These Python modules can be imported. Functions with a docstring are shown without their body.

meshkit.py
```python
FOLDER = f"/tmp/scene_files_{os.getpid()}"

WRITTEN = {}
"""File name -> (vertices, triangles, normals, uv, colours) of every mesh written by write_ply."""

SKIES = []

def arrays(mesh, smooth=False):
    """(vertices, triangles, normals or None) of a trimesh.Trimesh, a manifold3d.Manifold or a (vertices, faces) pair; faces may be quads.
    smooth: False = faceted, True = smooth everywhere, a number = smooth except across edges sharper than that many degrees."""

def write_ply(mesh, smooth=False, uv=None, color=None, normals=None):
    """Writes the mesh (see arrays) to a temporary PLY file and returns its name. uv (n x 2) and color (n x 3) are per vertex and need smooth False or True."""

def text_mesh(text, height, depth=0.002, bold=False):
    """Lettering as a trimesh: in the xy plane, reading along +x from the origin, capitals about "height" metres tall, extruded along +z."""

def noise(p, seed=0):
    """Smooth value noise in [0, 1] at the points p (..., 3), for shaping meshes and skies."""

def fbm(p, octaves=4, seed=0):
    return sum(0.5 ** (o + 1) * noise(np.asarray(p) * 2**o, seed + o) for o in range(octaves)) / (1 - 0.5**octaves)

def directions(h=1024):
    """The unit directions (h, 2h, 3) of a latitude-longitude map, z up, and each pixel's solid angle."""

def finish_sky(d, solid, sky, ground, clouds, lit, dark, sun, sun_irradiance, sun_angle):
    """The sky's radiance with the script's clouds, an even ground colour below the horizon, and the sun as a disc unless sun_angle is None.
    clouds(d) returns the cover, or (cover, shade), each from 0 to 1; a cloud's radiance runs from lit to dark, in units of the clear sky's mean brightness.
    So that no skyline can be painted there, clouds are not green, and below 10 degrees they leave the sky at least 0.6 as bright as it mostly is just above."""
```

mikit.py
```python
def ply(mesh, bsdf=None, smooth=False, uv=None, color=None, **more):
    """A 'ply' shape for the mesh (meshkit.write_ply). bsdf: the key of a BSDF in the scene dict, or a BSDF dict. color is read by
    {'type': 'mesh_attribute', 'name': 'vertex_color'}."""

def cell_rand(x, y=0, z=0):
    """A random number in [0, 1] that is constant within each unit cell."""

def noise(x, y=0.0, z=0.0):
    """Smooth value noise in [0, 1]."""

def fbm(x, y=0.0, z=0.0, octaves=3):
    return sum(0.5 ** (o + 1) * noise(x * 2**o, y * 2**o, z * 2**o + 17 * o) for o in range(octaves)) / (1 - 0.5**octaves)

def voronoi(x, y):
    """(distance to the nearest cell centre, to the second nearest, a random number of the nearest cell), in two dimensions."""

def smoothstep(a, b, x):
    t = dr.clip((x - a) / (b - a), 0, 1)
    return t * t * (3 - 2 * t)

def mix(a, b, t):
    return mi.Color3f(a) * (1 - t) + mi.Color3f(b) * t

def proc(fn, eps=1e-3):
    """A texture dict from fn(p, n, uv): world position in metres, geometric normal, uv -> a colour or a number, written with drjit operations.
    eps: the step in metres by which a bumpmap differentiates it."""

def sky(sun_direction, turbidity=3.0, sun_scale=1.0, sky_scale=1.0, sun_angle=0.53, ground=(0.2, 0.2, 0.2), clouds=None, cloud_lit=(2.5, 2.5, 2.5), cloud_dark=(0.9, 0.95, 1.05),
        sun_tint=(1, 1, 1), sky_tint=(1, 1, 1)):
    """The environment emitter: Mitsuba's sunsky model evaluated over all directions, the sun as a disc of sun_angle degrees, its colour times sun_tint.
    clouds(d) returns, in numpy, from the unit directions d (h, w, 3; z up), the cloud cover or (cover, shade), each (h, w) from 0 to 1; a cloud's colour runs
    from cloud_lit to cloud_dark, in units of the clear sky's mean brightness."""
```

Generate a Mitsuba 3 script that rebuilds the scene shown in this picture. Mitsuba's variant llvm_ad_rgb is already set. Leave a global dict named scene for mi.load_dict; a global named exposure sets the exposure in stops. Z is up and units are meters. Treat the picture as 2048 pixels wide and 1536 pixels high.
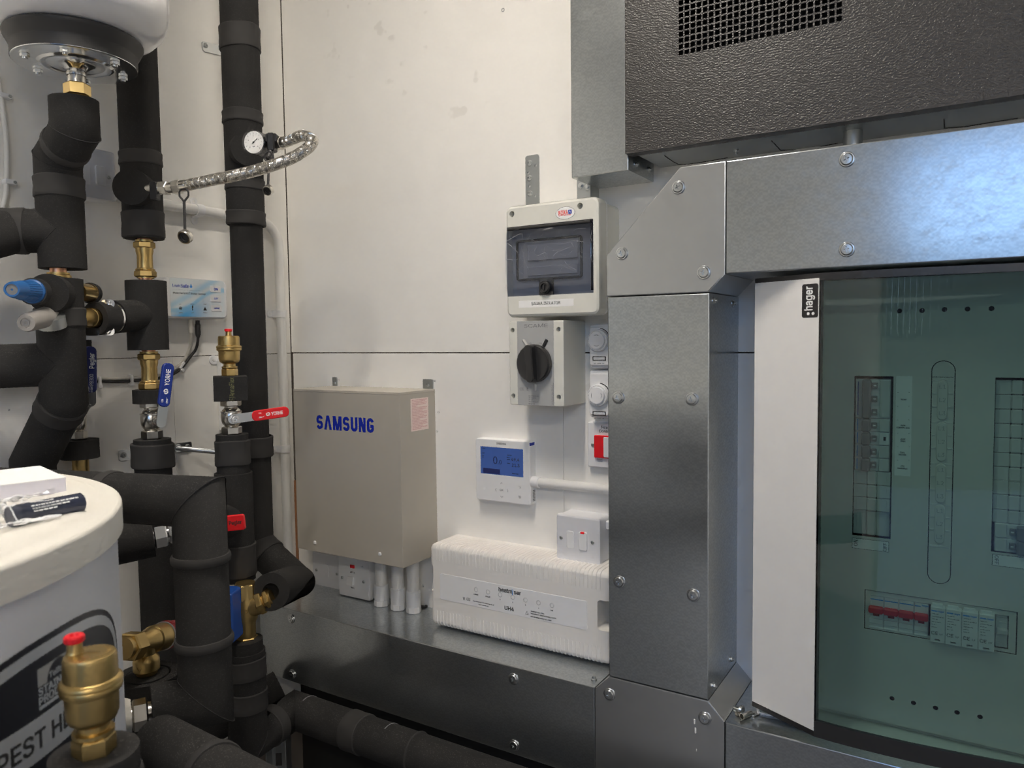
import math, random
import numpy as np
import trimesh, shapely
import shapely.geometry as sg
import shapely.affinity as sa
import manifold3d as m3
import drjit as dr
import mitsuba as mi
import mikit, meshkit
from mikit import proc, ply

T = mi.ScalarTransform4f
random.seed(7)
scene, labels = {}, {}

# ------------------------------------------------------------------ camera, sky, lamp, exposure
F_PX, YAW, PITCH, ROLL = 1503.46, 0.5532826, 0.0600628, -0.0120490
_f = np.array([-math.sin(YAW)*math.cos(PITCH), math.cos(YAW)*math.cos(PITCH), -math.sin(PITCH)])
_r0 = np.array([math.cos(YAW), math.sin(YAW), 0.0]); _u0 = np.cross(_r0, _f)
CR = math.cos(ROLL)*_r0 + math.sin(ROLL)*_u0
CU = -math.sin(ROLL)*_r0 + math.cos(ROLL)*_u0
CF = _f
scene['camera'] = {'type': 'thinlens', 'fov': math.degrees(2*math.atan(1024/F_PX)), 'fov_axis': 'x', 'aperture_radius': 0.0013, 'focus_distance': 1.30,
                   'near_clip': 0.02, 'far_clip': 100.0, 'to_world': T().look_at([0, 0, 0], CF.tolist(), CU.tolist())}
exposure = 0.08
SKY_SCALE, LAMP_RADIANCE, LAMP2_RADIANCE = 11.5, 108.0, 74.0
LAMP2 = dict(x0=0.6, x1=1.6, y=-1.25, z=1.14, w=0.10)        # second batten, at the far side of the room
scene['sky'] = mikit.sky((0.15, 0.8, 0.9), turbidity=3.0, sun_scale=0.0, sky_scale=SKY_SCALE, ground=(0.25, 0.25, 0.24), sky_tint=(1.0, 1.06, 1.2))
LAMP = dict(x=-0.58, y0=0.08, y1=0.62, z=1.14, w=0.075)     # ceiling batten lamp

# ------------------------------------------------------------------ room constants (metres, camera at the origin)
D = 1.215          # back wall plane y
XL = -1.351        # left wall plane x
ZF, ZC = -1.27, 1.20

def ray(px, py):
    return CR*(px-1024)/F_PX - CU*(py-768)/F_PX + CF
def pd(px, py, d): return ray(px, py)*d
def atY(px, py, Y): r = ray(px, py); return r*(Y/r[1])
def atX(px, py, X): r = ray(px, py); return r*(X/r[0])
def atZ(px, py, Z): r = ray(px, py); return r*(Z/r[2])
def bx(px, py, w=0.0):
    p = atY(px, py, D-w); return np.array([p[0], p[2]])       # (u, v) on a plane w in front of the back wall
def lx(px, py, w=0.0):
    p = atX(px, py, XL+w); return np.array([p[1], p[2]])      # (u, v) on a plane w in front of the left wall
class Vert:
    """A vertical line in space, through a measured point."""
    def __init__(s, px, py, d): p = pd(px, py, d); s.x, s.y = p[0], p[1]
    def z(s, py):
        q = np.array([s.x, s.y, 0.0]); k = (768-py)/F_PX
        return (k*(q@CF) - q@CU)/(CU[2] - k*CF[2])
    def p(s, py): return np.array([s.x, s.y, s.z(py)])

# ------------------------------------------------------------------ mesh helpers
def tm(v, f): return trimesh.Trimesh(np.asarray(v, float), np.asarray(f, int), process=False)
def cat(*ms):
    ms = [m for m in ms if m is not None]
    return trimesh.util.concatenate([m for mm in ms for m in (mm if isinstance(mm, list) else [mm])])
def moved(m, t=(0, 0, 0), M=None):
    m = m.copy()
    if M is not None:
        A = np.eye(4); A[:3, :3] = M; m.apply_transform(A)
    m.apply_translation(t); return m
RB = np.array([[1, 0, 0], [0, 0, -1], [0, 1, 0]], float)      # local (right, up, out) on the back wall
RL = np.array([[0, 0, 1], [1, 0, 0], [0, 1, 0]], float)       # the same on the left wall
def onB(m, u=0, v=0, w=0): return moved(m, (u, D-w, v), RB)
def onL(m, u=0, v=0, w=0): return moved(m, (XL+w, u, v), RL)
def unit(a): a = np.asarray(a, float); return a/np.linalg.norm(a)
def basis(z, up=(0, 0, 1)):
    z = unit(z); up = np.asarray(up, float)
    if abs(z@unit(up)) > 0.99: up = np.array([0, 1.0, 0])
    x = unit(np.cross(up, z)); return np.stack([x, np.cross(z, x), z], 1)
def lathe(prof, p0=(0, 0, 0), axis=(0, 0, 1), n=40, M=None):
    """Surface of revolution of [(r, t)] along axis from p0; ends at r=0 are welded."""
    a = np.arange(n)*2*np.pi/n
    v, rows = [], []
    for r, t in prof:
        if r <= 1e-9: rows.append([len(v)]*n); v.append((0, 0, t))
        else:
            rows.append(list(range(len(v), len(v)+n))); v += [(r*math.cos(x), r*math.sin(x), t) for x in a]
    f = []
    for A, B in zip(rows[:-1], rows[1:]):
        for i in range(n):
            j = (i+1) % n
            if A[0] != A[1] or True:
                if A[i] != A[j]: f.append((A[i], A[j], B[j]))
                if B[i] != B[j]: f.append((A[i], B[j], B[i]))
    m = tm(v, f)
    return moved(m, p0, basis(axis) if M is None else M)
def hexnut(r, h, p0, axis, bore=0.0, n=6):
    c = r*0.1
    return lathe([(bore, 0), (r-c, 0), (r, c), (r, h-c), (r-c, h), (bore, h)] if bore else [(0, 0), (r-c, 0), (r, c), (r, h-c), (r-c, h), (0, h)], p0, axis, n)
def rot90(p): return p
def rrect(w, h, rc, n=6):
    rc = max(min(rc, w/2-1e-5, h/2-1e-5), 1e-5); out = []
    for cx, cy, a0 in ((w/2-rc, h/2-rc, 0), (-w/2+rc, h/2-rc, 90), (-w/2+rc, -h/2+rc, 180), (w/2-rc, -h/2+rc, 270)):
        for k in range(n+1):
            a = math.radians(a0+90*k/n); out.append((cx+rc*math.cos(a), cy+rc*math.sin(a)))
    return out
def loft(rings, cap0=True, cap1=True):
    n = len(rings[0]); v = [p for r in rings for p in r]; f = []
    for k in range(len(rings)-1):
        for i in range(n):
            j = (i+1) % n; a, b, c, d = k*n+i, k*n+j, (k+1)*n+j, (k+1)*n+i
            f += [(a, b, c), (a, c, d)]
    if cap0: f += [(0, i+1, i) for i in range(1, n-1)]
    if cap1: o = (len(rings)-1)*n; f += [(o, o+i, o+i+1) for i in range(1, n-1)]
    return tm(v, f)
def rplate(w, h, rc, levels, n=6):
    """Rounded plate: levels = [(inset, z), ...] from the back to the front."""
    return loft([[(x, y, z) for x, y in rrect(w-2*i, h-2*i, rc-i, n)] for i, z in levels])
def plate(w, h, d, rc=0.004, e=0.0012):
    """A plate of depth d, its front edge rounded over by e."""
    return rplate(w, h, rc, [(0, 0), (0, d-e), (e*0.3, d-e*0.3), (e, d)])
def rbox(sx, sy, sz, r=0.004, seg=12, c=(0, 0, 0)):
    s = m3.Manifold.sphere(r, seg)
    pts = [s.translate([x*(sx/2-r), y*(sy/2-r), z*(sz/2-r)]) for x in (-1, 1) for y in (-1, 1) for z in (-1, 1)]
    return moved(man2tm(m3.Manifold.batch_hull(pts)), c)
def bar(sx, sy, sz, c=(0, 0, 0), e=0.0006):
    """A box with small chamfers."""
    e = min(e, sx*0.3, sy*0.3, sz*0.3); P = []
    for x in (-1, 1):
        for y in (-1, 1):
            for z in (-1, 1):
                P += [(x*(sx/2-e), y*(sy/2-e), z*sz/2), (x*(sx/2-e), y*sy/2, z*(sz/2-e)), (x*sx/2, y*(sy/2-e), z*(sz/2-e))]
    return moved(trimesh.convex.convex_hull(np.array(P)), c)
def box2(x0, x1, y0, y1, z0, z1, e=0.0008):
    return bar(abs(x1-x0), abs(y1-y0), abs(z1-z0), ((x0+x1)/2, (y0+y1)/2, (z0+z1)/2), e)
def man2tm(M):
    m = M.to_mesh(); return tm(m.vert_properties[:, :3], m.tri_verts)
def tm2man(m):
    m = trimesh.Trimesh(m.vertices, m.faces, process=True); m.merge_vertices()
    return m3.Manifold(m3.Mesh(np.asarray(m.vertices, np.float32), np.asarray(m.faces, np.uint32)))
def cut(a, *bs):
    M = tm2man(a)
    for b in bs: M = M - tm2man(b)
    return man2tm(M)
def extrude(poly, d, z0=0.0):
    ps = getattr(poly, 'geoms', [poly])
    return moved(trimesh.util.concatenate([trimesh.creation.extrude_polygon(g, d, engine='earcut') for g in ps]), (0, 0, z0))
def sweep(pts, r, n=24, caps=True, bore=0.0):
    """Round tube along a polyline with mitred corners; caps=True closes the ends (bore > 0 leaves a recessed hole there)."""
    P = [np.asarray(p, float) for p in pts]; rr = r if np.ndim(r) else [r]*len(P)
    d = [unit(b-a) for a, b in zip(P[:-1], P[1:])]
    Bm = basis(d[0]); X, Y = Bm[:, 0], Bm[:, 1]
    a = np.arange(n)*2*np.pi/n; rings = []
    for i, p in enumerate(P):
        if 0 < i < len(d):
            ax = np.cross(d[i-1], d[i]); s = np.linalg.norm(ax)
            t = unit(d[i-1]+d[i])
            ring = []
            for k in a:
                q = rr[i]*(math.cos(k)*X+math.sin(k)*Y)
                ring.append(p+q-d[i-1]*((q@t)/(d[i-1]@t)))
            rings.append(ring)
            if s > 1e-6:
                ax /= s; ang = math.atan2(s, d[i-1]@d[i]); R = trimesh.transformations.rotation_matrix(ang, ax)[:3, :3]; X, Y = R@X, R@Y
        else:
            rings.append([p+rr[i]*(math.cos(k)*X+math.sin(k)*Y) for k in a])
    if bore and caps:
        e0 = [P[0]+(np.array(q)-P[0])*(bore/rr[0]) for q in rings[0]]; e1 = [P[-1]+(np.array(q)-P[-1])*(bore/rr[-1]) for q in rings[-1]]
        in0 = [q+d[0]*0.02 for q in e0]; in1 = [q-d[-1]*0.02 for q in e1]
        return loft([in0, e0]+rings+[e1, in1])
    return loft(rings, caps, caps)
def curve(pts, k=10):
    """Catmull-Rom through the points."""
    P = [np.asarray(p, float) for p in pts]; P = [2*P[0]-P[1]]+P+[2*P[-1]-P[-2]]; out = []
    for i in range(1, len(P)-2):
        for t in np.arange(k)/k:
            a, b, c, e = P[i-1:i+3]
            out.append(0.5*((2*b)+(c-a)*t+(2*a-5*b+4*c-e)*t*t+(3*b-a-3*c+e)*t**3))
    return out+[P[-2]]
_txt = {}
def text(s, w=None, h=None, bold=False, depth=0.0004, spin=0.0):
    """Lettering centred on the origin in the local xy plane: as wide as w, or capitals h tall (both: stretched)."""
    k = (s, bold)
    if k not in _txt: _txt[k] = meshkit.text_mesh(s, 1.0, 1.0, bold)
    m = _txt[k].copy(); lo, hi = m.bounds
    m.apply_translation(-(lo+hi)/2*[1, 1, 0]-[0, 0, lo[2]]); size = hi-lo
    cap = meshkit_cap(bold)
    sy = h/cap if h else w/size[0]; sx = w/size[0] if w else sy
    m.apply_transform(np.diag([sx, sy, depth, 1.0]))
    if spin: m.apply_transform(trimesh.transformations.rotation_matrix(math.radians(spin), [0, 0, 1]))
    return m
def meshkit_cap(bold): return 1.0
def disc(r, d, n=28): return lathe([(0, 0), (r, 0), (r, d), (0, d)], n=n)
def ringd(r0, r1, d, n=32): return lathe([(r0, 0), (r1, 0), (r1, d), (r0, d), (r0, 0)], n=n)

# ------------------------------------------------------------------ scene helpers
def numbered(k):
    if k not in _used: _used.add(k); return k
    i = 1
    while f'{k}_{i:03d}' in _used: i += 1
    k = f'{k}_{i:03d}'; _used.add(k); return k
_used = set()
def thing(name, label, category, group=None):
    k = numbered(name); labels[k] = {'label': label, 'category': category}
    if group: labels[k]['group'] = group
    return k
def struct(name, label=None):
    k = numbered(name); labels[k] = {'kind': 'structure'}
    if label: labels[k]['label'] = label
    return k
def add(parent, part, mesh, mat, smooth=30, label=None, kind=None):
    k = numbered(f'{parent}__{part}') if part else parent
    if isinstance(mesh, list): mesh = cat(*mesh)
    scene[k] = ply(mesh, mat, smooth)
    if label or kind:
        labels.setdefault(k, {})
        if label: labels[k]['label'] = label
        if kind: labels[k]['kind'] = kind
    return k

# ------------------------------------------------------------------ materials
def mat(name, **k):
    scene[name] = {'type': 'twosided', 'bsdf': {'type': 'principled', **{a: ({'type': 'rgb', 'value': list(b)} if isinstance(b, tuple) else b) for a, b in k.items()}}}
def bumpy(name, fn, scale, eps=5e-4, **k):
    mat(name, **k); inner = scene[name]['bsdf']
    scene[name] = {'type': 'twosided', 'bsdf': {'type': 'bumpmap', 'arbitrary': proc(fn, eps), 'scale': scale, 'bsdf': inner}}
def n3(p, s): return mikit.noise(p.x*s, p.y*s, p.z*s)
def f3(p, s, o=3): return mikit.fbm(p.x*s, p.y*s, p.z*s, o)

def wall_col(p, n, uv):
    t = f3(p, 2.2); g = mikit.smoothstep(0.66, 0.74, f3(p, 34.0))*mikit.smoothstep(0.55, 0.7, f3(p, 3.1, 2))
    return mikit.mix(mikit.mix((0.80, 0.785, 0.745), (0.84, 0.825, 0.79), t), (0.58, 0.56, 0.52), g*0.35)
def wall_bump(p, n, uv): return f3(p, 160.0, 2)+0.6*n3(p, 60.0)
bumpy('painted_board', wall_bump, 0.0006, base_color=proc(wall_col), roughness=0.55, specular=0.4)
mat('raw_gap', base_color=(0.16, 0.14, 0.12), roughness=0.9)
mat('bare_wood', base_color=(0.28, 0.13, 0.06), roughness=0.7)
mat('added_fence_wood', base_color=(0.10, 0.075, 0.055), roughness=0.8)
mat('paving', base_color=(0.22, 0.215, 0.20), roughness=0.9)
mat('crease', base_color=(0.50, 0.51, 0.53), roughness=0.3)
mat('floor_paint', base_color=(0.10, 0.10, 0.105), roughness=0.6)
mat('ceiling_paint', base_color=(0.78, 0.77, 0.75), roughness=0.8)

def galv_r(p, n, uv):
    return 0.13+0.08*f3(p, 9.0, 2)+0.13*n3(p, 330.0)*n3(p, 90.0)
def galv_c(p, n, uv):
    s = mikit.smoothstep(0.3, 0.75, n3(p, 420.0))*0.5+0.5*n3(p, 190.0); b = f3(p, 6.0, 2)
    return mikit.mix((0.34, 0.37, 0.385), (0.60, 0.625, 0.63), 0.40*s+0.60*b)
mat('galvanised', base_color=proc(galv_c), metallic=0.92, roughness=proc(galv_r), specular=0.5)
def dust_c(p, n, uv):
    s = mikit.smoothstep(0.70, 0.80, n3(p, 260.0)*0.6+f3(p, 40.0, 2)*0.4)
    return mikit.mix(galv_c(p, n, uv), (0.72, 0.72, 0.68), s*0.8)
mat('brushed_galv', base_color=(0.53, 0.54, 0.54), metallic=0.9, roughness=proc(lambda p, n, uv: 0.22+0.12*mikit.noise((p.x+p.z)*900.0, (p.x-p.z)*25.0, p.y*10.0)))
mat('zinc', base_color=(0.66, 0.68, 0.68), metallic=1.0, roughness=0.25)
mat('dull_zinc', base_color=(0.42, 0.44, 0.44), metallic=0.9, roughness=0.45)
mat('chrome', base_color=(0.78, 0.78, 0.77), metallic=1.0, roughness=0.12)
mat('nickel', base_color=(0.66, 0.63, 0.57), metallic=1.0, roughness=0.22)
mat('dark_slot', base_color=(0.02, 0.02, 0.02), roughness=0.7)
def brass_c(p, n, uv): return mikit.mix((0.46, 0.31, 0.11), (0.62, 0.45, 0.19), f3(p, 60.0))
bumpy('brass', lambda p, n, uv: n3(p, 1500.0), 0.00012, base_color=proc(brass_c), metallic=0.95, roughness=0.33)
mat('bright_brass', base_color=(0.72, 0.52, 0.22), metallic=1.0, roughness=0.2)
mat('copper', base_color=(0.68, 0.36, 0.22), metallic=1.0, roughness=0.3)

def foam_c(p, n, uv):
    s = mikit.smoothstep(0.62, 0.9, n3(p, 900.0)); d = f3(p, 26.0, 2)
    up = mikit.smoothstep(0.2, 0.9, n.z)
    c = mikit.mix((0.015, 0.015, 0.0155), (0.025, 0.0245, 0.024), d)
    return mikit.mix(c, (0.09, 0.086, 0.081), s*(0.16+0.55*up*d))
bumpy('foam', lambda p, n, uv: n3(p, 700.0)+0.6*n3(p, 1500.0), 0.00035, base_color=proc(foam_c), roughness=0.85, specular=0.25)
def band_c(p, n, uv): return mikit.mix((0.026, 0.0255, 0.0255), (0.039, 0.038, 0.0375), f3(p, 30.0))
mat('foam_band', base_color=proc(band_c), roughness=0.75, specular=0.3)
mat('foam_edge', base_color=(0.016, 0.016, 0.017), roughness=0.9)
def black_c(p, n, uv): return mikit.mix((0.020, 0.019, 0.019), (0.030, 0.027, 0.026), n3(p, 620.0))
bumpy('black_powder', lambda p, n, uv: n3(p, 560.0)+0.5*n3(p, 1100.0), 0.0005, eps=3e-4, base_color=proc(black_c), roughness=0.38, specular=0.55)
mat('black_plastic', base_color=(0.018, 0.018, 0.019), roughness=0.35, specular=0.5)
mat('black_rubber', base_color=(0.022, 0.022, 0.023), roughness=0.5, specular=0.4)
mat('dark_fill', base_color=(0.012, 0.012, 0.012), roughness=0.9)  # near-black fill for cabinet insides and the wall below the boards
mat('white_enamel', base_color=(0.80, 0.79, 0.79), roughness=0.16, specular=0.5, clearcoat=0.6, clearcoat_gloss=0.95)
mat('white_jacket', base_color=(0.76, 0.77, 0.80), roughness=0.35, specular=0.5)
def lid_c(p, n, uv): return mikit.mix((0.70, 0.675, 0.61), (0.73, 0.71, 0.655), f3(p, 20.0))
bumpy('lid_plastic', lambda p, n, uv: n3(p, 420.0), 0.0003, base_color=proc(lid_c), roughness=0.45)
mat('white_plastic', base_color=(0.80, 0.80, 0.80), roughness=0.3, specular=0.5)
mat('grey_white_plastic', base_color=(0.72, 0.72, 0.74), roughness=0.3, specular=0.5)
mat('cream_plastic', base_color=(0.80, 0.775, 0.735), roughness=0.32, specular=0.5)
mat('pvc', base_color=(0.78, 0.77, 0.74), roughness=0.35, specular=0.5)
mat('pale_grey_plastic', base_color=(0.45, 0.44, 0.42), roughness=0.38, specular=0.5)
mat('light_grey_plastic', base_color=(0.66, 0.655, 0.60), roughness=0.4, specular=0.5)
mat('mid_grey_plastic', base_color=(0.37, 0.375, 0.375), roughness=0.4, specular=0.5)
mat('warm_grey_plastic', base_color=(0.29, 0.275, 0.26), roughness=0.4)
mat('screen_digit', base_color=(0.012, 0.022, 0.085), roughness=0.3)
mat('dark_grey_plastic', base_color=(0.16, 0.16, 0.165), roughness=0.4)
mat('beige_metal', base_color=(0.415, 0.385, 0.335), roughness=0.42, specular=0.45)
mat('door_white', base_color=(0.76, 0.75, 0.73), roughness=0.4, specular=0.5)
mat('panel_grey', base_color=(0.62, 0.61, 0.58), roughness=0.45)
mat('module_grey', base_color=(0.60, 0.60, 0.59), roughness=0.4)
mat('breaker_white', base_color=(0.74, 0.74, 0.74), roughness=0.35)
mat('breaker_dark', base_color=(0.20, 0.20, 0.22), roughness=0.4)
mat('breaker_red', base_color=(0.62, 0.02, 0.03), roughness=0.35)
mat('red_plastic', base_color=(0.72, 0.012, 0.02), roughness=0.3)
mat('red_vinyl', base_color=(0.66, 0.012, 0.018), roughness=0.33)
mat('dark_red', base_color=(0.30, 0.008, 0.012), roughness=0.3)
mat('blue_vinyl', base_color=(0.010, 0.030, 0.22), roughness=0.35)
mat('navy_vinyl', base_color=(0.018, 0.025, 0.13), roughness=0.35)
mat('blue_plastic', base_color=(0.02, 0.10, 0.29), roughness=0.4)
mat('actuator_blue', base_color=(0.012, 0.065, 0.30), roughness=0.4)
mat('ink_black', base_color=(0.015, 0.015, 0.016), roughness=0.5)
mat('ink_grey', base_color=(0.20, 0.20, 0.21), roughness=0.5)
mat('ink_white', base_color=(0.85, 0.85, 0.85), roughness=0.5)
mat('ink_blue', base_color=(0.006, 0.02, 0.30), roughness=0.45)
mat('ink_sky', base_color=(0.06, 0.24, 0.62), roughness=0.45)
mat('ink_red', base_color=(0.62, 0.03, 0.03), roughness=0.45)
mat('ink_pink', base_color=(0.62, 0.36, 0.35), roughness=0.6)
mat('ink_yellow', base_color=(0.16, 0.16, 0.07), roughness=0.7)
mat('paper', base_color=(0.80, 0.80, 0.79), roughness=0.6)
mat('pink_paper', base_color=(0.76, 0.62, 0.58), roughness=0.6)
mat('label_black', base_color=(0.012, 0.013, 0.018), roughness=0.3, specular=0.4)
mat('silver_foil', base_color=(0.66, 0.68, 0.70), metallic=0.5, roughness=0.32)
mat('clear_print', base_color=(0.03, 0.035, 0.06), roughness=0.25, specular=0.5)
mat('grey_cable', base_color=(0.48, 0.46, 0.42), roughness=0.5)
mat('white_cable', base_color=(0.72, 0.71, 0.68), roughness=0.5)
mat('braid_core', base_color=(0.40, 0.38, 0.34), metallic=0.9, roughness=0.4)
mat('screen_blue', base_color=(0.02, 0.05, 0.19), roughness=0.2, specular=0.5)
mat('screen_navy', base_color=(0.012, 0.02, 0.11), roughness=0.2)
mat('grey_book', base_color=(0.42, 0.42, 0.41), roughness=0.5)
mat('lavender_box', base_color=(0.68, 0.66, 0.72), roughness=0.6)
scene['tinted_pane'] = {'type': 'thindielectric', 'int_ior': 1.5, 'specular_transmittance': {'type': 'rgb', 'value': [0.36, 0.485, 0.465]}}
scene['smoked_pane'] = {'type': 'thindielectric', 'int_ior': 1.5, 'specular_transmittance': {'type': 'rgb', 'value': [0.42, 0.46, 0.56]}}
scene['film'] = {'type': 'thindielectric', 'int_ior': 1.3}
scene['clear_pane'] = {'type': 'thindielectric', 'int_ior': 1.5}

# ------------------------------------------------------------------ the room
XR, YB = 1.75, -1.75
seam_z = -0.0265
def put(key, mesh, m, smooth=30):
    scene[key] = ply(mesh, m, smooth); return key
put(struct("floor"), box2(XL-0.1, XR+0.1, YB-0.1, D+0.1, ZF-0.05, ZF), "floor_paint", False)
put(struct('ceiling'), box2(XL-0.1, XR+0.1, YB-0.1, D+0.1, ZC, ZC+0.05), 'ceiling_paint', False)
G = 0.0012
w = struct('wall_back'); put(w, box2(XL-0.1, XR+0.1, D+0.009, D+0.06, ZF, ZC), 'raw_gap', False)
vseam = bx(1127, 900)[0]
def board(wall, u0, u1, v0, v1):
    m = rplate(u1-u0, v1-v0, 0.0004, [(0, -0.009), (0, -0.0004), (0.0004, 0)], 1)
    add(wall, 'board', (onB if wall == 'wall_back' else onL)(m, (u0+u1)/2, (v0+v1)/2, 0), 'painted_board', False)
board(w, XL+0.0014, XR, seam_z+G, ZC)
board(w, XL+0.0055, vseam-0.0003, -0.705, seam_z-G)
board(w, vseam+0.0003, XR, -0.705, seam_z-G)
add(w, 'dark_recess', box2(XL-0.009, XR, D+0.0075, D+0.0088, ZF, -0.706), 'dark_fill', False)  # near-black sheet below the boards, put in to make that stretch dark
w = struct('wall_left'); put(w, box2(XL-0.06, XL-0.009, YB-0.1, D+0.05, ZF, ZC), 'raw_gap', False)
vs = lx(350, 850)[0]; sl = -0.0275
board(w, YB, D-0.001, sl+0.0006, ZC)
board(w, YB, vs-0.0003, -0.85, sl-0.0006)
board(w, vs+0.0003, D-0.001, -0.85, sl-0.0006)
put(struct('trim_1'), box2(XL+0.0005, XL+0.0045, D-0.004, D+0.0085, -0.62, atY(587, 960, D)[2], 0.0003), 'bare_wood', False)
labels['trim_1']['label'] = 'thin strip of bare brown wood in the corner gap'
put(struct('wall_right'), box2(XR, XR+0.06, YB-0.1, D, ZF, ZC), 'ceiling_paint', False)
# the wall behind the camera, with the open doorway that lets the daylight in
DX0, DX1, DZ1 = -0.28, 1.05, 0.86
m = cut(box2(XL-0.1, XR+0.1, YB-0.08, YB, ZF, ZC, 0.0005), box2(DX0, DX1, YB-0.3, YB+0.3, ZF-0.3, DZ1, 0.0005))
put(struct('wall_front'), m, 'ceiling_paint', False)
fr = cut(box2(DX0-0.05, DX1+0.05, YB-0.10, YB+0.015, ZF, DZ1+0.05, 0.001), box2(DX0, DX1, YB-0.3, YB+0.3, ZF-0.3, DZ1, 0.001))
put(struct('door_1'), fr, 'dark_grey_plastic', False)

# outside, seen only as reflections in the metal and the glass: paving and dark boards added to block the low sky
put(struct('ground'), box2(-6, 6, -9, YB-0.1, ZF-0.12, ZF-0.03), 'paving', False)
k = thing('fence', 'dark boards added outside the doorway behind the viewer to keep the low sky out of reflections', 'fence')
fb = ply(box2(-0.073, 0.073, -0.011, 0.011, ZF-0.03, 0.62), 'added_fence_wood', False)
for i in range(44): scene[numbered(k+'__board')] = {**fb, 'to_world': T().translate([-3.3+0.15*i, -5.0, 0])}
# ceiling batten lamp
k = thing('batten_lamp', 'long white batten lamp fixed under the ceiling, outside the picture', 'lamp')
add(k, 'housing', box2(LAMP['x']-0.045, LAMP['x']+0.045, LAMP['y0']-0.02, LAMP['y1']+0.02, LAMP['z']+0.004, ZC), 'white_plastic', False)
lm = rplate(LAMP['w'], LAMP['y1']-LAMP['y0'], 0.01, [(0, 0), (0, 0.003)], 3)
lm.apply_transform(trimesh.transformations.rotation_matrix(math.pi, [1, 0, 0])); lm.apply_translation([LAMP['x'], (LAMP['y0']+LAMP['y1'])/2, LAMP['z']+0.004])
scene[k+'__diffuser'] = {**ply(lm, 'white_plastic', False), 'emitter': {'type': 'area', 'radiance': {'type': 'rgb', 'value': [LAMP_RADIANCE*1.0, LAMP_RADIANCE*0.915, LAMP_RADIANCE*0.80]}}}

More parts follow.
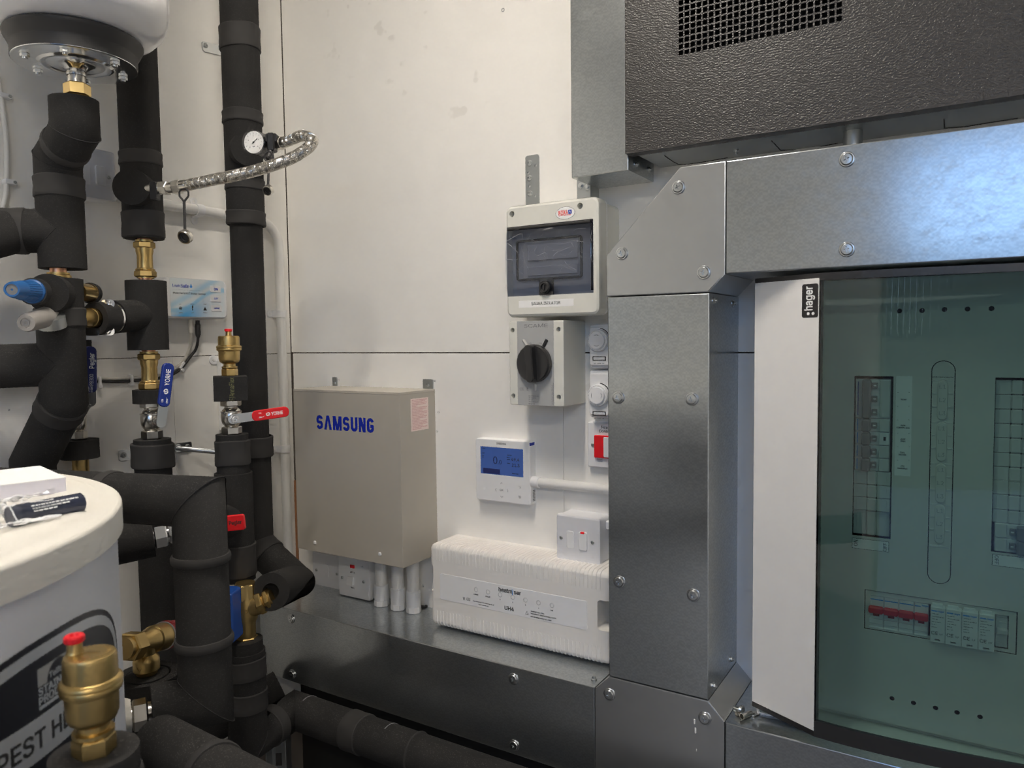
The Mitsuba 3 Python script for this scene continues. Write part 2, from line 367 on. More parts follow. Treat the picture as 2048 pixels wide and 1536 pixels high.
k = thing('batten_lamp', 'second white batten lamp under the ceiling, behind the viewer', 'lamp')
add(k, 'housing', box2(LAMP2['x0']-0.02, LAMP2['x1']+0.02, LAMP2['y']-0.06, LAMP2['y']+0.06, LAMP2['z']+0.004, ZC), 'white_plastic', False)
lm = rplate(LAMP2['x1']-LAMP2['x0'], LAMP2['w'], 0.01, [(0, 0), (0, 0.003)], 3)
lm.apply_transform(trimesh.transformations.rotation_matrix(math.pi, [1, 0, 0])); lm.apply_translation([(LAMP2['x0']+LAMP2['x1'])/2, LAMP2['y'], LAMP2['z']+0.004])
scene[k+'__diffuser'] = {**ply(lm, 'white_plastic', False), 'emitter': {'type': 'area', 'radiance': {'type': 'rgb', 'value': [LAMP2_RADIANCE*1.0, LAMP2_RADIANCE*0.93, LAMP2_RADIANCE*0.83]}}}

# ------------------------------------------------------------------ fixings
def recess_screw(r, h, kind='cross', drive=None):
    """A screw head in local (x, y, out), lying on z = 0, with its drive cut in."""
    rim = [(0, 0), (r, 0), (r, h*0.35), (r*0.93, h*0.55), (r*0.80, h*0.6), (r*0.66, h), (r*0.3, h*1.04), (0, h*1.04)]
    m = lathe(rim, n=28)
    b = []
    for a in (25, 115):
        q = bar(r*0.75, r*0.16, h*2, e=0.0001); q.apply_transform(trimesh.transformations.rotation_matrix(math.radians(a), [0, 0, 1])); q.apply_translation([0, 0, h*1.35]); b.append(q)
    return cut(m, *b)
SCREW = recess_screw(0.0098, 0.0042)
SMALL = recess_screw(0.0042, 0.0018)
def slot_screw(r=0.0036, ang=30):
    m = lathe([(0, 0), (r, 0), (r, r*0.3), (r*0.7, r*0.55), (0, r*0.6)], n=20)
    q = bar(r*2.2, r*0.35, r, c=(0, 0, r*0.75), e=0.0001); q.apply_transform(trimesh.transformations.rotation_matrix(math.radians(ang), [0, 0, 1]))
    return cut(m, q)

# ------------------------------------------------------------------ galvanised trunking
TF = 0.155     # how far the lower trunking stands off the wall
def prism(pts, w0, w1, e=0.0016):
    """Box section with a (u, v) outline, from w0 to w1 off the back wall, the front edge folded over a small radius."""
    P = sg.Polygon(pts); rings = []
    if not P.exterior.is_ccw: pts = pts[::-1]
    P = sg.Polygon(pts)
    m = extrude(P, w1-w0-e, w0)
    Q = P.buffer(-e, join_style=2)
    a, b = np.array(P.exterior.coords)[:-1], np.array(Q.exterior.coords)[:-1]
    if not Q.exterior.is_ccw: b = b[::-1]
    k0 = np.argmin(np.hypot(*(b-a[0]).T)); b = np.roll(b, -k0, 0)
    if len(a) == len(b):
        mid = a*0.7+b*0.3
        lf = loft([[(x, y, w1-e) for x, y in a], [(x, y, w1-e*0.3) for x, y in mid], [(x, y, w1) for x, y in b]], False, False)
        capm = moved(extrude(Q, 0.0001), (0, 0, w1-0.0001))
        m = cat(m, lf, capm)
    return m
def trunk(label, pts, w1=TF, w0=0.0, mat_='galvanised', smooth=20):
    k = thing('cable_trunking', label, 'cable trunking'); add(k, 'section', onB(prism(pts, w0, w1)), mat_, smooth); return k
def rect(u0, u1, v0, v1): return [(u0, v0), (u1, v0), (u1, v1), (u0, v1)]
def screws(k, px, w=TF, m=SCREW, name='screw', mt='zinc'):
    for i, (x, y) in enumerate(px):
        u, v = bx(x, y, w); q = m.copy(); q.apply_transform(trimesh.transformations.rotation_matrix(i*1.3, [0, 0, 1])); add(k, name, onB(q, u, v, w), mt, 25)
def side_bolt(k, u, v, w, sgn=1):
    """A small bolt with its washer on the right-hand side face at u."""
    b = cat(lathe([(0, 0), (0.0055, 0), (0.0055, 0.001), (0.0035, 0.001)], n=20), hexnut(0.0040, 0.0026, (0, 0, 0.001), (0, 0, 1)), lathe([(0.0022, 0.003), (0.0022, 0.006), (0, 0.006)], n=14))
    add(k, 'bolt', moved(b, (u, D-w, v), np.array([[0, 0, sgn], [1, 0, 0], [0, sgn, 0]], float)), 'zinc', 25)
tv = trunk('galvanised steel vertical trunking left of the glazed cabinet door', rect(-0.4815, -0.324, -0.5325, 0.0615))
screws(tv, [(1237, 795), (1384, 798), (1239, 1163), (1387, 1190)])
u_side = -0.324
for x, y in ((1427, 602), (1465, 607), (1461, 1318), (1427, 1371)):
    p = atX(x, y, u_side); side_bolt(tv, u_side, p[2], D-p[1])
gt = trunk('brushed steel corner piece with three round screws at the top of the vertical trunking', [(-0.4835, 0.0625), (-0.3258, 0.0625), (-0.3015, 0.0868), (-0.3015, 0.2432), (-0.367, 0.2432), (-0.4835, 0.1248)], mat_='brushed_galv')
screws(gt, [(1357, 375), (1244, 507), (1408, 545)])
th = trunk('galvanised horizontal trunking between the black vented cover and the glazed door', rect(-0.3005, 0.75, 0.0872, 0.2428))
screws(th, [(1694, 319), (1694, 499)])
bl = trunk('long dark galvanised trunking along the bottom, under the white ribbed controller', rect(-1.300, -0.507, -0.7115, -0.557))
screws(bl, [(583, 1237), (585, 1348), (1027, 1357), (1029, 1490)])
p = atZ(1188, 1360, -0.557)
add(bl, 'stud', moved(cat(lathe([(0, 0), (0.005, 0), (0.005, 0.002), (0.0028, 0.003), (0.0028, 0.007), (0, 0.007)], n=20)), p), 'dull_zinc')
for (x, y) in ((835, 1212),):
    q = atZ(842, 1213, -0.557); add(bl, 'grommet', moved(lathe([(0.008, 0), (0.0145, 0), (0.0145, 0.003), (0.010, 0.004), (0.008, 0.001), (0, 0.001)], n=28), q), 'black_rubber')
gb = trunk('dull steel corner piece below the vertical trunking, with two white paint drips', [(-0.5065, -0.7115), (-0.2995, -0.7115), (-0.2995, -0.5590), (-0.3235, -0.5335), (-0.4815, -0.5335), (-0.5065, -0.5585)], mat_='brushed_galv')
screws(gb, [(1219, 1388), (1410, 1436)])
for x, y, h in ((1389, 1443, 0.008), (1391, 1461, 0.009), (1393, 1500, 0.004)):
    u, v = bx(x, y, TF)
    d = rplate(0.0024 if h > .005 else .0012, h, 0.0011, [(0, 0), (0, 0.0003), (0.0004, 0.0007)]); add(gb, 'paint_drip', onB(d, u, v, TF), 'ink_white')
br = trunk('galvanised bottom trunking under the glazed door, with small loose hardware lying on it', rect(-0.2985, 0.75, -0.7115, -0.5590))
tu = trunk('galvanised vertical trunking at the top, left of the black vented cover', rect(-0.5655, -0.4662, 0.2595, ZC-0.003), w1=0.108)
for x, y in ((1271, 329), (1297, 339)):
    p = atX(x, y, -0.4662); side_bolt(tu, -0.4662, p[2], D-p[1])
uv = atX(1296, 357, -0.4650)

# ------------------------------------------------------------------ big black vented cabinet at the top right
CB0, CB1 = 0.2815, ZC-0.05
kb = thing('vented_cabinet', 'large black textured steel cabinet with square vent holes, at the top right', 'electrical cabinet')
uL, uR = -0.4655, 0.85
wf = D-1.093
body = cat(box2(uL+0.012, uR, CB0, CB0+0.002, 0, wf-0.02), box2(uL+0.012, uL+0.014, CB0, CB1, 0, wf-0.02), box2(uL+0.012, uR, CB0, CB1, 0, 0.002))
add(kb, 'base', onB(body), 'dull_zinc', False)
add(kb, 'inner_lining', onB(cat(box2(uL+0.0145, uR, CB0+0.0025, CB0+0.004, 0.003, wf-0.022), box2(uL+0.0145, uR, CB0+0.0025, CB1, 0.003, 0.004))), 'dark_fill', False)  # near-black sheets paint in the dark interior behind the vent holes
P = sg.box(uL, CB0, uR, CB1)
holes = []
gx0, gz0, pit, hs = -0.3808, 0.4118, 0.00895, 0.0066
for gx, nc in ((gx0, 25), (-0.0445, 25)):
    for i in range(nc):
        for j in range(9): holes.append(sg.box(gx+i*pit, gz0+j*pit, gx+i*pit+hs, gz0+j*pit+hs))
P = P.difference(shapely.unary_union(holes))
e = 0.002
plate_m = extrude(P, 0.0016, wf-0.0016)
ret = cat(box2(uL, uR, CB0, CB0+0.0016, wf-0.024, wf-0.0004), box2(uL, uL+0.0016, CB0, CB1, wf-0.024, wf-0.0004))
add(kb, 'front_cover', onB(cat(plate_m, ret)), 'black_powder', False)
def kn(pts):       # knock-out outline scored into the underside
    return sweep([(atZ(x, y, CB0)[0], atZ(x, y, CB0)[1], CB0-0.0001) for x, y in pts], 0.0008, 6)
for pts in (((1329, 311), (1346, 323), (1356, 328), (1372, 329), (1410, 323), (1455, 315)), ((1543, 281), (1561, 300), (1600, 299), (1650, 291), (1675, 286)), ((1888, 238), (1889, 256), (1930, 253), (1990, 243), (2036, 236))):
    add(kb, 'knockout', kn(pts), 'dark_slot')
p = atZ(1472, 300, CB0); add(kb, 'screw', moved(lathe([(0, -0.006), (0.002, -0.006), (0.002, -0.002), (0.0042, -0.002), (0.0042, 0)], n=18), p), 'zinc')
k = thing('conduit_coupler', 'short galvanised conduit stub between the black vented cover and the trunking below it', 'conduit')
c = atY(1706, 270, 1.155); z0, z1 = 0.2428, CB0
add(k, 'pipe', lathe([(0, 0), (0.0125, 0), (0.0125, z1-z0), (0, z1-z0)], (c[0], c[1], z0), n=32), 'dull_zinc')
add(k, 'collar', lathe([(0.0126, 0), (0.0150, 0), (0.0150, 0.018), (0.0126, 0.018)], (c[0], c[1], z0), n=32), 'galvanised')

# ------------------------------------------------------------------ things on the back wall
def span(tl, br_, w):
    a, b = bx(*tl, w), bx(*br_, w); return (a[0]+b[0])/2, (a[1]+b[1])/2, abs(b[0]-a[0]), abs(a[1]-b[1])
def quad(tl, tr, bl_, br_, w):
    a, b, c, d = bx(*tl, w), bx(*tr, w), bx(*bl_, w), bx(*br_, w)
    u0, u1 = (a[0]+c[0])/2, (b[0]+d[0])/2; v1, v0 = (a[1]+b[1])/2, (c[1]+d[1])/2
    return (u0+u1)/2, (v0+v1)/2, u1-u0, v1-v0
def lines(rows, w, pitch, h=0.0005, d=0.0002, seed=1):
    """Rows of print too small to read: thin broken strokes, rows = widths from 0 to 1."""
    rng = random.Random(seed); ms = []
    for i, f in enumerate(rows):
        x = -w/2; end = -w/2+w*f
        while x < end-0.0004:
            L = min(rng.uniform(0.0012, 0.0042), end-x); b = trimesh.creation.box((L, h, d)); b.apply_translation([x+L/2, -i*pitch, d/2]); ms.append(b); x += L+0.0007
    return cat(*ms)

# --- control box with the large blue lettering
wF = 0.110
cu, cv, bw, bh = quad((587, 778), (799.7, 784.6), (594.5, 1098), (805.7, 1135), wF)
k = thing('control_box', 'beige sheet metal control box with large blue lettering on its front', 'control box')
shell = rplate(bw, bh, 0.0012, [(0, 0), (0, wF-0.0012), (0.0004, wF-0.0004), (0.0012, wF)], 3)
add(k, 'case', onB(shell, cu, cv, 0), 'beige_metal')
lip = rplate(bw+0.0010, 0.0022, 0.0008, [(0, 0), (0, wF+0.0002), (0.0005, wF+0.0006)], 2)
add(k, 'cover_edge', onB(lip, cu, cv+bh/2-0.004, 0), 'beige_metal')
a, b = bx(633, 832, wF), bx(748, 864, wF)
# the wordmark, its letter A without the crossbar
def wordmark(w, h, d=0.0004, t=0.21, cw=0.60):
    """Heavy condensed capitals drawn as strokes; the A has no crossbar."""
    def arc(cx, cy, rx, ry, a0, a1, n=10): return [(cx+rx*math.cos(math.radians(a)), cy+ry*math.sin(math.radians(a))) for a in np.linspace(a0, a1, n)]
    q = t/2; L, R, r = q, cw-q, 0.19; ps, x = [], 0.0
    def st(pts): return sg.LineString(pts).buffer(q, cap_style=2, join_style=1)
    S_ = arc(cw/2, 1-q-r, R-cw/2, r, 10, 180)+arc(cw/2, 1-q-r-0.05, R-cw/2, r, 185, 225, 4)+arc(cw/2, q+r+0.05, R-cw/2, r, 45, -5, 4)+arc(cw/2, q+r, R-cw/2, r, 0, -170)
    U_ = [(L, 1.0)]+arc(cw/2, q+r, R-cw/2, r, 180, 360)+[(R, 1.0)]
    G_ = arc(cw/2, 1-q-r, R-cw/2, r, 5, 180)+arc(cw/2, q+r, R-cw/2, r, 180, 360)+[(R, 0.44), (cw*0.48, 0.44)]
    for ch in 'SAMSUNG':
        if ch == 'A': P, wd = sg.Polygon([(0, 0), (0.24, 1), (0.48, 1), (0.72, 0), (0.50, 0), (0.36, 0.68), (0.22, 0)]), 0.72
        elif ch == 'M': P, wd = shapely.unary_union([sg.box(0, 0, t*0.9, 1), sg.box(0.80-t*0.9, 0, 0.80, 1), sg.Polygon([(0, 1), (t*1.2, 1), (0.50, 0), (0.30, 0)]), sg.Polygon([(0.80, 1), (0.80-t*1.2, 1), (0.30, 0), (0.50, 0)])]), 0.80
        elif ch == 'N': P, wd = shapely.unary_union([sg.box(0, 0, t*0.9, 1), sg.box(cw-t*0.9, 0, cw, 1), sg.Polygon([(0, 1), (t*1.15, 1), (cw, 0), (cw-t*1.15, 0)])]), cw
        else: P, wd = st({'S': S_, 'U': U_, 'G': G_}[ch]), cw
        ps.append(sa.translate(P, x, 0)); x += wd+0.12
    P = shapely.unary_union(ps); a0, b0, a1, b1 = P.bounds
    m = extrude(P, d); m.apply_translation([-(a0+a1)/2, -(b0+b1)/2, 0]); m.apply_transform(np.diag([w/(a1-a0), h/(b1-b0), 1, 1])); return m
wm = wordmark(b[0]-a[0], (bx(690, 833, wF)[1]-bx(690, 861.5, wF)[1]))
add(k, 'lettering', onB(wm, (a[0]+b[0])/2, (a[1]+b[1])/2, wF), 'ink_blue', False, label='large blue printed wordmark')
for x, y in ((630, 1085), (760, 1108)):
    u, v = bx(x, y, wF); add(k, 'screw', onB(recess_screw(0.0042, 0.0022), u, v, wF), 'white_plastic')
for tl, br_ in (((664, 755), (674, 772)), ((845, 759), (866, 778))):
    u, v, ww, hh = span(tl, br_, 0.003); tab = cut(rplate(ww, hh+0.014, 0.003, [(0, 0.001), (0, 0.0024), (0.0005, 0.0028)]), moved(disc(0.0028, 0.02), (0, hh*0.25, -0.005)))
    add(k, 'wall_bracket', onB(tab, u, v-0.006, 0), 'dull_zinc', False)
    add(k, 'bracket_screw', onB(slot_screw(0.0030), u+0.0008, v-0.003, 0.0028), 'zinc')
uR_ = cu+bw/2
st = [atX(x, y, uR_) for x, y in ((820, 799), (855, 793.5), (858, 856.5), (823, 864))]
yv = np.mean([p[1] for p in st]); zv = np.mean([p[2] for p in st]); sw, sh = st[0][1]-st[1][1], st[0][2]-st[3][2]
MS = np.array([[0, 0, 1], [1, 0, 0], [0, 1, 0]], float)
sw = abs(sw)
add(k, 'warning_label', moved(rplate(sw, abs(sh), 0.0006, [(0, 0), (0, 0.0003)], 2), (uR_, yv, zv), MS), 'pink_paper', False, label='pale pink label with rows of small red print')
add(k, 'label_print', moved(lines([1, .85, 1, .9, .35, 1, .95, .7, 1, 1, .8, 1, .9, .5, 1, .95, 1, .7, 1, .6], sw*0.86, abs(sh)*0.047, 0.0016, 0.0002, 3), (uR_+0.0003, yv, zv+abs(sh)*0.45), MS), 'ink_pink', False)

# --- wall plates
def plate_box(name, label, cat_, cu, cv, s, w_back, w_face, m='grey_white_plastic', h=None, group=None):
    k = thing(name, label, cat_, group); h = h or s
    add(k, 'back_box', onB(rplate(s-0.002, h-0.002, 0.006, [(0, 0), (0, w_back)]), cu, cv, 0), m)
    add(k, 'face_plate', onB(rplate(s, h, 0.0045, [(0, w_back+0.0004), (0, w_face-0.003), (0.0008, w_face-0.001), (0.0028, w_face)]), cu, cv, 0), m)
    return k
# fused switch above the ribbed controller
wS = 0.047
cu, cv, s, h = quad((1111, 1027), (1199, 1038), (1114, 1121.6), (1201.5, 1135), wS)
k = plate_box('fused_switch', 'white fused switch with red indicator above the right end of the ribbed controller', 'switch', cu, cv, s, 0.036, wS, h=h)
def at_(x, y, w): u, v = bx(x, y, w); return u, v
u, v = at_(1140.5, 1079, wS); add(k, 'fuse_holder', onB(rplate(0.0138, 0.031, 0.003, [(0, 0), (0, 0.0009), (0.0005, 0.0013)]), u, v, wS), 'white_plastic')
u, v = at_(1166.5, 1082, wS); add(k, 'rocker', onB(rplate(0.0165, 0.032, 0.003, [(0, 0), (0, 0.0022), (0.0006, 0.003)]), u, v, wS), 'white_plastic')
u, v = at_(1166, 1065.5, wS); add(k, 'indicator', onB(rplate(0.0075, 0.0030, 0.0006, [(0, 0), (0, 0.0033), (0.0003, 0.0036)]), u, v, wS), 'red_plastic', label='small red indicator')
for x, y, a in ((1122.5, 1075.5, 20), (1185, 1085, -30)):
    u, v = at_(x, y, wS); add(k, 'screw', onB(slot_screw(0.0033, a), u, v, wS), 'dull_zinc')
u, v = at_(1209, 1050, 0.02); add(k, 'cable_entry', onB(rplate(0.03, 0.016, 0.003, [(0, 0), (0, 0.02), (0.002, 0.022)]), cu+s/2+0.013, v, 0), 'white_plastic')
# the two plates under the control box
w1_ = 0.012
a, b = bx(626, 1179, w1_), bx(682, 1120, w1_)
s1 = 0.086*0.965; cu, cv = a[0]+s1/2, bx(650, 1179, w1_)[1]+s1/2+0.0
k = plate_box('fused_spur', 'grey-white fused spur plate under the left end of the beige control box', 'switch', cu, cv, s1, 0.004, w1_, 'grey_white_plastic')
u, v = at_(652.5, 1142, w1_); add(k, 'fuse_holder', onB(rplate(0.0138, 0.030, 0.002, [(0, 0), (0, 0.0009), (0.0005, 0.0013)]), u, v, w1_), 'grey_white_plastic')
for x, y, a in ((633, 1140, 80), (674, 1148, 95)):
    u, v = at_(x, y, w1_); add(k, 'screw', onB(slot_screw(0.0034, a), u, v, w1_), 'dull_zinc')
w2_ = 0.040
aL, aR = bx(677.5, 1187, w2_), bx(740, 1205, w2_)
s2 = aR[0]-aL[0]; cu, cv = (aL[0]+aR[0])/2, (aL[1]+aR[1])/2+s2/2
k = plate_box('isolator_switch', 'white isolator switch with a red neon and an on-off rocker, under the beige control box', 'switch', cu, cv, s2, 0.029, w2_, 'white_plastic')
u, v = at_(705, 1133, w2_); add(k, 'neon', onB(rplate(0.0125, 0.0068, 0.001, [(0, 0), (0, 0.0014), (0.0006, 0.0020)]), u, v, w2_), 'red_plastic', label='red neon window')
u, v = at_(702, 1161, w2_)
rk = loft([[(-0.0085, -0.0085, 0), (0.0085, -0.0085, 0), (0.0085, 0.0085, 0), (-0.0085, 0.0085, 0)], [(-0.0085, -0.0085, 0.0075), (0.0085, -0.0085, 0.0075), (0.0085, 0.0085, 0.0022), (-0.0085, 0.0085, 0.0022)]])
add(k, 'rocker', onB(rk, u, v, w2_), 'white_plastic', False)
for x, y, a in ((684.5, 1155, 80), (727.5, 1164, 95)):
    u, v = at_(x, y, w2_); add(k, 'screw', onB(slot_screw(0.0034, a), u, v, w2_), 'dull_zinc')
u, v = at_(705, 1145, w2_); add(k, 'lettering', onB(text('OFF 0', h=0.0034), u, v, w2_), 'ink_black', False)
u, v = at_(705, 1175.5, w2_); add(k, 'lettering', onB(text('ON I', h=0.0034), u, v, w2_), 'ink_black', False)
u, v = at_(724, 1133.5, w2_); add(k, 'symbol', onB(sweep([(-0.004, -0.0008, 0.0003), (-0.0015, -0.0008, 0.0003), (0.001, 0.001, 0.0003), (0.001, -0.0008, 0.0003), (0.004, -0.0008, 0.0003)], 0.0003, 6), u, v, w2_), 'ink_grey')

# --- three white conduits standing on the trunking, in threaded adaptors
ztop = -0.557
for i, (x, y, r) in enumerate(((756, 1214, 0), (789, 1222, 0), (820, 1228, 0))):
    p = atZ(x, y, ztop); k = thing('conduit', ['leftmost of the three white conduits under the beige control box', 'middle one of the three white conduits under the beige control box', 'rightmost of the three white conduits under the beige control box'][i], 'conduit', 'white conduits under the control box')
    rr = 12.4*np.linalg.norm(p)*0.93/F_PX
    q = (p[0], p[1]+0.012, ztop)
    add(k, 'pipe', lathe([(0, 0.006), (rr*0.99, 0.006), (rr*0.99, 0.18), (0, 0.18)], q, n=32), 'pvc')
    add(k, 'adaptor', lathe([(rr*1.0, 0.013), (rr*1.16, 0.013), (rr*1.20, 0.016), (rr*1.20, 0.044), (rr*1.06, 0.046), (rr*1.0, 0.046)], q, n=32), 'white_plastic')
    add(k, 'hexagon', hexnut(rr*1.24, 0.0135, q, (0, 0, 1), rr*0.8, 8), 'white_plastic', False)

# --- ribbed underfloor heating controller
wH = 0.082
uL_, v1_ = bx(859, 1097, wH); uL_ -= 0.0015; vB = ztop+0.0045; uR2 = bx(1221, 1250, wH)[0]
vT = (bx(861, 1089, wH)[1]+0.002); hh = vT-vB; ww = uR2-uL_; cu, cv = (uL_+uR2)/2, (vB+vT)/2
k = thing('heating_controller', 'cream ribbed underfloor heating controller on the wall just above the bottom trunking', 'controller')
R0 = 0.011
body = rbox(ww, hh, wH+0.02, R0, 20, (0, 0, wH/2-0.01)); body = cut(body, trimesh.creation.box((1, 1, 0.1), trimesh.transformations.translation_matrix([0, 0, -0.05])))
nu, nv = bx(1207, 1232, wH)
rc_ = rplate(0.040, 0.052, 0.006, [(0, 0.02), (0, 0.2)])
body = cut(body, moved(rc_, (ww/2-0.004, nv-cv, 0)), moved(rplate(0.020, 0.052, 0.006, [(0, 0.02), (0, 0.2)]), (-ww/2-0.0005, nv-cv+0.008, 0)))
add(k, 'case', onB(body, cu, cv, 0), 'cream_plastic', 35)
q = nu, nv; add(k, 'screw', onB(slot_screw(0.0042, 80), uR2-0.0125, nv, 0.0205), 'brass')
ribs = []
nr = 46
for i in range(nr):
    x = -ww/2+0.017+(ww-0.036)*i/(nr-1)
    for sgn in (1, -1):
        L = 0.026
        pts = [(x, sgn*(hh/2-R0-L+0.006), wH-0.0002)]
        pts += [(x, sgn*(hh/2-R0+R0*math.sin(t)), wH-R0+R0*math.cos(t)) for t in np.linspace(0, math.pi/2, 6)]
        pts += [(x, sgn*(hh/2-0.0002), 0.012)]
        ribs.append(sweep(pts, 0.0013, 6))
add(k, 'vent_rib', onB(cat(*ribs), cu, cv, 0), 'cream_plastic', 40, kind='stuff', label='fine moulded ribs along the top and bottom')
a, b, c, d = [np.array(bx(x, y, wH)) for x, y in ((880, 1146.5), (1174, 1202), (880.5, 1196.5), (1174.5, 1262))]
lu, lv, lw, lh = (a[0]+b[0])/2, (a[1]+b[1]+c[1]+d[1])/4, b[0]-a[0], (a[1]+b[1]-c[1]-d[1])/2
add(k, 'label_plate', onB(rplate(lw, lh, 0.003, [(0, -0.0002), (0, 0.0006), (0.0003, 0.0008)]), lu, lv, wH), 'white_plastic', label='white printed label')
wl = wH+0.0008
def hx(s, x, y, w=None, h=None, bold=False, m='ink_black', name='lettering'):
    u, v = bx(x, y, wl); add(k, name, onB(text(s, w, h, bold), u, v, wl), m, False)
L0, R0_ = bx(997, 1178, wl), bx(1043, 1187, wl)
mu, mv = bx(1019, 1182, wl); mw = R0_[0]-L0[0]
hx('heatm ser', 1019.5, 1182.5, w=mw*0.97, bold=True)
u, v = bx(1025, 1186, wl); add(k, 'lettering', onB(cat(moved(bar(0.0013, 0.0062, 0.0004), (0, -0.0010, 0.0002)), ringd(0.0010, 0.0017, 0.0004, 16) if False else moved(ringd(0.0010, 0.0017, 0.0004, 16), (0, 0.0045, 0))), u, v, wl), 'ink_sky', False)
hx('UH4', 1018.5, 1217, w=mw*0.40, bold=True)
leds = ((952, 1179), (976, 1184), (1000.5, 1189.5), (1025.5, 1194.5), (1051, 1200), (1077, 1205.5), (1104, 1211))
caps = (('POWER', 952, 1189), ('BOILER', 976, 1193.5), ('1', 1000.5, 1199), ('2', 1025.5, 1204.5), ('3', 1051, 1210), ('4', 1077, 1216), ('HW', 1104, 1221))
for (x, y) in leds:
    u, v = bx(x, y, wl); add(k, 'lamp_window', onB(cat(lathe([(0.0040, 0), (0.0043, 0.0003), (0.0037, 0.0004), (0.0032, -0.0004), (0, -0.0004)], n=24)), u, v, wl+0.0001), 'mid_grey_plastic', 40)
for s_, x, y in caps: hx(s_, x, y, h=0.0021, bold=True)
hx('CE', 937, 1198.5, h=0.0050)
u, v = bx(928, 1197, wl); add(k, 'conformity_mark', onB(cat(moved(text('UK', h=0.0022, bold=True), (0, 0.0014, 0)), moved(text('CA', h=0.0022, bold=True), (0, -0.0014, 0))), u, v, wl), 'ink_black', False)
hx('Manufactured in UK by Heatmiser UK Ltd', 967, 1206, w=0.046); hx('www.heatmiser.com', 967, 1210.5, w=0.022)
u, v = bx(1054, 1226, wl); add(k, 'warning_symbol', onB(sweep([(-0.003, -0.0025, 0.0002), (0.003, -0.0025, 0.0002), (0, 0.003, 0.0002), (-0.003, -0.0025, 0.0002)], 0.0003, 6), u, v, wl), 'ink_black')
for s_, x, y, w_ in (('WARNING 230v-50Hz', 1075, 1225, 0.027), ('DISCONNECT FROM ELECTRICAL SUPPLY', 1087, 1232, 0.052), ('BEFORE REMOVING THIS COVER', 1082, 1237, 0.042)): hx(s_, x, y, w=w_, bold=True)

# --- wired thermostat with the blue screen
wT = 0.021
cu, cv, tw, thh = quad((951, 877.5), (1060, 882.5), (951.5, 998), (1061, 1012), wT)
k = thing('thermostat', 'white wired thermostat with a lit blue screen on the back wall', 'thermostat')
add(k, 'case', onB(rplate(tw, thh, 0.005, [(0, 0), (0, wT-0.004), (0.0004, wT-0.0012), (0.0016, wT)]), cu, cv, 0), 'white_plastic')
ws = wT
a, b, c, d = [np.array(bx(x, y, ws)) for x, y in ((961, 892), (1046, 899), (962, 946), (1046.5, 955))]
su, sv, sw_, sh_ = (a[0]+b[0]+c[0]+d[0])/4, (a[1]+b[1]+c[1]+d[1])/4, (b[0]-a[0]+d[0]-c[0])/2, (a[1]-c[1]+b[1]-d[1])/2
sc = ply(onB(rplate(sw_, sh_, 0.0008, [(0, 0), (0, 0.0003)], 2), su, sv, ws), 'screen_blue', False)
sc['emitter'] = {'type': 'area', 'radiance': {'type': 'rgb', 'value': [0.018, 0.035, 0.10]}}
kk = numbered(k+'__screen'); scene[kk] = sc; labels[kk] = {'label': 'lit blue screen'}
wl = ws+0.0003
def hx2(s, px_, py_, w=None, h=None, bold=False, m='ink_black', name='screen_text'):
    u, v = bx(930+px_/9.033, 860+py_/9.035, wl if name == 'screen_text' else wT); add(k, name, onB(text(s, w, h, bold), u, v, wl if name == 'screen_text' else wT), m, False)
hx2('Zone', 340, 325, h=0.0018); hx2('DHW', 330, 415, h=0.0018); hx2('Eco', 328, 460, h=0.0018); hx2('Off', 325, 492, h=0.0016)
hx2('0', 547, 545, h=0.0135, m='screen_digit'); hx2('.0', 628, 580, h=0.0078, m='screen_digit')
hx2('Current', 805, 455, h=0.0020); hx2('Water', 785, 498, h=0.0018); hx2('outlet', 785, 530, h=0.0018); hx2('Indoor', 788, 600, h=0.0016)
hx2('49.4', 908, 537, h=0.0060); hx2('21.3', 915, 640, h=0.0060); hx2('Water Law', 908, 790, h=0.0020)
u, v = bx(930+478/9.033, 860+742/9.035, wl); add(k, 'screen_button', onB(rplate(0.0385, 0.0098, 0.0004, [(0, 0), (0, 0.0002)], 2), u, v, wl), 'screen_navy', False)
u, v = bx(930+655/9.033, 860+248/9.035, wT); add(k, 'lettering', onB(wordmark(0.0215, 0.0040, 0.0003, 0.17, 0.66), u, v, wT), 'ink_grey', False)
hx2('OK', 663, 1085, h=0.0042, m='ink_grey', name='lettering')
def glyph(pts, px_, py_, r=0.00028, m='ink_grey'):
    u, v = bx(930+px_/9.033, 860+py_/9.035, wT); add(k, 'key_symbol', onB(sweep([(x*0.001, y*0.001, 0.0001) for x, y in pts], r, 6), u, v, wT), m)
glyph([(-2.6, -1.4), (0, 1.4), (2.6, -1.4)], 662, 960); glyph([(-2.6, 1.4), (0, -1.4), (2.6, 1.4)], 665, 1210)
glyph([(1.4, 2.6), (-1.4, 0), (1.4, -2.6)], 556, 1080); glyph([(-1.4, 2.6), (1.4, 0), (-1.4, -2.6)], 772, 1097)
glyph([(-2.4, 2.2), (-2.8, 1.0), (1.2, 0.8), (2.4, -0.4), (1.4, -2.2), (-0.6, -2.2)], 988, 1030)
glyph([(2.6*math.cos(t), 2.6*math.sin(t)) for t in np.linspace(0, 2*math.pi, 7)], 987, 1210); glyph([(1.0*math.cos(t), 1.0*math.sin(t)) for t in np.linspace(0, 2*math.pi, 9)], 987, 1210)
u, v = bx(930+352/9.033, 860+1055/9.035, wT); add(k, 'power_key', onB(lathe([(0, 0), (0.0026, 0), (0.0026, 0.0004), (0, 0.0005)], n=24), u, v, wT), 'ink_white')
uR3 = cu+tw/2
tabv = bx(1062, 888, wT-0.008)[1]
add(k, 'blue_tab', onB(box2(uR3-0.0015, uR3+0.0006, tabv-0.0028, tabv+0.0028, wT-0.016, wT-0.0005, 0.0004)), 'ink_blue')
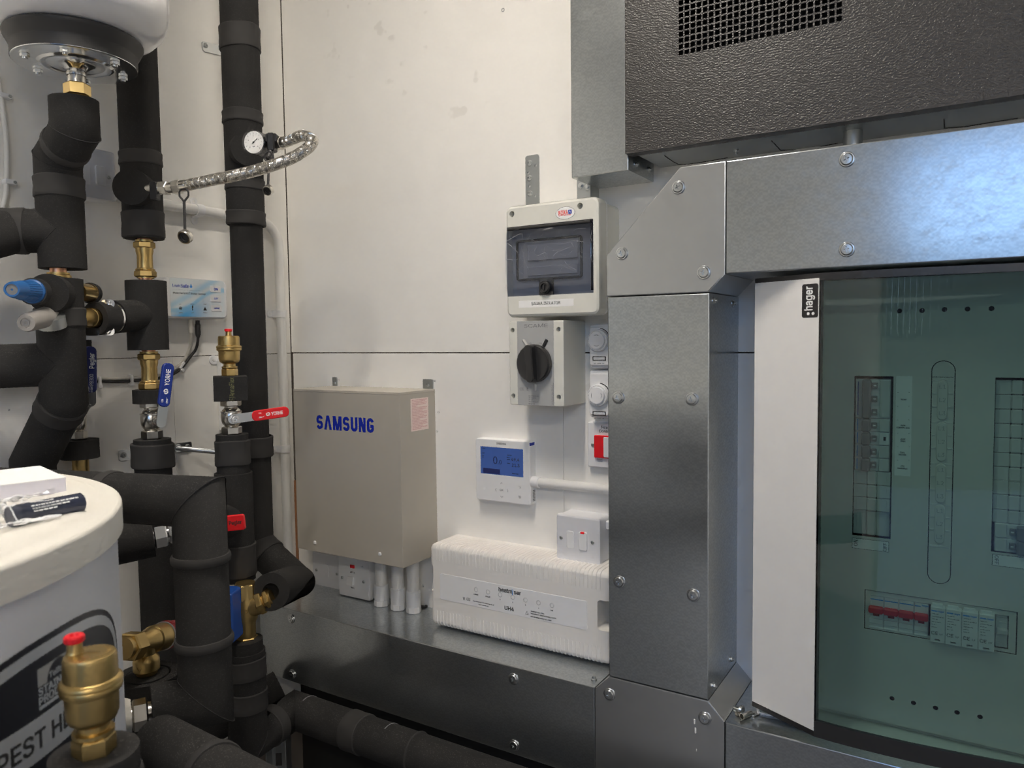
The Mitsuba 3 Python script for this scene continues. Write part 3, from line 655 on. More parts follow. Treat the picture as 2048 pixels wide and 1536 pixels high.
for i in range(8):
    p = atX(1065, 982+i*2.9, uR3); add(k, 'vent_slot', onB(box2(uR3-0.0005, uR3+0.0003, p[2]-0.0006, p[2]+0.0006, 0.004, 0.0125, 0.0001)), 'dark_slot', False)
# conduit from the thermostat into the trunking
k = thing('conduit', 'white horizontal conduit running from the thermostat to the vertical trunking', 'conduit')
va = bx(1100, 967, 0.013)[1]; rr = 0.0102
add(k, 'pipe', onB(lathe([(0, 0), (rr*0.86, 0), (rr*0.86, -0.4822-uR3-0.004), (0, -0.4822-uR3-0.004)], (uR3+0.004, va, 0.0125), (1, 0, 0), 32)), 'pvc')
add(k, 'coupler', onB(lathe([(0, 0), (rr*1.06, 0), (rr*1.06, 0.0145), (rr*0.95, 0.0155), (0, 0.0155)], (uR3+0.0003, va, 0.0125), (1, 0, 0), 32)), 'white_plastic')

# --- weatherproof enclosure with a smoked cover
k = thing('breaker_enclosure', 'pale grey breaker enclosure with a smoked cover wrapped in torn clear film', 'enclosure')
wW, wB = 0.088, 0.058
def ws_(x, y, w=wW): return bx(1000+x*0.16925, 380+y*0.16925, w)
a, b, c, d = ws_(58, 205), ws_(1172, 80), ws_(78, 1508), ws_(1172, 1500)
u0, u1 = (a[0]+c[0])/2, (b[0]+d[0])/2; v0, v1 = c[1], a[1]+0.001
cu, cv, ww, hh = (u0+u1)/2, (v0+v1)/2, u1-u0, v1-v0
add(k, 'back_box', onB(rplate(ww-0.008, hh-0.008, 0.010, [(0, 0), (0, wB)]), cu+0.001, cv, 0), 'light_grey_plastic')
add(k, 'seal_rim', onB(rplate(ww-0.001, hh-0.001, 0.010, [(0.001, wB-0.004), (0, wB-0.003), (0, wB+0.001)]), cu, cv, 0), 'white_plastic')
# the lid: a frame with an opening for the cover
wa, wb_, wc, wd = ws_(75, 425), ws_(1100, 300), ws_(80, 1262), ws_(1105, 1215)
ou0, ou1 = (wa[0]+wc[0])/2, (wb_[0]+wd[0])/2; ov1, ov0 = (wa[1]+wb_[1])/2-0.004, (wc[1]+wd[1])/2
outer = sg.Polygon(rrect(ww, hh, 0.011)); inner = sg.box(ou0-cu, ov0-cv, ou1-cu, ov1-cv)
lid = rplate(ww, hh, 0.012, [(0, wB+0.001), (0, wW-0.006), (0.0016, wW-0.002), (0.005, wW)], 8)
lid = cut(lid, trimesh.creation.box((ou1-ou0, ov1-ov0, 0.1), trimesh.transformations.translation_matrix([(ou0+ou1)/2-cu, (ov0+ov1)/2-cv, wW+0.05-0.022])))
holes = []
for x, y in ((140, 285), (945, 188)):
    u, v = ws_(x, y); holes.append(moved(disc(0.0052, 0.05), (u-cu, v-cv, wW-0.012)))
lid = cut(lid, *holes)
add(k, 'lid', onB(lid, cu, cv, 0), 'light_grey_plastic')
for x, y in ((140, 285), (945, 188)):
    u, v = ws_(x, y); add(k, 'lid_screw', onB(slot_screw(0.0042, 20), u, v, wW-0.012), 'mid_grey_plastic')
add(k, 'inner_panel', onB(rplate(ou1-ou0-0.001, ov1-ov0-0.001, 0.001, [(0, wB), (0, wW-0.020)], 2), (ou0+ou1)/2, (ov0+ov1)/2, 0), 'mid_grey_plastic', False)
ia, ib = ws_(140, 610), ws_(905, 1010)
iu0, iu1, iv0, iv1 = ia[0], ib[0], (ws_(150, 1065)[1]+ws_(905, 1005)[1])/2, (ws_(140, 600)[1]+ws_(905, 530)[1])/2
add(k, 'window_frame', onB(cut(rplate(iu1-iu0+0.004, iv1-iv0+0.004, 0.006, [(0, 0), (0, 0.003), (0.0008, 0.0036)]), trimesh.creation.box((iu1-iu0-0.003, iv1-iv0-0.003, 0.1))), (iu0+iu1)/2, (iv0+iv1)/2, wW-0.020), 'black_plastic')
add(k, 'blank_module', onB(cat(rplate((iu1-iu0)*0.86, (iv1-iv0)*0.94, 0.002, [(0, 0), (0, 0.002)]), moved(bar((iu1-iu0)*0.78, (iv1-iv0)*0.42, 0.004, e=0.001), (0.004, 0.012, 0.003)), moved(bar((iu1-iu0)*0.78, (iv1-iv0)*0.24, 0.003, e=0.001), (0.004, -0.020, 0.003))), (iu0+iu1)/2+0.004, (iv0+iv1)/2, wW-0.0198), 'pale_grey_plastic', False)
# smoked cover: a bowed sheet across the opening
def bow(u0, u1, v0, v1, w0, rise, n=16, edge=0.012):
    cols = []
    for x in np.linspace(0, 1, n+1):
        y = v0+(v1-v0)*x; cols.append([(u0, y, w0+rise*math.sin(math.pi*x)**0.5*0.75), (u0+0.003, y, w0+rise*math.sin(math.pi*x)**0.5), (u1-0.003, y, w0+rise*math.sin(math.pi*x)**0.5), (u1, y, w0+rise*math.sin(math.pi*x)**0.5*0.75)])
    v = [p for r in cols for p in r]; f = []
    for i in range(n):
        for j in range(3): a = i*4+j; f.append((a, a+1, a+5)); f.append((a, a+5, a+4))
    return tm(v, f)
cov = bow(ou0+0.0008, ou1-0.0008, ov0+0.0008, ov1-0.0008, wW-0.003, 0.009)
add(k, 'smoked_cover', onB(cov), 'smoked_pane', 40, label='smoked transparent cover')
add(k, 'hinge_edge', onB(cat(sweep([(ou0+0.004, ov1-0.004, wW), (ou1-0.004, ov1-0.004, wW)], 0.0028, 12), moved(bar(0.006, ov1-ov0-0.01, 0.003), (ou1-0.004, (ov0+ov1)/2, wW-0.006)))), 'black_plastic')
u, v = ws_(543, 1150); add(k, 'lock', onB(cat(rplate(0.027, 0.030, 0.004, [(0, 0.0), (0, 0.004)]), lathe([(0, 0), (0.0105, 0), (0.0105, 0.010), (0.0085, 0.012), (0.0062, 0.012), (0.0055, 0.009), (0, 0.009)], n=32), moved(bar(0.0016, 0.009, 0.004), (0, 0, 0.010))), u, v, wW-0.004), 'black_plastic', label='round black lock')
# clear film: a crumpled sheet with a few folded creases
rng = np.random.default_rng(5)
cr = []
for path in (((60, 610), (140, 670), (210, 740)), ((75, 605), (160, 555), (235, 515)), ((262, 510), (258, 590), (262, 650), (245, 700)), ((360, 515), (320, 590), (290, 650)), ((745, 530), (785, 575), (835, 600), (880, 595)), ((690, 725), (760, 700), (860, 655)), ((690, 735), (740, 768), (800, 760), (880, 690)),
             ((880, 640), (915, 720), (960, 790), (1040, 805)), ((265, 700), (280, 800), (310, 890), (360, 975)), ((760, 840), (800, 890), (900, 945)), ((665, 940), (740, 970)), ((570, 570), (530, 640), (525, 730), (565, 757)), ((845, 505), (900, 460), (1010, 450)), ((450, 775), (520, 740)), ((60, 820), (200, 825)), ((900, 600), (985, 610)),
             ((640, 630), (720, 640), (830, 610)), ((700, 870), (790, 920), (880, 960)), ((240, 720), (235, 790), (270, 840)), ((1075, 680), (1095, 730), (1070, 790), (1090, 850)), ((1085, 470), (1070, 560), (1090, 610)), ((430, 600), (470, 620)), ((620, 780), (690, 720))):
    pts = []
    for x, y in path:
        u, v = ws_(x, y, wW+0.008); pts.append((u, v, wW+0.0072))
    cr.append(sweep(curve(pts, 6), 0.00016 if rng.random() < 0.7 else 0.00034, 5))
for _ in range(46):
    x0, y0, an, L_ = rng.uniform(70, 1060), rng.uniform(470, 990), rng.uniform(0, 6.28), rng.uniform(25, 120)
    pts = []
    for q_ in range(4):
        u, v = ws_(x0+L_*q_/3*math.cos(an)+rng.uniform(-8, 8), y0+L_*q_/3*math.sin(an)+rng.uniform(-8, 8), wW+0.008)
        if ou0+0.002 < u < ou1-0.002: pts.append((u, v, wW+0.0072))
    if len(pts) > 2: cr.append(sweep(curve(pts, 4), 0.00013, 4))
add(k, 'film_crease', onB(cat(*cr)), 'crease', 40, kind='stuff', label='white creases of torn clear protective film')
# maker's badge and the strip label
u, v = ws_(772, 272); eb = lathe([(0, 0), (1, 0), (1, 0.0004), (0, 0.0005)], n=40); eb.apply_transform(np.diag([0.0178, 0.0102, 1, 1]))
add(k, 'badge', onB(eb, u, v, wW), 'paper', label='oval white badge with red lettering'); rim = sweep([(0.0178*math.cos(t), 0.0102*math.sin(t), 0.0004) for t in np.linspace(0, 2*math.pi, 41)], 0.0003, 6); add(k, 'badge_rim', onB(rim, u, v, wW), 'ink_grey')
u2, v2 = ws_(745, 268); add(k, 'badge_lettering', onB(text('WISKA', w=0.0185, h=0.0070, bold=True), u2, v2, wW+0.0004), 'ink_red', False)
u2, v2 = ws_(828, 257); add(k, 'badge_emblem', onB(cat(rplate(0.0066, 0.0068, 0.001, [(0, 0), (0, 0.0003)], 2)), u2, v2, wW+0.0004), 'ink_blue', False); add(k, 'badge_triangle', onB(sweep([(-0.0017, -0.0015, 0.0004), (0, 0.0018, 0.0004), (0.0017, -0.0015, 0.0004)], 0.0004, 6), u2, v2, wW+0.0004), 'ink_white')
u2, v2 = ws_(770, 299); add(k, 'badge_strapline', onB(lines([1], 0.023, 0.001, 0.0010, 0.0002, 9), u2, v2, wW+0.0004), 'ink_red', False)
la, lb, lc, ld = ws_(222, 1308), ws_(870, 1285), ws_(225, 1395), ws_(872, 1368)
lu, lv = (la[0]+lb[0])/2, (la[1]+lb[1]+lc[1]+ld[1])/4
add(k, 'strip_label', onB(rplate(lb[0]-la[0], (la[1]-lc[1]+lb[1]-ld[1])/2, 0.0004, [(0, 0), (0, 0.0003)], 2), lu, lv, wW), 'paper', False, label='white strip label with black capitals')
add(k, 'lettering', onB(text('SAUNA ISOLATOR', w=(ws_(710, 1335)[0]-ws_(372, 1335)[0]), h=0.0052), ws_(541, 1340)[0], ws_(541, 1337)[1], wW+0.0003), 'ink_black', False)

# --- fixing strips on the wall
k = thing('fixing_strip', 'galvanised perforated strip on the wall above the left side of the breaker enclosure', 'bracket')
a, b = bx(1050, 312, 0.003), bx(1078, 405, 0.003)
st_ = rplate(b[0]-a[0], a[1]-b[1]+0.03, 0.004, [(0, 0.0005), (0, 0.0022), (0.0004, 0.0026)])
hl = []
cu_, cv_ = (a[0]+b[0])/2, (a[1]+b[1]-0.03)/2
for x, y in ((1071, 331), (1056.5, 345), (1059, 372), (1070, 392)): u, v = bx(x, y, 0.0026); hl.append(moved(disc(0.0024, 0.02), (u-cu_, v-cv_, -0.005)))
add(k, 'strip', onB(cut(st_, *hl), cu_, cv_, 0), 'dull_zinc', False)
for x, y in ((1059, 326), (1059, 356), (1060, 387)): u, v = bx(x, y, 0.0026); add(k, 'screw', onB(recess_screw(0.0055, 0.0030), u, v, 0.0026), 'zinc')
k = thing('fixing_strip', 'dark bracket strip between the top trunking and the right side of the breaker enclosure', 'bracket')
a, b = bx(1154, 364, 0.04), bx(1181, 395, 0.04)
add(k, 'strip', onB(rplate(b[0]-a[0], 0.05, 0.002, [(0, 0.033), (0, 0.040)]), (a[0]+b[0])/2, b[1]+0.008, 0), 'dull_zinc', False)
for x, y in ((1162, 371), (1175, 374)): u, v = bx(x, y, 0.04); add(k, 'bolt', onB(cat(lathe([(0, 0), (0.0050, 0), (0.0050, 0.001), (0, 0.001)], n=20), hexnut(0.0036, 0.004, (0, 0, 0.001), (0, 0, 1))), u, v, 0.04), 'zinc')
add(k, 'stand_off', onB(box2(a[0]+0.002, b[0]-0.002, b[1]-0.01, b[1]+0.03, 0.0004, 0.034)), 'dull_zinc', False)

# --- rotary isolator
wR = 0.083
k = thing('rotary_isolator', 'grey rotary isolator with a large round black handle below the breaker enclosure', 'isolator switch')
def rs(x, y, w=wR): return bx(980+x*0.23445, 600+y*0.23445, w)
a, b, c, d = rs(160, 182), rs(628, 172), rs(168, 893), rs(630, 912)
u0, u1 = (a[0]+c[0])/2, (b[0]+d[0])/2; v1, v0 = (a[1]+b[1])/2, (c[1]+d[1])/2
cu, cv, ww, hh = (u0+u1)/2, (v0+v1)/2, u1-u0, v1-v0
base = rplate(ww, hh, 0.003, [(0, 0), (0, wR-0.002), (0.0006, wR-0.0006), (0.002, wR)])
hs_ = []
for x, y in ((192, 258), (583, 250), (199, 818), (587, 829)):
    u, v = rs(x, y); hs_.append(moved(disc(0.0042, 0.05), (u-cu, v-cv, wR-0.010)))
add(k, 'case', onB(cut(base, *hs_), cu, cv, 0), 'light_grey_plastic')
for x, y in ((192, 258), (583, 250), (199, 818), (587, 829)):
    u, v = rs(x, y); add(k, 'case_screw', onB(slot_screw(0.0036, 50), u, v, wR-0.010), 'mid_grey_plastic')
fa, fb = (rs(232, 540)[0]+rs(240, 180)[0])/2-0.0005, rs(545, 540)[0]
fu = (fa+fb)/2
add(k, 'front_plate', onB(rplate(fb-fa, hh-0.0005, 0.0008, [(0, -0.001), (0, 0.0008), (0.0003, 0.001)], 2), fu, cv, wR), 'mid_grey_plastic', label='mid grey front plate')
wp = wR+0.001
ku, kv = rs(390, 540, wp); kr = (rs(530, 540, wp)[0]-rs(250, 540, wp)[0])/2
ea, eb_ = rs(290, 205, wp), rs(490, 228, wp)
add(k, 'lettering', onB(text('SCAME', w=eb_[0]-ea[0], h=0.0062), (ea[0]+eb_[0])/2, (ea[1]+eb_[1])/2-0.0005, wp), 'ink_grey', False)
knob = lathe([(0, 0), (kr*0.96, 0), (kr, 0.002), (kr, 0.010), (kr*0.93, 0.0125), (kr*0.90, 0.012), (0, 0.011)], n=56)
add(k, 'knob', onB(knob, ku, kv, wp), 'black_plastic')
hnd = cut(rplate(kr*0.46, kr*1.96, kr*0.2, [(0, 0.008), (0, 0.024), (0.0015, 0.026)]), )
hnd.apply_transform(trimesh.transformations.rotation_matrix(math.radians(4), [0, 0, 1]))
add(k, 'handle', onB(hnd, ku, kv, wp), 'black_plastic', label='black turning grip')
for (x0, y0), (x1, y1), mm in (((318, 395), (285, 340), 'pale_grey_plastic'), ((458, 395), (487, 338), 'ink_black'), ((389, 720), (389, 775), 'pale_grey_plastic')):
    p, q = rs(x0, y0, wp), rs(x1, y1, wp); add(k, 'pointer', onB(sweep([(p[0], p[1], 0.0002), (q[0], q[1], 0.0002)], 0.0030, 12), 0, 0, wp), mm)
for x, y in ((287, 541), (515, 541)):
    u, v = rs(x, y, wp); add(k, 'knob_mark', onB(bar(0.0062 if x < 400 else 0.003, 0.0050, 0.0006), u, v, wp+0.0113), 'pale_grey_plastic', False)
u, v = rs(342, 371, wp); add(k, 'lettering', onB(text('OFF', h=0.0026, spin=12), u, v, wp), 'ink_grey', False)
u, v = rs(432, 371, wp); add(k, 'lettering', onB(text('ON', h=0.0026, spin=-12), u, v, wp), 'ink_grey', False)
u, v = rs(288, 760, wp); add(k, 'lettering', onB(text('CE', h=0.0048), u-0.004, v, wp), 'ink_grey', False); add(k, 'lettering', onB(cat(moved(text('UK', h=0.0021, bold=True), (0, 0.0014, 0)), moved(text('CA', h=0.0021, bold=True), (0, -0.0014, 0))), u+0.0075, v, wp), 'ink_grey', False)
u, v = rs(385, 820, wp); add(k, 'small_print', onB(lines([.8, .6, .35, .75, .5], 0.026, 0.0034, 0.0014, 0.0002, 4), u, v, wp), 'ink_grey', False)
u, v = rs(530, 800, wp); q = lines([.9, 1], 0.038, 0.0024, 0.0011, 0.0002, 6); q.apply_transform(trimesh.transformations.rotation_matrix(math.pi/2, [0, 0, 1])); add(k, 'small_print', onB(q, u, v, wp), 'ink_grey', False)

# --- two mechanical timers and the fire alarm switch, partly behind the trunking
for i, (y0, y1, dy) in enumerate(((650, 737, 681), (743, 836, 791))):
    k = thing('wall_timer', ['white wall timer with a round dial, upper of the two beside the vertical trunking', 'white wall timer with a round dial, lower of the two, above the fire alarm switch'][i], 'timer', 'wall timers beside the trunking')
    wq = 0.030; a, c = bx(1174.5, (y0+y1)/2, wq), None
    vt, vb = bx(1190, y0-3, wq)[1], bx(1190, y1+1, wq)[1]; s_ = 0.084; cu, cv = a[0]+s_/2, (vt+vb)/2
    add(k, 'back_plate', onB(rplate(s_, vt-vb-0.001, 0.005, [(0, 0), (0, wq-0.012), (0.002, wq-0.009)]), cu, cv, 0), 'white_plastic')
    add(k, 'front', onB(rplate(s_-0.006, vt-vb-0.012, 0.004, [(0, wq-0.010), (0, wq-0.002), (0.0014, wq)]), cu+0.001, cv, 0), 'white_plastic')
    du, dv = bx(1197, dy, wq+0.006); dr_ = 0.0192
    du = bx(1174.5, dy, wq+0.006)[0]+dr_
    add(k, 'dial', onB(lathe([(0, 0), (dr_, 0), (dr_, 0.006), (dr_*0.94, 0.008), (dr_*0.76, 0.008), (dr_*0.74, 0.011), (0, 0.0112)], n=48), du, dv, wq-0.001), 'white_plastic')
    add(k, 'dial_tick', onB(cat(*[moved(bar(0.0004, 0.0016, 0.0003, e=0.00005), (0, 0, 0)).apply_transform(trimesh.transformations.translation_matrix([dr_*0.86*math.sin(t), dr_*0.86*math.cos(t), 0.0071])@trimesh.transformations.rotation_matrix(-t, [0, 0, 1])) for t in np.arange(48)*2*math.pi/48]), du, dv, wq), 'ink_grey', False, kind='stuff')
    for s__ in (1, -1):
        t0 = 0 if i == 0 else math.pi/2
        add(k, 'dial_mark', onB(sweep([(dr_*0.5*math.sin(t0+x)*s__, dr_*0.5*math.cos(t0+x)*s__, 0.0103) for x in np.linspace(-0.45, 0.45, 6)], 0.0004, 6), du, dv, wq), 'ink_grey')
    add(k, 'dial_arrow', onB(sweep([(dr_*1.10*math.sin(x), dr_*1.10*math.cos(x), 0.0004) for x in np.linspace(0.15, 1.2, 9)], 0.0007, 6), du, dv, wq), 'ink_black')
    uu, vv = bx(1197, dy+36, wq); add(k, 'slide_frame', onB(cut(rplate(0.025, 0.0078, 0.001, [(0, 0), (0, 0.0008)]), trimesh.creation.box((0.0225, 0.0055, 0.1))), uu+0.0015, vv, wq), 'ink_black', False)
    add(k, 'slide_switch', onB(bar(0.0205, 0.0040, 0.0014), uu+0.0015, vv, wq), 'grey_white_plastic', False)
    for j in range(3): u2, v2 = bx(1190+j*8.2, dy+46, wq); add(k, 'lettering', onB(text(('OFF', 'AUTO', 'ON')[j], h=0.0017, bold=True), u2, v2, wq), 'ink_grey', False)
k = thing('fire_alarm_switch', 'white alarm control switch with a red key rocker, lowest beside the vertical trunking', 'switch')
wq = 0.012
a = bx(1174, 850, wq); vt, vb = bx(1190, 844, wq)[1], bx(1190, 935, wq)[1]; s_ = vt-vb
add(k, 'face_plate', onB(rplate(s_, s_, 0.004, [(0, 0), (0, wq-0.003), (0.0024, wq)]), a[0]+s_/2, (vt+vb)/2, 0), 'white_plastic')
u, v = bx(1190, 892, wq); add(k, 'rocker_frame', onB(rplate(0.043, 0.040, 0.002, [(0, 0), (0, 0.004), (0.001, 0.0055)]), u+0.0215, v, wq), 'red_plastic', label='red key rocker') 
add(k, 'rocker', onB(rplate(0.022, 0.036, 0.002, [(0, 0), (0, 0.006), (0.001, 0.0075)]), u+0.030, v, wq), 'grey_white_plastic')
u, v = bx(1186, 890, wq); add(k, 'screw', onB(slot_screw(0.0034, 40), u, v, wq), 'dull_zinc')
for s_, x, y, h in (('Fire', 1203, 854.5, 0.0052), ('Controls', 1198, 862, 0.0052)):
    m = text(s_, h=h); m.apply_translation([-m.bounds[0][0], 0, 0]); u, v = bx(x, y, wq); add(k, 'lettering', onB(m, u, v, wq), 'ink_black', False)
for s_, x, y in (('Isolate', 1194, 918.5), ('Alarm', 1195.5, 922)):
    m = text(s_, h=0.0024); m.apply_translation([-m.bounds[0][0], 0, 0]); u, v = bx(x, y, wq); add(k, 'lettering', onB(m, u, v, wq), 'ink_grey', False)

# --- old screw holes and marks in the boards
for x, y, r in ((877, 824.5, .0018), (874, 863, .0016), (678, 760, .0014), (870, 762, .0017), (1006, 20, .0028), (846, 1172, 0.0022)):
    u, v = bx(x, y); add('wall_back', 'screw_hole', onB(lathe([(0, -0.002), (r*0.8, -0.0002), (r, 0.0004), (r*1.15, 0.0002), (r*1.2, 0)], n=16), u, v, 0.0002), 'ink_grey')
# --- loose hardware on the bottom trunking
k = thing('loose_bolt', 'small loose zinc bolt lying on the trunking beside the glazed door', 'bolt')
zt_ = -0.5590
p = atZ(1482, 1424, zt_); ax = unit((0.9, -0.5, 0.18)); q = p+np.array([0, 0, 0.0038])
add(k, 'shank', lathe([(0, -0.013), (0.0032, -0.013), (0.0034, -0.012), (0.0034, 0), (0, 0)], q, ax, 20), 'zinc'); add(k, 'head', lathe([(0, 0), (0.0066, 0), (0.0066, 0.0015), (0.004, 0.004), (0, 0.0046)], q, ax, 24), 'zinc')
k = thing('crimp_lug', 'loose tinned cable lug with its open barrel facing the viewer, by the glazed door', 'cable lug')
p = atZ(1492, 1436, zt_)+np.array([0, 0, 0.0048]); ax = unit((-0.45, -0.9, 0.0))
add(k, 'barrel', lathe([(0.0036, -0.004), (0.0036, 0.009), (0.0046, 0.009), (0.0046, -0.004), (0.0034, -0.011)], p, ax, 24), 'nickel')
tg = rplate(0.011, 0.018, 0.0054, [(0, -0.0007), (0, 0.0007)]); tg = cut(tg, moved(disc(0.0030, 0.1), (0, 0.003, -0.05)))
add(k, 'tongue', moved(tg, p-ax*0.018+np.array([0, 0, -0.0032]), basis((0, 0, 1), (0, 1, 0))@trimesh.transformations.rotation_matrix(math.radians(150), [0, 0, 1])[:3, :3]), 'nickel')
k = thing('loose_nut', 'small loose ring nut lying between the loose bolt and the cable lug', 'nut')
p = atZ(1477, 1433, zt_)+np.array([0, 0, 0.0042]); add(k, 'ring', lathe([(0.0024, 0), (0.0042, 0), (0.0042, 0.004), (0.0024, 0.004), (0.0024, 0)], p-np.array([0.002, 0, 0]), (1, -0.8, 0), 24), 'nickel')
k = thing('cable_tie', 'offcut of white cable tie poking out under the glazed door', 'cable tie')
pa, pb = atZ(1515, 1424, zt_+0.0015), atZ(1556, 1432, zt_+0.0015)
add(k, 'strap', sweep(curve([pa+np.array([0, 0.02, 0.006]), pa, (pa+pb)/2+np.array([0.003, -0.003, 0]), pb]), 0.0012, 8), 'white_plastic'); add(k, 'head', bar(0.006, 0.004, 0.003, tuple(pb)), 'white_plastic')

# ------------------------------------------------------------------ glazed distribution board
k = thing('distribution_board', 'distribution board with a bowed tinted glass door and a white edge strip, on the right', 'distribution board')
wP = 0.070
def q1(x, y, w=wP): return bx(1680+x*0.18227, 700+y*0.18227, w)
def q2(x, y, w=wP): return bx(1680+x*0.18227, 920+y*0.18227, w)
def q3(x, y, w=wP): return bx(1700+x*0.16992, 1160+y*0.16997, w)
zb, zt = -0.537, 0.0748
uE = 0.62
case = cat(box2(-0.262, -0.260, zb-0.016, zt+0.007, 0.0005, 0.118), box2(-0.262, uE, zb-0.016, zb-0.014, 0.0005, 0.115), box2(-0.262, uE, zt+0.005, zt+0.007, 0.0005, 0.115), box2(-0.262, uE, zb-0.016, zt+0.007, 0.0005, 0.002), box2(-0.262, uE, zb-0.016, -0.545, 0.058, 0.062))
add(k, 'case', onB(case), 'door_white', False)
prof = [(-0.2702, 1.1000), (-0.1768, 1.0560)]
gl = [(-0.1768, 1.0556), (-0.15, 1.0533), (-0.125, 1.0524), (-0.09, 1.0528), (-0.06, 1.0540), (-0.02, 1.0575), (0.03, 1.0630), (0.10, 1.0725), (0.2, 1.089), (0.3, 1.109)]
def sheet(pts, z0, z1):
    v = [(x, y, z0) for x, y in pts]+[(x, y, z1) for x, y in pts]; n = len(pts)
    return tm(v, [f for i in range(n-1) for f in ((i, i+1, n+i+1), (i, n+i+1, n+i))])
def strip(pts, z0, z1, t=0.004, top=0.0):
    """A band of thickness t (towards the wall) along a plan profile."""
    P = sg.LineString(pts); off = [(x, y+t) for x, y in pts]
    return moved(extrude(sg.Polygon(pts+off[::-1]).buffer(0), z1-z0), (0, 0, z0))
add(k, 'edge_strip', strip(prof, zb, zt, 0.0035), 'door_white', False, label='white edge strip of the door')
add(k, 'door_frame', cat(strip([prof[0], prof[1]], zb-0.0075, zb, 0.006), strip([prof[0], prof[1]], zt, zt+0.0065, 0.006), strip(gl, zb-0.0075, zb+0.0150, 0.006), strip(gl, zt-0.003, zt+0.0065, 0.006), strip([gl[0], (gl[0][0]+0.0025, gl[0][1]-0.0002)], zb, zt, 0.02)), 'black_plastic', False, label='black door frame')
add(k, 'glass_pane', sheet(gl, zb+0.015, zt-0.003), 'tinted_pane', True, label='bowed tinted glass pane')
# badge lettered upwards on the edge strip
e0, e1 = np.array(prof[0]), np.array(prof[1]); ex = unit(np.r_[e1-e0, 0]); en = np.array([ex[1], -ex[0], 0]); L = np.linalg.norm(e1-e0)
MD = np.stack([ex, [0, 0, 1], en], 1)
def onD(m, s, z, o=0.0): p = np.r_[e0, 0]+ex*s+en*o; return moved(m, (p[0], p[1], z), MD)
def dpt(x, y):
    r = ray(x, y); n = en; t = (np.r_[e0, 0]@n)/(r@n); p = r*t; return (p-np.r_[e0, 0])@ex, p[2]
s0, z0_ = dpt(1604, 569); s1_, z1_ = dpt(1636, 635); s2_, z2_ = dpt(1605, 635)
s0 = (s0+s2_)/2; bz = (z0_+ (z1_+z2_)/2)/2; bh_ = abs(z0_-(z1_+z2_)/2); bw_ = s1_-s0
add(k, 'badge', onD(rplate(bw_, bh_, 0.003, [(0, 0.0), (0, 0.0006), (0.0003, 0.0009)]), s0+bw_/2, bz), 'ink_black', label='black badge with white lettering')
add(k, 'badge_lettering', onD(text('hager', w=bh_*0.72, h=bw_*0.50, bold=True, spin=90), s0+bw_*0.50, bz+bh_*0.07, 0.0009), 'ink_white', False)
add(k, 'badge_dots', onD(cat(moved(disc(bw_*0.085, 0.0004), (0, 0, 0)), moved(disc(bw_*0.085, 0.0004), (bw_*0.30, 0, 0))), s0+bw_*0.42, bz-bh_*0.385, 0.0009), 'ink_white', False)

# --- inner panel with its openings
mL = [(q1(155, 285)[0]+q2(137, 820)[0])/2, (q1(588, 285)[0]+q2(555, 865)[0])/2]; mz1, mz0 = q1(155, 283)[1], (q2(137, 825)[1]+q2(555, 868)[1])/2
rL = q1(1706, 300)[0]; rz1, rz0 = q1(1706, 302)[1], q2(1655, 1005)[1]; rR = rL+(mL[1]-mL[0])
hb = [q3(172, 108)[0], (q3(1975, 380)[0]), q3(165, 570)[1], q3(172, 108)[1]]
hb[2] = (q3(165, 570)[1]+q3(1960, 885)[1])/2; hb[3] = (q3(172, 108)[1]+q3(1975, 378)[1])/2
P = sg.box(-0.258, -0.5445, uE-0.002, 0.0765)
P = P.difference(sg.box(mL[0], mz0, mL[1], mz1)).difference(sg.box(rL, rz0, rR, rz1)).difference(sg.box(hb[0], hb[2], hb[1], hb[3]))
slc = ((q1(1130, 115)[0]+q2(1090, 1360)[0])/2); slr = (q1(1265, 230)[0]-q1(998, 230)[0])/2; sz1, sz0 = q1(1130, 115)[1], q2(1090, 1362)[1]
slot_poly = sg.LineString([(slc, sz1-slr), (slc, sz0+slr)]).buffer(slr)
P = P.difference(slot_poly)
hp = [(1799, 622), (1844, 621), (1889, 619), (1935, 618), (1983, 617), (1784, 1397), (1827, 1406), (1871, 1416), (1914, 1425), (1960, 1434)]
pc = []
for x, y in hp: u, v = bx(x, y, wP); pc.append(sg.Point(u, v).buffer(0.0032))
P = P.difference(shapely.unary_union(pc))
add(k, 'inner_panel', onB(cat(extrude(P, 0.0014, wP-0.0014))), 'panel_grey', False, label='grey inner panel behind the glass')
add(k, 'backing', onB(box2(-0.257, uE-0.003, -0.54, 0.075, 0.030, 0.032)), 'dark_fill', False)
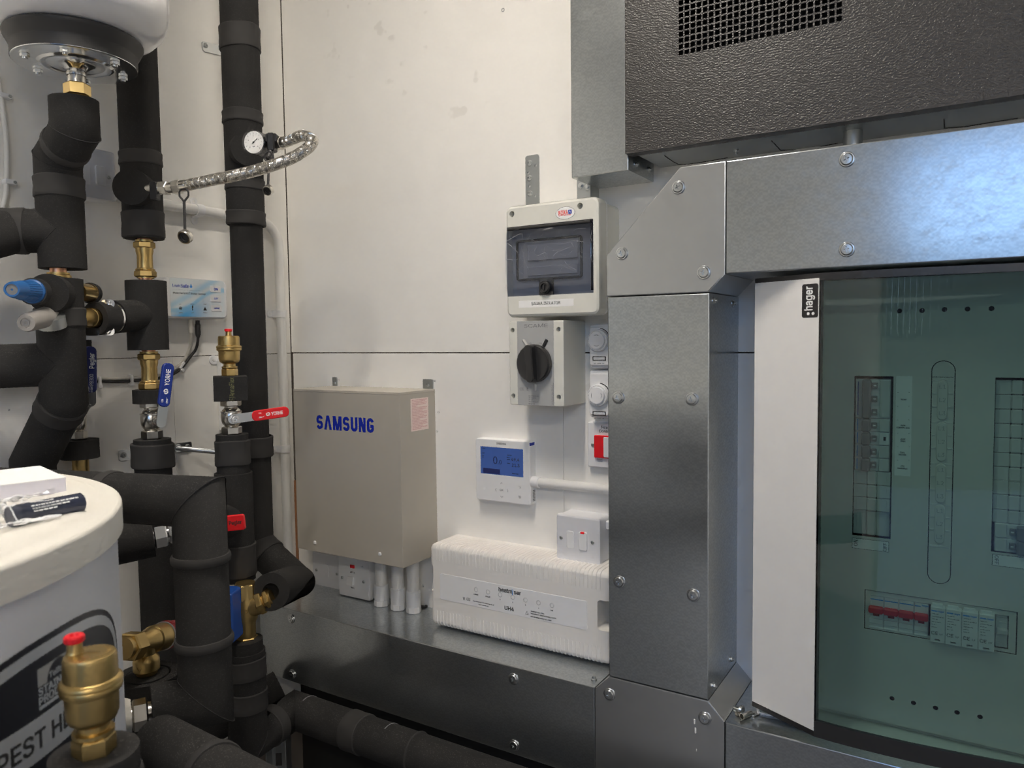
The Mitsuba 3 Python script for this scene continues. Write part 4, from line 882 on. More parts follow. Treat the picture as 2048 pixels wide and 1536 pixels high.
# busbar cover in the long slot
kb_ = add(k, 'busbar_cover', onB(extrude(slot_poly.buffer(-0.0011), 0.003, wP-0.0035)), 'panel_grey', False)
for (yt, yb) in ((340, 765), (800, 1215)):
    pass
mods = []
for q, yt, yb in ((q1, 335, 770), (q1, 795, 1225), (q1, 1248, 1680), (q2, 490, 920)):
    mods.append(((q(1120, yt)[1]), q(1120, yb)[1]))
u0s, u1s = slc-slr*0.86, slc+slr*0.80
for (vt, vb) in mods:
    pw = slr*0.86
    pill = loft([[(x, y, z) for x, y in rrect(pw-2*i, (vt-vb)-2*i, pw/2-i, 10)] for i, z in ((0, 0), (0, 0.0012), (0.0008, 0.0022), (0.002, 0.0026))])
    add(k, 'busbar_cover__cap', onB(pill, slc-0.0004, (vt+vb)/2, wP-0.0005), 'panel_grey')
    for j, s_ in enumerate(('L1', 'L2', 'L3')):
        vv = vt-(vt-vb)*(0.15+0.335*j); add(k, 'busbar_cover__lettering', onB(text(s_, h=0.0052), slc-0.0004, vv, wP+0.0021), 'mid_grey_plastic', False)
    for j in (0.325, 0.66):
        for sx in (-1, 1): add(k, 'busbar_cover__clip', onB(bar(0.0058, 0.0026, 0.0016), slc-0.0004+sx*(pw/2+0.0034), vt-(vt-vb)*j, wP), 'module_grey', False)
    add(k, 'busbar_cover__rib', onB(sweep(curve([(-pw*0.98, -0.0008, 0), (-pw*0.55, -0.0008, 0), (0, 0.0016, 0), (pw*0.55, -0.0008, 0), (pw*0.98, -0.0008, 0)], 5), 0.0007, 6), slc-0.0004, vt+0.0004, wP-0.0004), 'module_grey')
add(k, 'busbar_cover__rib', onB(bar(slr*1.7, 0.0026, 0.0012), slc-0.0006, q2(1090, 948)[1], wP), 'module_grey', False)
u, v = q1(1128, 297); add(k, 'busbar_cover__joint', onB(bar(slr*1.8, 0.0007, 0.0003), u, v, wP-0.0004), 'dark_slot', False)

# --- left column of breakers
ur0, ur1 = mL
def cu_(f): return ur0+(ur1-ur0)*f
def breaker(ut, vt, vb, flip=False, poles=1, kind='blue'):
    """One breaker between heights vb and vt in a column starting at ut; flip turns it round."""
    W = (ur1-ur0); F = (lambda f: ut+W*(1-f)) if flip else (lambda f: ut+W*f)
    kb = k+'__breaker'; mid = (vt+vb)/2; h = vt-vb
    def blk(f0, f1, a0, a1, w0, w1_, m, name, lab=None, e=0.0006):
        x0, x1 = sorted((F(f0), F(f1))); return add(k, name, onB(box2(x0, x1, vb+h*a0, vb+h*a1, w0, w1_, e)), m, False, label=lab)
    key = blk(0.03, 0.93, 0.01, 0.99, 0.034, wP-0.004, 'breaker_white', 'breaker')
    nm = key[len(k)+2:]
    blk(0.08, 0.105, 0.08, 0.92, wP-0.004, wP-0.0035, 'ink_blue' if poles > 1 else 'ink_sky', nm+'__stripe')
    blk(0.22, 0.44, 0.01, 0.99, wP-0.004, wP+0.009, 'breaker_dark', nm+'__toggle', e=0.002)
    for i in range(poles):
        a = (i+0.5)/poles; d_ = 0.42/poles
        blk(0.46, 0.60, a-d_*0.55, a+d_*0.55, wP-0.004, wP+0.001, 'breaker_dark', nm+'__toggle_arm')
        blk(0.50, 0.57, a-d_*0.1, a+d_*0.1, wP+0.001, wP+0.0014, 'ink_white', nm+'__marking')
    blk(0.655, 0.92, 0.04, 0.96, wP-0.004, wP-0.002, 'module_grey' if kind == 'blue' else 'breaker_white', nm+'__label_holder')
    if kind != 'blue': blk(0.77, 0.83, 0.38, 0.66, wP-0.002, wP-0.0015, 'ink_black', nm+'__test_button')
ys = [310, 748, 893, 1038, 1180, 1325]
vs_ = [(q1(155, y)[1]+q1(565, y+14)[1])/2 for y in ys]
breaker(ur0, vs_[0], vs_[1], poles=3)
for i in range(1, 5): breaker(ur0, vs_[i], vs_[i+1], kind='test' if i == 2 else 'blue')
def blank(u0, vt, vb, w1_):
    W = ur1-ur0; m = cat(box2(u0+0.0005, u0+W*0.36, vb+0.0003, vt-0.0003, w1_-0.004, w1_, 0.0005), box2(u0+W*0.36, u0+W*0.62, vb+0.0003, vt-0.0003, w1_-0.004, w1_+0.003, 0.0015), box2(u0+W*0.62, u0+W*0.965, vb+0.0003, vt-0.0003, w1_-0.004, w1_, 0.0005), box2(u0+W*0.10, u0+W*0.12, vb+0.0006, vt-0.0006, w1_, w1_+0.0006, 0.0001), box2(u0+W*0.86, u0+W*0.88, vb+0.0006, vt-0.0006, w1_, w1_+0.0006, 0.0001))
    add(k, 'blank_cover', onB(m), 'module_grey', False)
yb_ = [115, 268, 410, 556]
vb_ = [(q2(145, y)[1]+q2(555, y+18)[1])/2 for y in yb_]
for i in range(3): blank(ur0, vb_[i], vb_[i+1], wP-0.004)
blank(ur0-0.0006, vb_[3], mz0+0.0004, wP-0.010)
# --- right column
yr = [328, 490, 650, 808, 965, 1128, 1283, 1435]
vr = [q1(1710, y)[1] for y in yr]+[q2(1690, y)[1] for y in (225, 380, 545, 692, 852, 1005)]
for i in range(11): blank(rL, vr[i], vr[i+1], wP-0.006)
breaker(rL, vr[11], vr[12], flip=True); breaker(rL, vr[12], vr[13], flip=True)
u, v = q1(1935, 490); mm = lines([.9, 1, .6], 0.020, 0.0042, 0.0022, 0.0003, 12); add(k, 'embossed_print', onB(mm, u+0.004, v+0.002, wP-0.0028), 'panel_grey', False)
# --- name strip beside the left column
a, b, c, d = q1(612, 283), q1(790, 290), q1(603, 1375), q1(778, 1388)
lu, lw_, lvt, lvb = (a[0]+b[0]+c[0]+d[0])/4, (b[0]-a[0]+d[0]-c[0])/2, (a[1]+b[1])/2, (c[1]+d[1])/2
add(k, 'name_strip', onB(rplate(lw_, lvt-lvb, 0.0004, [(0, 0), (0, 0.0002)], 2), lu, (lvt+lvb)/2, wP), 'paper', False, label='white strip naming the circuits')
for s_, x, y, w_ in (('SAUNA', 697, 543, 0.0070), ('ASHP', 692, 828, 0.0060), ('CONTROL BOX', 692, 853, 0.0160), ('ASHP', 690, 977, 0.0060), ('FEED', 690, 1001, 0.0060), ('POOL', 686, 1125, 0.0058), ('HEATER', 686, 1149, 0.0088), ('UFH', 685, 1273, 0.0045), ('MANIFOLD', 685, 1299, 0.0118)):
    u, v = q1(x, y); add(k, 'name_strip__lettering', onB(text(s_, w=w_, h=0.0019, bold=True), u, v, wP+0.0002), 'ink_black', False)
for y in (468, 618, 768, 914, 1061, 1209):
    for x in (634, 758): u, v = q1(x, y); add(k, 'name_strip__tick', onB(bar(0.0018, 0.0004, 0.0002, e=0.00005), u, v, wP+0.0003), 'ink_black', False)
# --- ON / OFF plates
for (pa, pb, pc_, pd_), L2 in (((q2(135, 850), q2(537, 902), q2(133, 960), q2(533, 1012)), (('ON', 172, 908), ('OFF', 493, 955))), ((q2(1675, 1030), q2(2090, 1080), q2(1668, 1150), q2(2080, 1205)), (('OFF', 1718, 1095),))):
    lu, lv, lw_, lh_ = (pa[0]+pb[0]+pc_[0]+pd_[0])/4, (pa[1]+pb[1]+pc_[1]+pd_[1])/4, (pb[0]-pa[0]+pd_[0]-pc_[0])/2, (pa[1]-pc_[1]+pb[1]-pd_[1])/2
    key = add(k, 'on_off_plate', onB(rplate(lw_, lh_, 0.0004, [(0, 0), (0, 0.0003)], 2), lu, lv, wP), 'paper', False, label='small on-off plate with a thin black border')
    nm = key[len(k)+2:]
    add(k, nm+'__border', onB(sweep([(-lw_/2, -lh_/2, 0), (lw_/2, -lh_/2, 0), (lw_/2, lh_/2, 0), (-lw_/2, lh_/2, 0), (-lw_/2, -lh_/2, 0)], 0.0003, 6), lu, lv, wP+0.0002), 'ink_black')
    for s_, x, y in L2: u, v = q2(x, y); add(k, nm+'__lettering', onB(text(s_, w=lh_*(0.62 if s_ == 'ON' else 0.80), h=lw_*0.105, spin=90 if L2[0][0] == 'ON' else -90), u, v, wP+0.0003), 'ink_black', False)
# --- bottom row: main switch, surge modules, blank
fi = [hb[0]+0.0010, hb[1]-0.0012, hb[2]+0.0008, hb[3]-0.0012]
frm = sg.box(fi[0], fi[2], fi[1], fi[3]).difference(sg.box(fi[0]+0.0065, fi[2]+0.0035, fi[1]-0.0080, fi[3]-0.0065))
add(k, 'row_frame', onB(extrude(frm, 0.003, wP-0.005)), 'panel_grey', False)
xm = [q3(x, y)[0] for x, y in ((220, 300), (395, 330), (570, 360), (752, 390), (925, 420))]
vt, vbm = q3(222, 180)[1], q3(222, 555)[1]
for i in range(4):
    x0, x1 = xm[i]+0.0002, xm[i+1]-0.0002; c_ = (x0+x1)/2; W = x1-x0; H = vt-vbm
    key = add(k, 'main_switch_pole', onB(cat(box2(x0, x1, vbm, vt, 0.034, wP-0.003), box2(x0+0.0003, x1-0.0003, vbm+H*0.14, vbm+H*0.30, wP-0.003, wP-0.0005), box2(x0+0.0003, x1-0.0003, vbm-0.0004, vbm+H*0.05, wP-0.003, wP-0.001))), 'breaker_white', False); nm = key[len(k)+2:]
    add(k, nm+'__stripe', onB(box2(x0+0.0006, x1-(0.0006 if i < 3 else W*0.55), vt-H*0.13, vt-H*0.10, wP-0.003, wP-0.0027, 0.0001)), 'ink_sky', False)
    add(k, nm+'__toggle', onB(box2(x0, x1, vbm+H*(0.50 if i < 3 or True else 0.4), vbm+H*0.70, wP-0.003, wP+0.007, 0.0016)), 'breaker_red', False, label='red toggle')
    add(k, nm+'__window', onB(box2(c_-W*0.22, c_+W*0.22, vbm+H*0.37, vbm+H*0.46, wP-0.003, wP-0.0026, 0.0001)), 'dark_red', False)
    add(k, nm+'__lettering', onB(text('ON', h=0.0020, bold=True), c_, vbm+H*0.415, wP-0.0026), 'ink_red', False)
u, v = q3(885, 315); add(k, 'main_switch_lettering', onB(text('hager', w=0.0085, bold=True), u, v, wP-0.003), 'ink_sky', False)
xs = [q3(x, y, wP+0.010)[0] for x, y in ((942, 500), (1122, 530), (1313, 560), (1510, 590), (1705, 620))]
vt, vbm = q3(945, 310, wP+0.010)[1], q3(930, 722, wP+0.010)[1]
for i in range(4):
    x0, x1 = xs[i]+0.0002, xs[i+1]-0.0002; c_ = (x0+x1)/2; W = x1-x0; H = vt-vbm; w_ = wP+0.010
    key = add(k, 'surge_module', onB(cut(box2(x0, x1, vbm, vt, 0.036, w_, 0.0008), box2(c_-W*0.20, c_+W*0.20, vbm+H*0.045, vbm+H*0.10, w_-0.004, w_+0.01))), 'breaker_white', False); nm = key[len(k)+2:]
    add(k, nm+'__slot', onB(box2(c_-W*0.20, c_+W*0.20, vbm+H*0.045, vbm+H*0.10, w_-0.0045, w_-0.0035, 0.0001)), 'dark_slot', False)
    add(k, nm+'__latch', onB(bar(W*0.72, H*0.10, 0.004), c_-W*0.05, vt+H*0.035, w_-0.006), 'breaker_white', False)
    add(k, nm+'__stripe', onB(box2(x0+W*0.06, x0+W*0.46, vt-H*0.125, vt-H*0.09, w_, w_+0.0002, 0.00005)), 'ink_sky', False)
    add(k, nm+'__lettering', onB(text('hager', w=W*0.42, bold=True), x0+W*0.72, vt-H*0.108, w_), 'ink_sky', False)
    add(k, nm+'__print', onB(lines([.55, 1, .5, .75, .4, .45], W*0.8, H*0.075, 0.0009, 0.0002, 20+i), c_, vt-H*0.19, w_), 'ink_grey', False)
    add(k, nm+'__marking', onB(moved(text('CE', h=H*0.095), (0, 0, 0)), c_-W*0.20, vbm+H*0.27, w_), 'ink_black', False)
    add(k, nm+'__mark', onB(text('NF', h=H*0.05), c_+W*0.25, vbm+H*0.25, w_), 'ink_grey', False)
x0, x1 = xs[4]+0.0008, fi[1]-0.0085; vt, vbm = fi[3]-0.0075, fi[2]+0.004; H = vt-vbm
add(k, 'row_blank', onB(cat(box2(x0, x1, vbm, vt, 0.036, wP-0.006), box2(x0, x1, vbm+H*0.42, vbm+H*0.62, wP-0.006, wP+0.001, 0.002), box2(x0, x1, vt-H*0.12, vt-H*0.08, wP-0.006, wP-0.005, 0.0002), box2(x0, x1, vt-H*0.24, vt-H*0.20, wP-0.006, wP-0.005, 0.0002), box2(x0, x1, vbm+H*0.12, vbm+H*0.15, wP-0.006, wP-0.005, 0.0002))), 'module_grey', False)

# ------------------------------------------------------------------ pipework on the left
def rad(px, d): return px/2*d/F_PX           # pipe radius from its apparent width and distance
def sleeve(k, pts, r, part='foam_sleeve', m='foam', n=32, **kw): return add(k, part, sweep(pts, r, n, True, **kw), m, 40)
def band(k, a, b, r, part='joint_band', wob=0.0, seed=0):
    """A wrapped tape collar around a pipe from a to b, its edges a little uneven."""
    a, b = np.asarray(a, float), np.asarray(b, float); L = np.linalg.norm(b-a); n = 40
    prof = [(r-0.003, 0), (r, 0.0004), (r+0.0010, L*0.25), (r+0.0012, L*0.5), (r+0.0010, L*0.75), (r, L-0.0004), (r-0.003, L)] if L < 0.02 else [(r-0.003, 0), (r, 0.0004), (r+0.0012, 0.0022), (r+0.0010, L*0.3), (r+0.0002, L*0.55), (r+0.0012, L-0.0022), (r, L-0.0004), (r-0.003, L)]
    m = lathe(prof, n=n); v = m.vertices.copy(); th = np.arctan2(v[:, 1], v[:, 0])
    v[:, 2] += wob*np.sin(th+seed)+wob*0.4*np.sin(3*th+seed*2.1); rr = 1+wob*0.8*np.sin(5*th+seed)/max(r, .01)*0.35
    v[:, 0] *= rr; v[:, 1] *= rr; m.vertices = v
    return add(k, part, moved(m, a, basis(b-a)), 'foam_band', 35)
def seam(k, pts): return add(k, 'foam_seam', sweep(pts, 0.0007, 6), 'foam_edge', 40)
def tee_seam(k, c, axis, d, r):
    d = unit(d); axis = unit(np.asarray(axis, float)-d*(np.asarray(axis)@d)); n = np.cross(axis, d)
    return seam(k, [c+axis*r*math.cos(t)+n*r*math.sin(t)+d*(r*abs(math.cos(t))*0+math.sqrt(max(r*r-(r*math.sin(t))**2, 0))+0.0002) for t in np.linspace(0, 2*math.pi, 49)])
def mitre_seam(k, a, b, c, r):
    d0, d1 = unit(b-a), unit(c-b); t_ = unit(d0+d1); M = basis(d0); out = []
    for x in np.linspace(0, 2*math.pi, 41):
        q = (r+0.0002)*(math.cos(x)*M[:, 0]+math.sin(x)*M[:, 1]); out.append(b+q-d0*((q@t_)/(d0@t_)))
    return seam(k, out)
def vband(k, V, y0, y1, r, **kw): return band(k, V.p(y1), V.p(y0), r, **kw)
def pipe_thing(label, name='insulated_pipe', category='pipe'): return thing(name, label, category)

# --- tall pipe nearest the corner (A), with its elbow at the bottom
A = Vert(492, 440, 1.50)
kA = pipe_thing('tall black insulated pipe nearest the room corner, rising past the control box')
rA, rA2 = rad(73, 1.5), rad(63, 1.5)
sleeve(kA, [A.p(432), np.array([A.x, A.y, ZC-0.002])], rA); sleeve(kA, [A.p(905), A.p(428)], rA2)
vband(kA, A, 56, 103, rA+0.0018, wob=0.002, seed=1); vband(kA, A, 225, 250, rA+0.0016, wob=0.001, seed=2); vband(kA, A, 360, 383, rA+0.0010, wob=0.0008, seed=3); vband(kA, A, 424, 452, rA+0.0006, wob=0.001, seed=4)
vband(kA, A, 872, 912, rA+0.0016, wob=0.001, seed=5)
a0 = A.p(905); e1 = np.array([A.x, A.y, A.z(1090)]); e2 = pd(586, 1158, 1.50); e3 = pd(541, 1184, 1.335)
sleeve(kA, [a0+np.array([0, 0, 0.03]), e1, e2+unit(e2-e1)*0.008, e3], rad(68, 1.48), bore=0.015); mitre_seam(kA, e1, e2+unit(e2-e1)*0.008, e3, rad(68, 1.48))
band(kA, e1+unit(e2-e1)*0.004, e1+unit(e2-e1)*0.040, rad(70, 1.48)+0.001, wob=0.0008, seed=6)
# the branch that carries the gauge end of the filling loop
br0 = A.p(305); bdir = unit((0.80, -0.48, -0.10)); br1 = br0+bdir*0.062
sleeve(kA, [br0-bdir*0.01, br1], rad(66, 1.46), part='branch_sleeve'); tee_seam(kA, br0, (0, 0, 1), bdir, rad(68, 1.48))

# --- second pipe (C): two lengths, joined by brass couplings, a tee and a valve
C = Vert(293, 600, 1.32)
kC = pipe_thing('black insulated pipe behind the white vessel, holding the lower end of the braided hose')
rC = rad(75, 1.32)
sleeve(kC, [C.p(478), np.array([C.x, C.y, ZC-0.002])], rC, bore=0.013)
vband(kC, C, 305, 333, rC+0.0012, wob=0.001, seed=1); vband(kC, C, 424, 476, rC+0.0008, wob=0.001, seed=7)
b0 = C.p(385); bd = unit((0.62, -0.78, 0.0)); sleeve(kC, [b0-bd*0.01, b0+bd*0.050], rad(70, 1.30), part='branch_sleeve')
brC = b0+bd*0.050; tee_seam(kC, b0, (0, 0, 1), bd, rad(71, 1.30))
kT = pipe_thing('black insulated tee piece between the two brass couplings, left of the white valve control box', 'pipe_tee', 'pipe tee')
sleeve(kT, [C.p(700), C.p(562)], rad(76, 1.32), bore=0.013)
tz = C.p(630); F0 = pd(226, 634, 1.245)
sleeve(kT, [tz, F0], rad(64, 1.28), part='branch_sleeve', bore=0.015); tee_seam(kT, tz, (0, 0, 1), F0-tz, rad(70, 1.30))
def brass_coupling(label, V, y0, y1, r):
    k = thing('brass_coupling', label, 'pipe fitting', 'brass check valves')
    a, b = V.p(y1), V.p(y0); L = b[2]-a[2]
    add(k, 'body', lathe([(0, 0), (r*0.78, 0), (r*0.78, L*0.25), (r*0.72, L*0.27), (r*0.70, L*0.60), (r*0.80, L*0.70), (r*0.80, L), (0, L)], a, n=32), 'brass')
    for z0, h, rr in ((0.03, 0.17, r), (0.20, 0.05, r*0.92), (0.78, 0.17, r*0.98)):
        add(k, 'nut', hexnut(rr, L*h, a+np.array([0, 0, L*z0]), (0, 0, 1)), 'brass', False)
    add(k, 'pipe_end', lathe([(0, -0.004), (0.011, -0.004), (0.011, L+0.003), (0, L+0.003)], a+np.array([0, 0, -0.0005]), n=24), 'copper')
    add(k, 'casting_mark', onL(cat(bar(0.0012, 0.014, 0.0012), moved(bar(0.0012, 0.010, 0.0012), (0.004, 0.002, 0)), moved(bar(0.004, 0.0012, 0.0012), (0.002, -0.005, 0))), 0, 0, 0) if False else moved(cat(bar(0.0012, L*0.24, 0.0014), moved(bar(0.0012, L*0.16, 0.0014), (0.004, 0.004, 0))), a+np.array([0, 0, L*0.46])+unit((0.8, -0.6, 0))*r*0.715, basis((0.8, -0.6, 0))), 'brass', False)
    return k
brass_coupling('upper brass coupling, between the second insulated pipe and the tee piece', C, 480, 557, rad(41, 1.32))
brass_coupling('lower brass coupling, just below the tee piece', C, 703, 781, rad(42, 1.32))
kR = thing('foam_ring', 'short black foam ring between the lower brass coupling and the blue lever valve', 'pipe insulation')
add(kR, 'ring', sweep([C.p(806), C.p(779)], rad(66, 1.32), 32, True, bore=0.012), 'foam', 40)

# --- ball valves
def ball_valve(label, V, y0, y1, w, sdir, nickel='nickel', stem=0.03, category='valve'):
    """Lever ball valve on the vertical V between the rows y0 (top) and y1; the stem points along sdir. Returns its key and the stem's end."""
    k = thing('ball_valve', label, category); a, b = V.p(y1), V.p(y0); L = b[2]-a[2]; r = w
    add(k, 'body', lathe([(0, 0.18*L), (r*0.62, 0.18*L), (r*0.66, 0.24*L), (r*0.86, 0.30*L), (r*0.98, 0.40*L), (r*1.0, 0.50*L), (r*0.98, 0.60*L), (r*0.84, 0.70*L), (r*0.62, 0.76*L), (r*0.62, 0.84*L), (0, 0.84*L)], a, n=36), nickel)
    add(k, 'collar', lathe([(r*0.9, 0.62*L), (r*1.02, 0.63*L), (r*1.02, 0.66*L), (r*0.84, 0.67*L)], a, n=36), nickel)
    add(k, 'nut', hexnut(r*0.98, 0.22*L, a, (0, 0, 1)), nickel, False); add(k, 'nut', hexnut(r*1.0, 0.20*L, a+np.array([0, 0, 0.80*L]), (0, 0, 1)), nickel, False)
    c = a+np.array([0, 0, 0.47*L]); s = unit(sdir)
    add(k, 'stem', lathe([(0, 0), (r*0.42, 0), (r*0.42, r*1.25), (r*0.3, r*1.3), (r*0.3, r*1.7), (0, r*1.7)], c, s, 24), nickel)
    add(k, 'stem_nut', cat(hexnut(r*0.42, r*0.34, c+s*r*1.52, s), lathe([(r*0.18, 0), (r*0.24, 0), (r*0.24, r*0.55), (r*0.15, r*0.55), (r*0.12, r*0.4), (0, r*0.4)], c+s*r*1.5, s, 16)), 'chrome', 25)
    return k, c+s*r*1.45, s
def lever(k, p, s, d, L, wd, sleeve_m, start=0.018, bend=0.0, texts=(), ink='ink_white', base='zinc', tint=None, rise=0.006):
    """A flat steel lever from p along d, facing s, with a vinyl sleeve from start to L."""
    d = unit(np.asarray(d)-s*(np.asarray(d)@s)); x = np.cross(d, s)            # local: x across, y along the lever, z = s
    M = np.stack([x, d, s], 1)
    m0 = rplate(wd*0.86, start+0.022, wd*0.40, [(0, 0), (0, 0.0022)]); m0.apply_translation([0, start/2, 0])
    add(k, 'lever', moved(m0, p, M), base, 30)
    ln = L-start; sl = rplate(wd, ln, wd*0.42, [(0.0008, -0.0018), (0, -0.0008), (0, 0.0036), (0.0010, 0.0046)]); sl.apply_translation([0, start+ln/2, 0])
    if bend:
        v = sl.vertices.copy()
    add(k, 'lever_sleeve', moved(sl, p, M), sleeve_m, 30, label=tint)
    for s_, along, across, w_, h_, sp, b_ in texts:
        t = text(s_, w=w_, h=h_, bold=b_, spin=sp); add(k, 'lettering', moved(t, p+d*along+x*across+s*0.0046, M), ink, False)
    return M
kV, pst, sv_ = ball_valve('nickel ball valve with a blue upright lever, below the two brass couplings', C, 800, 877, rad(41, 1.32), (0.98, -0.12, 0))
lp = pd(330, 800, 1.285); p0 = pd(322, 842, 1.265)
LD = (0.05, 0.16, 1.0)
MV = lever(kV, p0, sv_, LD, 0.098, 0.0195, 'blue_vinyl', start=0.024, tint='blue vinyl lever sleeve', texts=(('YORHE', 0.074, 0, 0.028, 0.0078, 90, True), ('ON', 0.034, -0.0045, None, 0.0030, 90, True), ('OFF', 0.034, 0.0040, None, 0.0030, 90, True)))
d_ = unit(np.array([0.1, 0.1, 1.0])-sv_*(np.array([0.1, 0.1, 1.0])@sv_)); x_ = np.cross(d_, sv_)
def mark_on(k, p, d, s, along, across, kind='ring', ink='ink_white', sc=1.0):
    d = unit(np.asarray(d)-s*(np.asarray(d)@s)); x = np.cross(d, s); M = np.stack([x, d, s], 1)
    if kind == 'ring': m = cat(sweep([(0.0032*sc*math.cos(t), 0.0036*sc*math.sin(t), 0) for t in np.linspace(0.5, 3.4, 12)], 0.0011*sc, 6), sweep([(0.0032*sc*math.cos(t), 0.0036*sc*math.sin(t), 0) for t in np.linspace(3.7, 6.5, 12)], 0.0011*sc, 6), sweep([(-0.002*sc, -0.001*sc, 0), (0.002*sc, 0.001*sc, 0)], 0.0008*sc, 6))
    else: m = sweep([(0.0036*math.cos(t), 0.0050*math.sin(t), 0) for t in np.linspace(-1.0, 1.0, 10)], 0.0004, 6)
    add(k, 'emblem' if kind == 'ring' else 'arc', moved(m, p+d*along+x*across+s*0.0046, M), ink, 40)
mark_on(kV, p0, LD, sv_, 0.050, 0); mark_on(kV, p0, LD, sv_, 0.036, 0.0, 'arc')
# lower length of pipe C
kC2 = pipe_thing('black insulated pipe below the blue lever valve, passing behind the large insulated bend')
sleeve(kC2, [C.p(905), C.p(878)], rad(70, 1.32), part='foam_end')
sleeve(kC2, [C.p(1330), C.p(890)], rad(70, 1.32))
vband(kC2, C, 886, 934, rad(78, 1.32)+0.0006, wob=0.0012, seed=4)

# --- third column (B): air vent, foam block, red lever valve, foam, 3-port valve
B = Vert(463, 840, 1.36)
def air_vent(label, p, h, body='brass', off=None, wide=1.0):
    """Brass automatic air vent of height h standing at p; off = direction of its cap."""
    k = thing('air_vent', label, 'air vent', None); s = h/0.087
    add(k, 'union', cat(hexnut(0.0142*s, 0.0135*s, p, (0, 0, 1)), lathe([(0, 0), (0.0105*s, 0), (0.0105*s, 0.026*s), (0, 0.026*s)], p, n=28), lathe([(0.0120*s, 0.0130*s), (0.0136*s, 0.0150*s), (0.0136*s, 0.0175*s), (0.0105*s, 0.018*s)], p, n=28)), body, 25)
    prof = [(0, 0.0225), (0.012, 0.0225), (0.0165, 0.0255), (0.0182, 0.030), (0.0186, 0.044), (0.0190, 0.0455), (0.0212, 0.0465), (0.0216, 0.0478), (0.0216, 0.0500), (0.0210, 0.0508), (0.0219, 0.0516), (0.0219, 0.0536), (0.0205, 0.0552), (0.0188, 0.0560), (0.0186, 0.0695), (0.0176, 0.0722), (0.0150, 0.0730), (0, 0.0730)]
    add(k, 'body', lathe([(r*s*wide, z*s) for r, z in prof], p, n=56), body, 40)
    o = unit(off)*0.0105*s if off is not None else np.zeros(3)
    add(k, 'cap_neck', lathe([(0, 0.0725*s), (0.0062*s, 0.0725*s), (0.0050*s, 0.075*s), (0.0050*s, 0.081*s), (0, 0.081*s)], p+o, n=24), body, 30)
    add(k, 'cap', lathe([(0.0026*s, 0.0805*s), (0.0060*s, 0.0805*s), (0.0068*s, 0.0815*s), (0.0068*s, 0.0845*s), (0.0060*s, 0.0855*s), (0.0030*s, 0.0855*s), (0.0024*s, 0.0840*s), (0, 0.0840*s)], p+o, n=24), 'red_plastic', 30, label='bright red cap')
    return k
hB = B.z(656)-B.z(752)
air_vent('small brass automatic air vent with a red cap, standing on the foam block', B.p(752), hB)
kF = thing('foam_block', 'square black foam block with faint yellow print under the small air vent', 'pipe insulation')
fw = 63*1.36/F_PX; fz0, fz1 = B.z(800), B.z(752)
Mf = basis((0.80, -0.60, 0))
blk = rplate(fw, fz1-fz0, 0.001, [(0.0006, -0.030), (0, -0.0295), (0, 0.0295), (0.0006, 0.030)], 2)
add(kF, 'block', moved(blk, (B.x, B.y, (fz0+fz1)/2), Mf), 'foam', 30)
add(kF, 'lettering', moved(text('F/ArmaFlex', w=(fz1-fz0)*0.94, h=0.0085, spin=90), np.array([B.x, B.y, (fz0+fz1)/2])+unit((0.80, -0.60, 0))*0.0300+unit((0.6, 0.8, 0))*0.002, Mf), 'ink_yellow', False)
kV2, pst2, sv2 = ball_valve('nickel ball valve with a red lever pointing right, beside the control box', B, 798, 868, rad(40, 1.36), (0.89, -0.46, 0), stem=0.02)
dd2 = np.array([0.46, 0.89, 0.085])
lever(kV2, pst2, sv2, dd2, 0.096, 0.0190, 'red_vinyl', start=0.030, tint='red vinyl lever sleeve', texts=(('YORHE', 0.074, 0, 0.021, 0.0062, 90, True), ('ON', 0.044, -0.0040, None, 0.0022, 90, True), ('OFF', 0.044, 0.0040, None, 0.0022, 90, True)))
mark_on(kV2, pst2, dd2, sv2, 0.058, 0, sc=0.85); mark_on(kV2, pst2, dd2, sv2, 0.047, 0, 'arc')
kB = pipe_thing('black insulated pipe under the red lever valve, left of the tall pipe')
sleeve(kB, [B.p(960), B.p(868)], rad(62, 1.36), bore=0.013); sleeve(kB, [B.p(1158), B.p(945)], rad(73, 1.36))
vband(kB, B, 880, 930, rad(66, 1.36), wob=0.0016, seed=2); vband(kB, B, 1085, 1148, rad(76, 1.36), wob=0.001, seed=5)
# branch towards the camera side with the second red lever behind the big bend
kr_ = thing('insulated_pipe', 'short black insulated branch behind the large bend, under the red-handled lever', 'pipe')
j0 = B.p(1050); jd = unit(pd(395, 1015, 1.22)-j0)
sleeve(kr_, [j0+jd*0.028, pd(395, 1020, 1.22)], rad(62, 1.3))
klv = thing('valve_lever', 'red lever with black lettering poking out right of the large insulated bend', 'valve lever')
c0 = pd(404, 1052, 1.17); c1 = pd(490, 1043, 1.17); dL = unit(c1-c0); sL = unit((0.5, -0.86, 0.0)); sL = unit(sL-dL*(sL@dL)); upL = np.cross(sL, dL); ML = np.stack([dL, np.cross(sL, dL), sL], 1)
LL = np.linalg.norm(c1-c0)
add(klv, 'sleeve', moved(rplate(LL, 31*1.17/F_PX, 0.0035, [(0, -0.002), (0, 0.003), (0.001, 0.004)]), (c0+c1)/2, ML), 'red_vinyl', label='red vinyl sleeve')
add(klv, 'lettering', moved(text('Pegler', w=LL*0.30, h=0.0058, bold=True), c0+dL*LL*0.80+sL*0.004, ML), 'ink_black', False)
add(klv, 'lettering', moved(text('PB300', w=LL*0.24, h=0.0056), c0+dL*LL*0.45+sL*0.004, ML), 'ink_black', False)
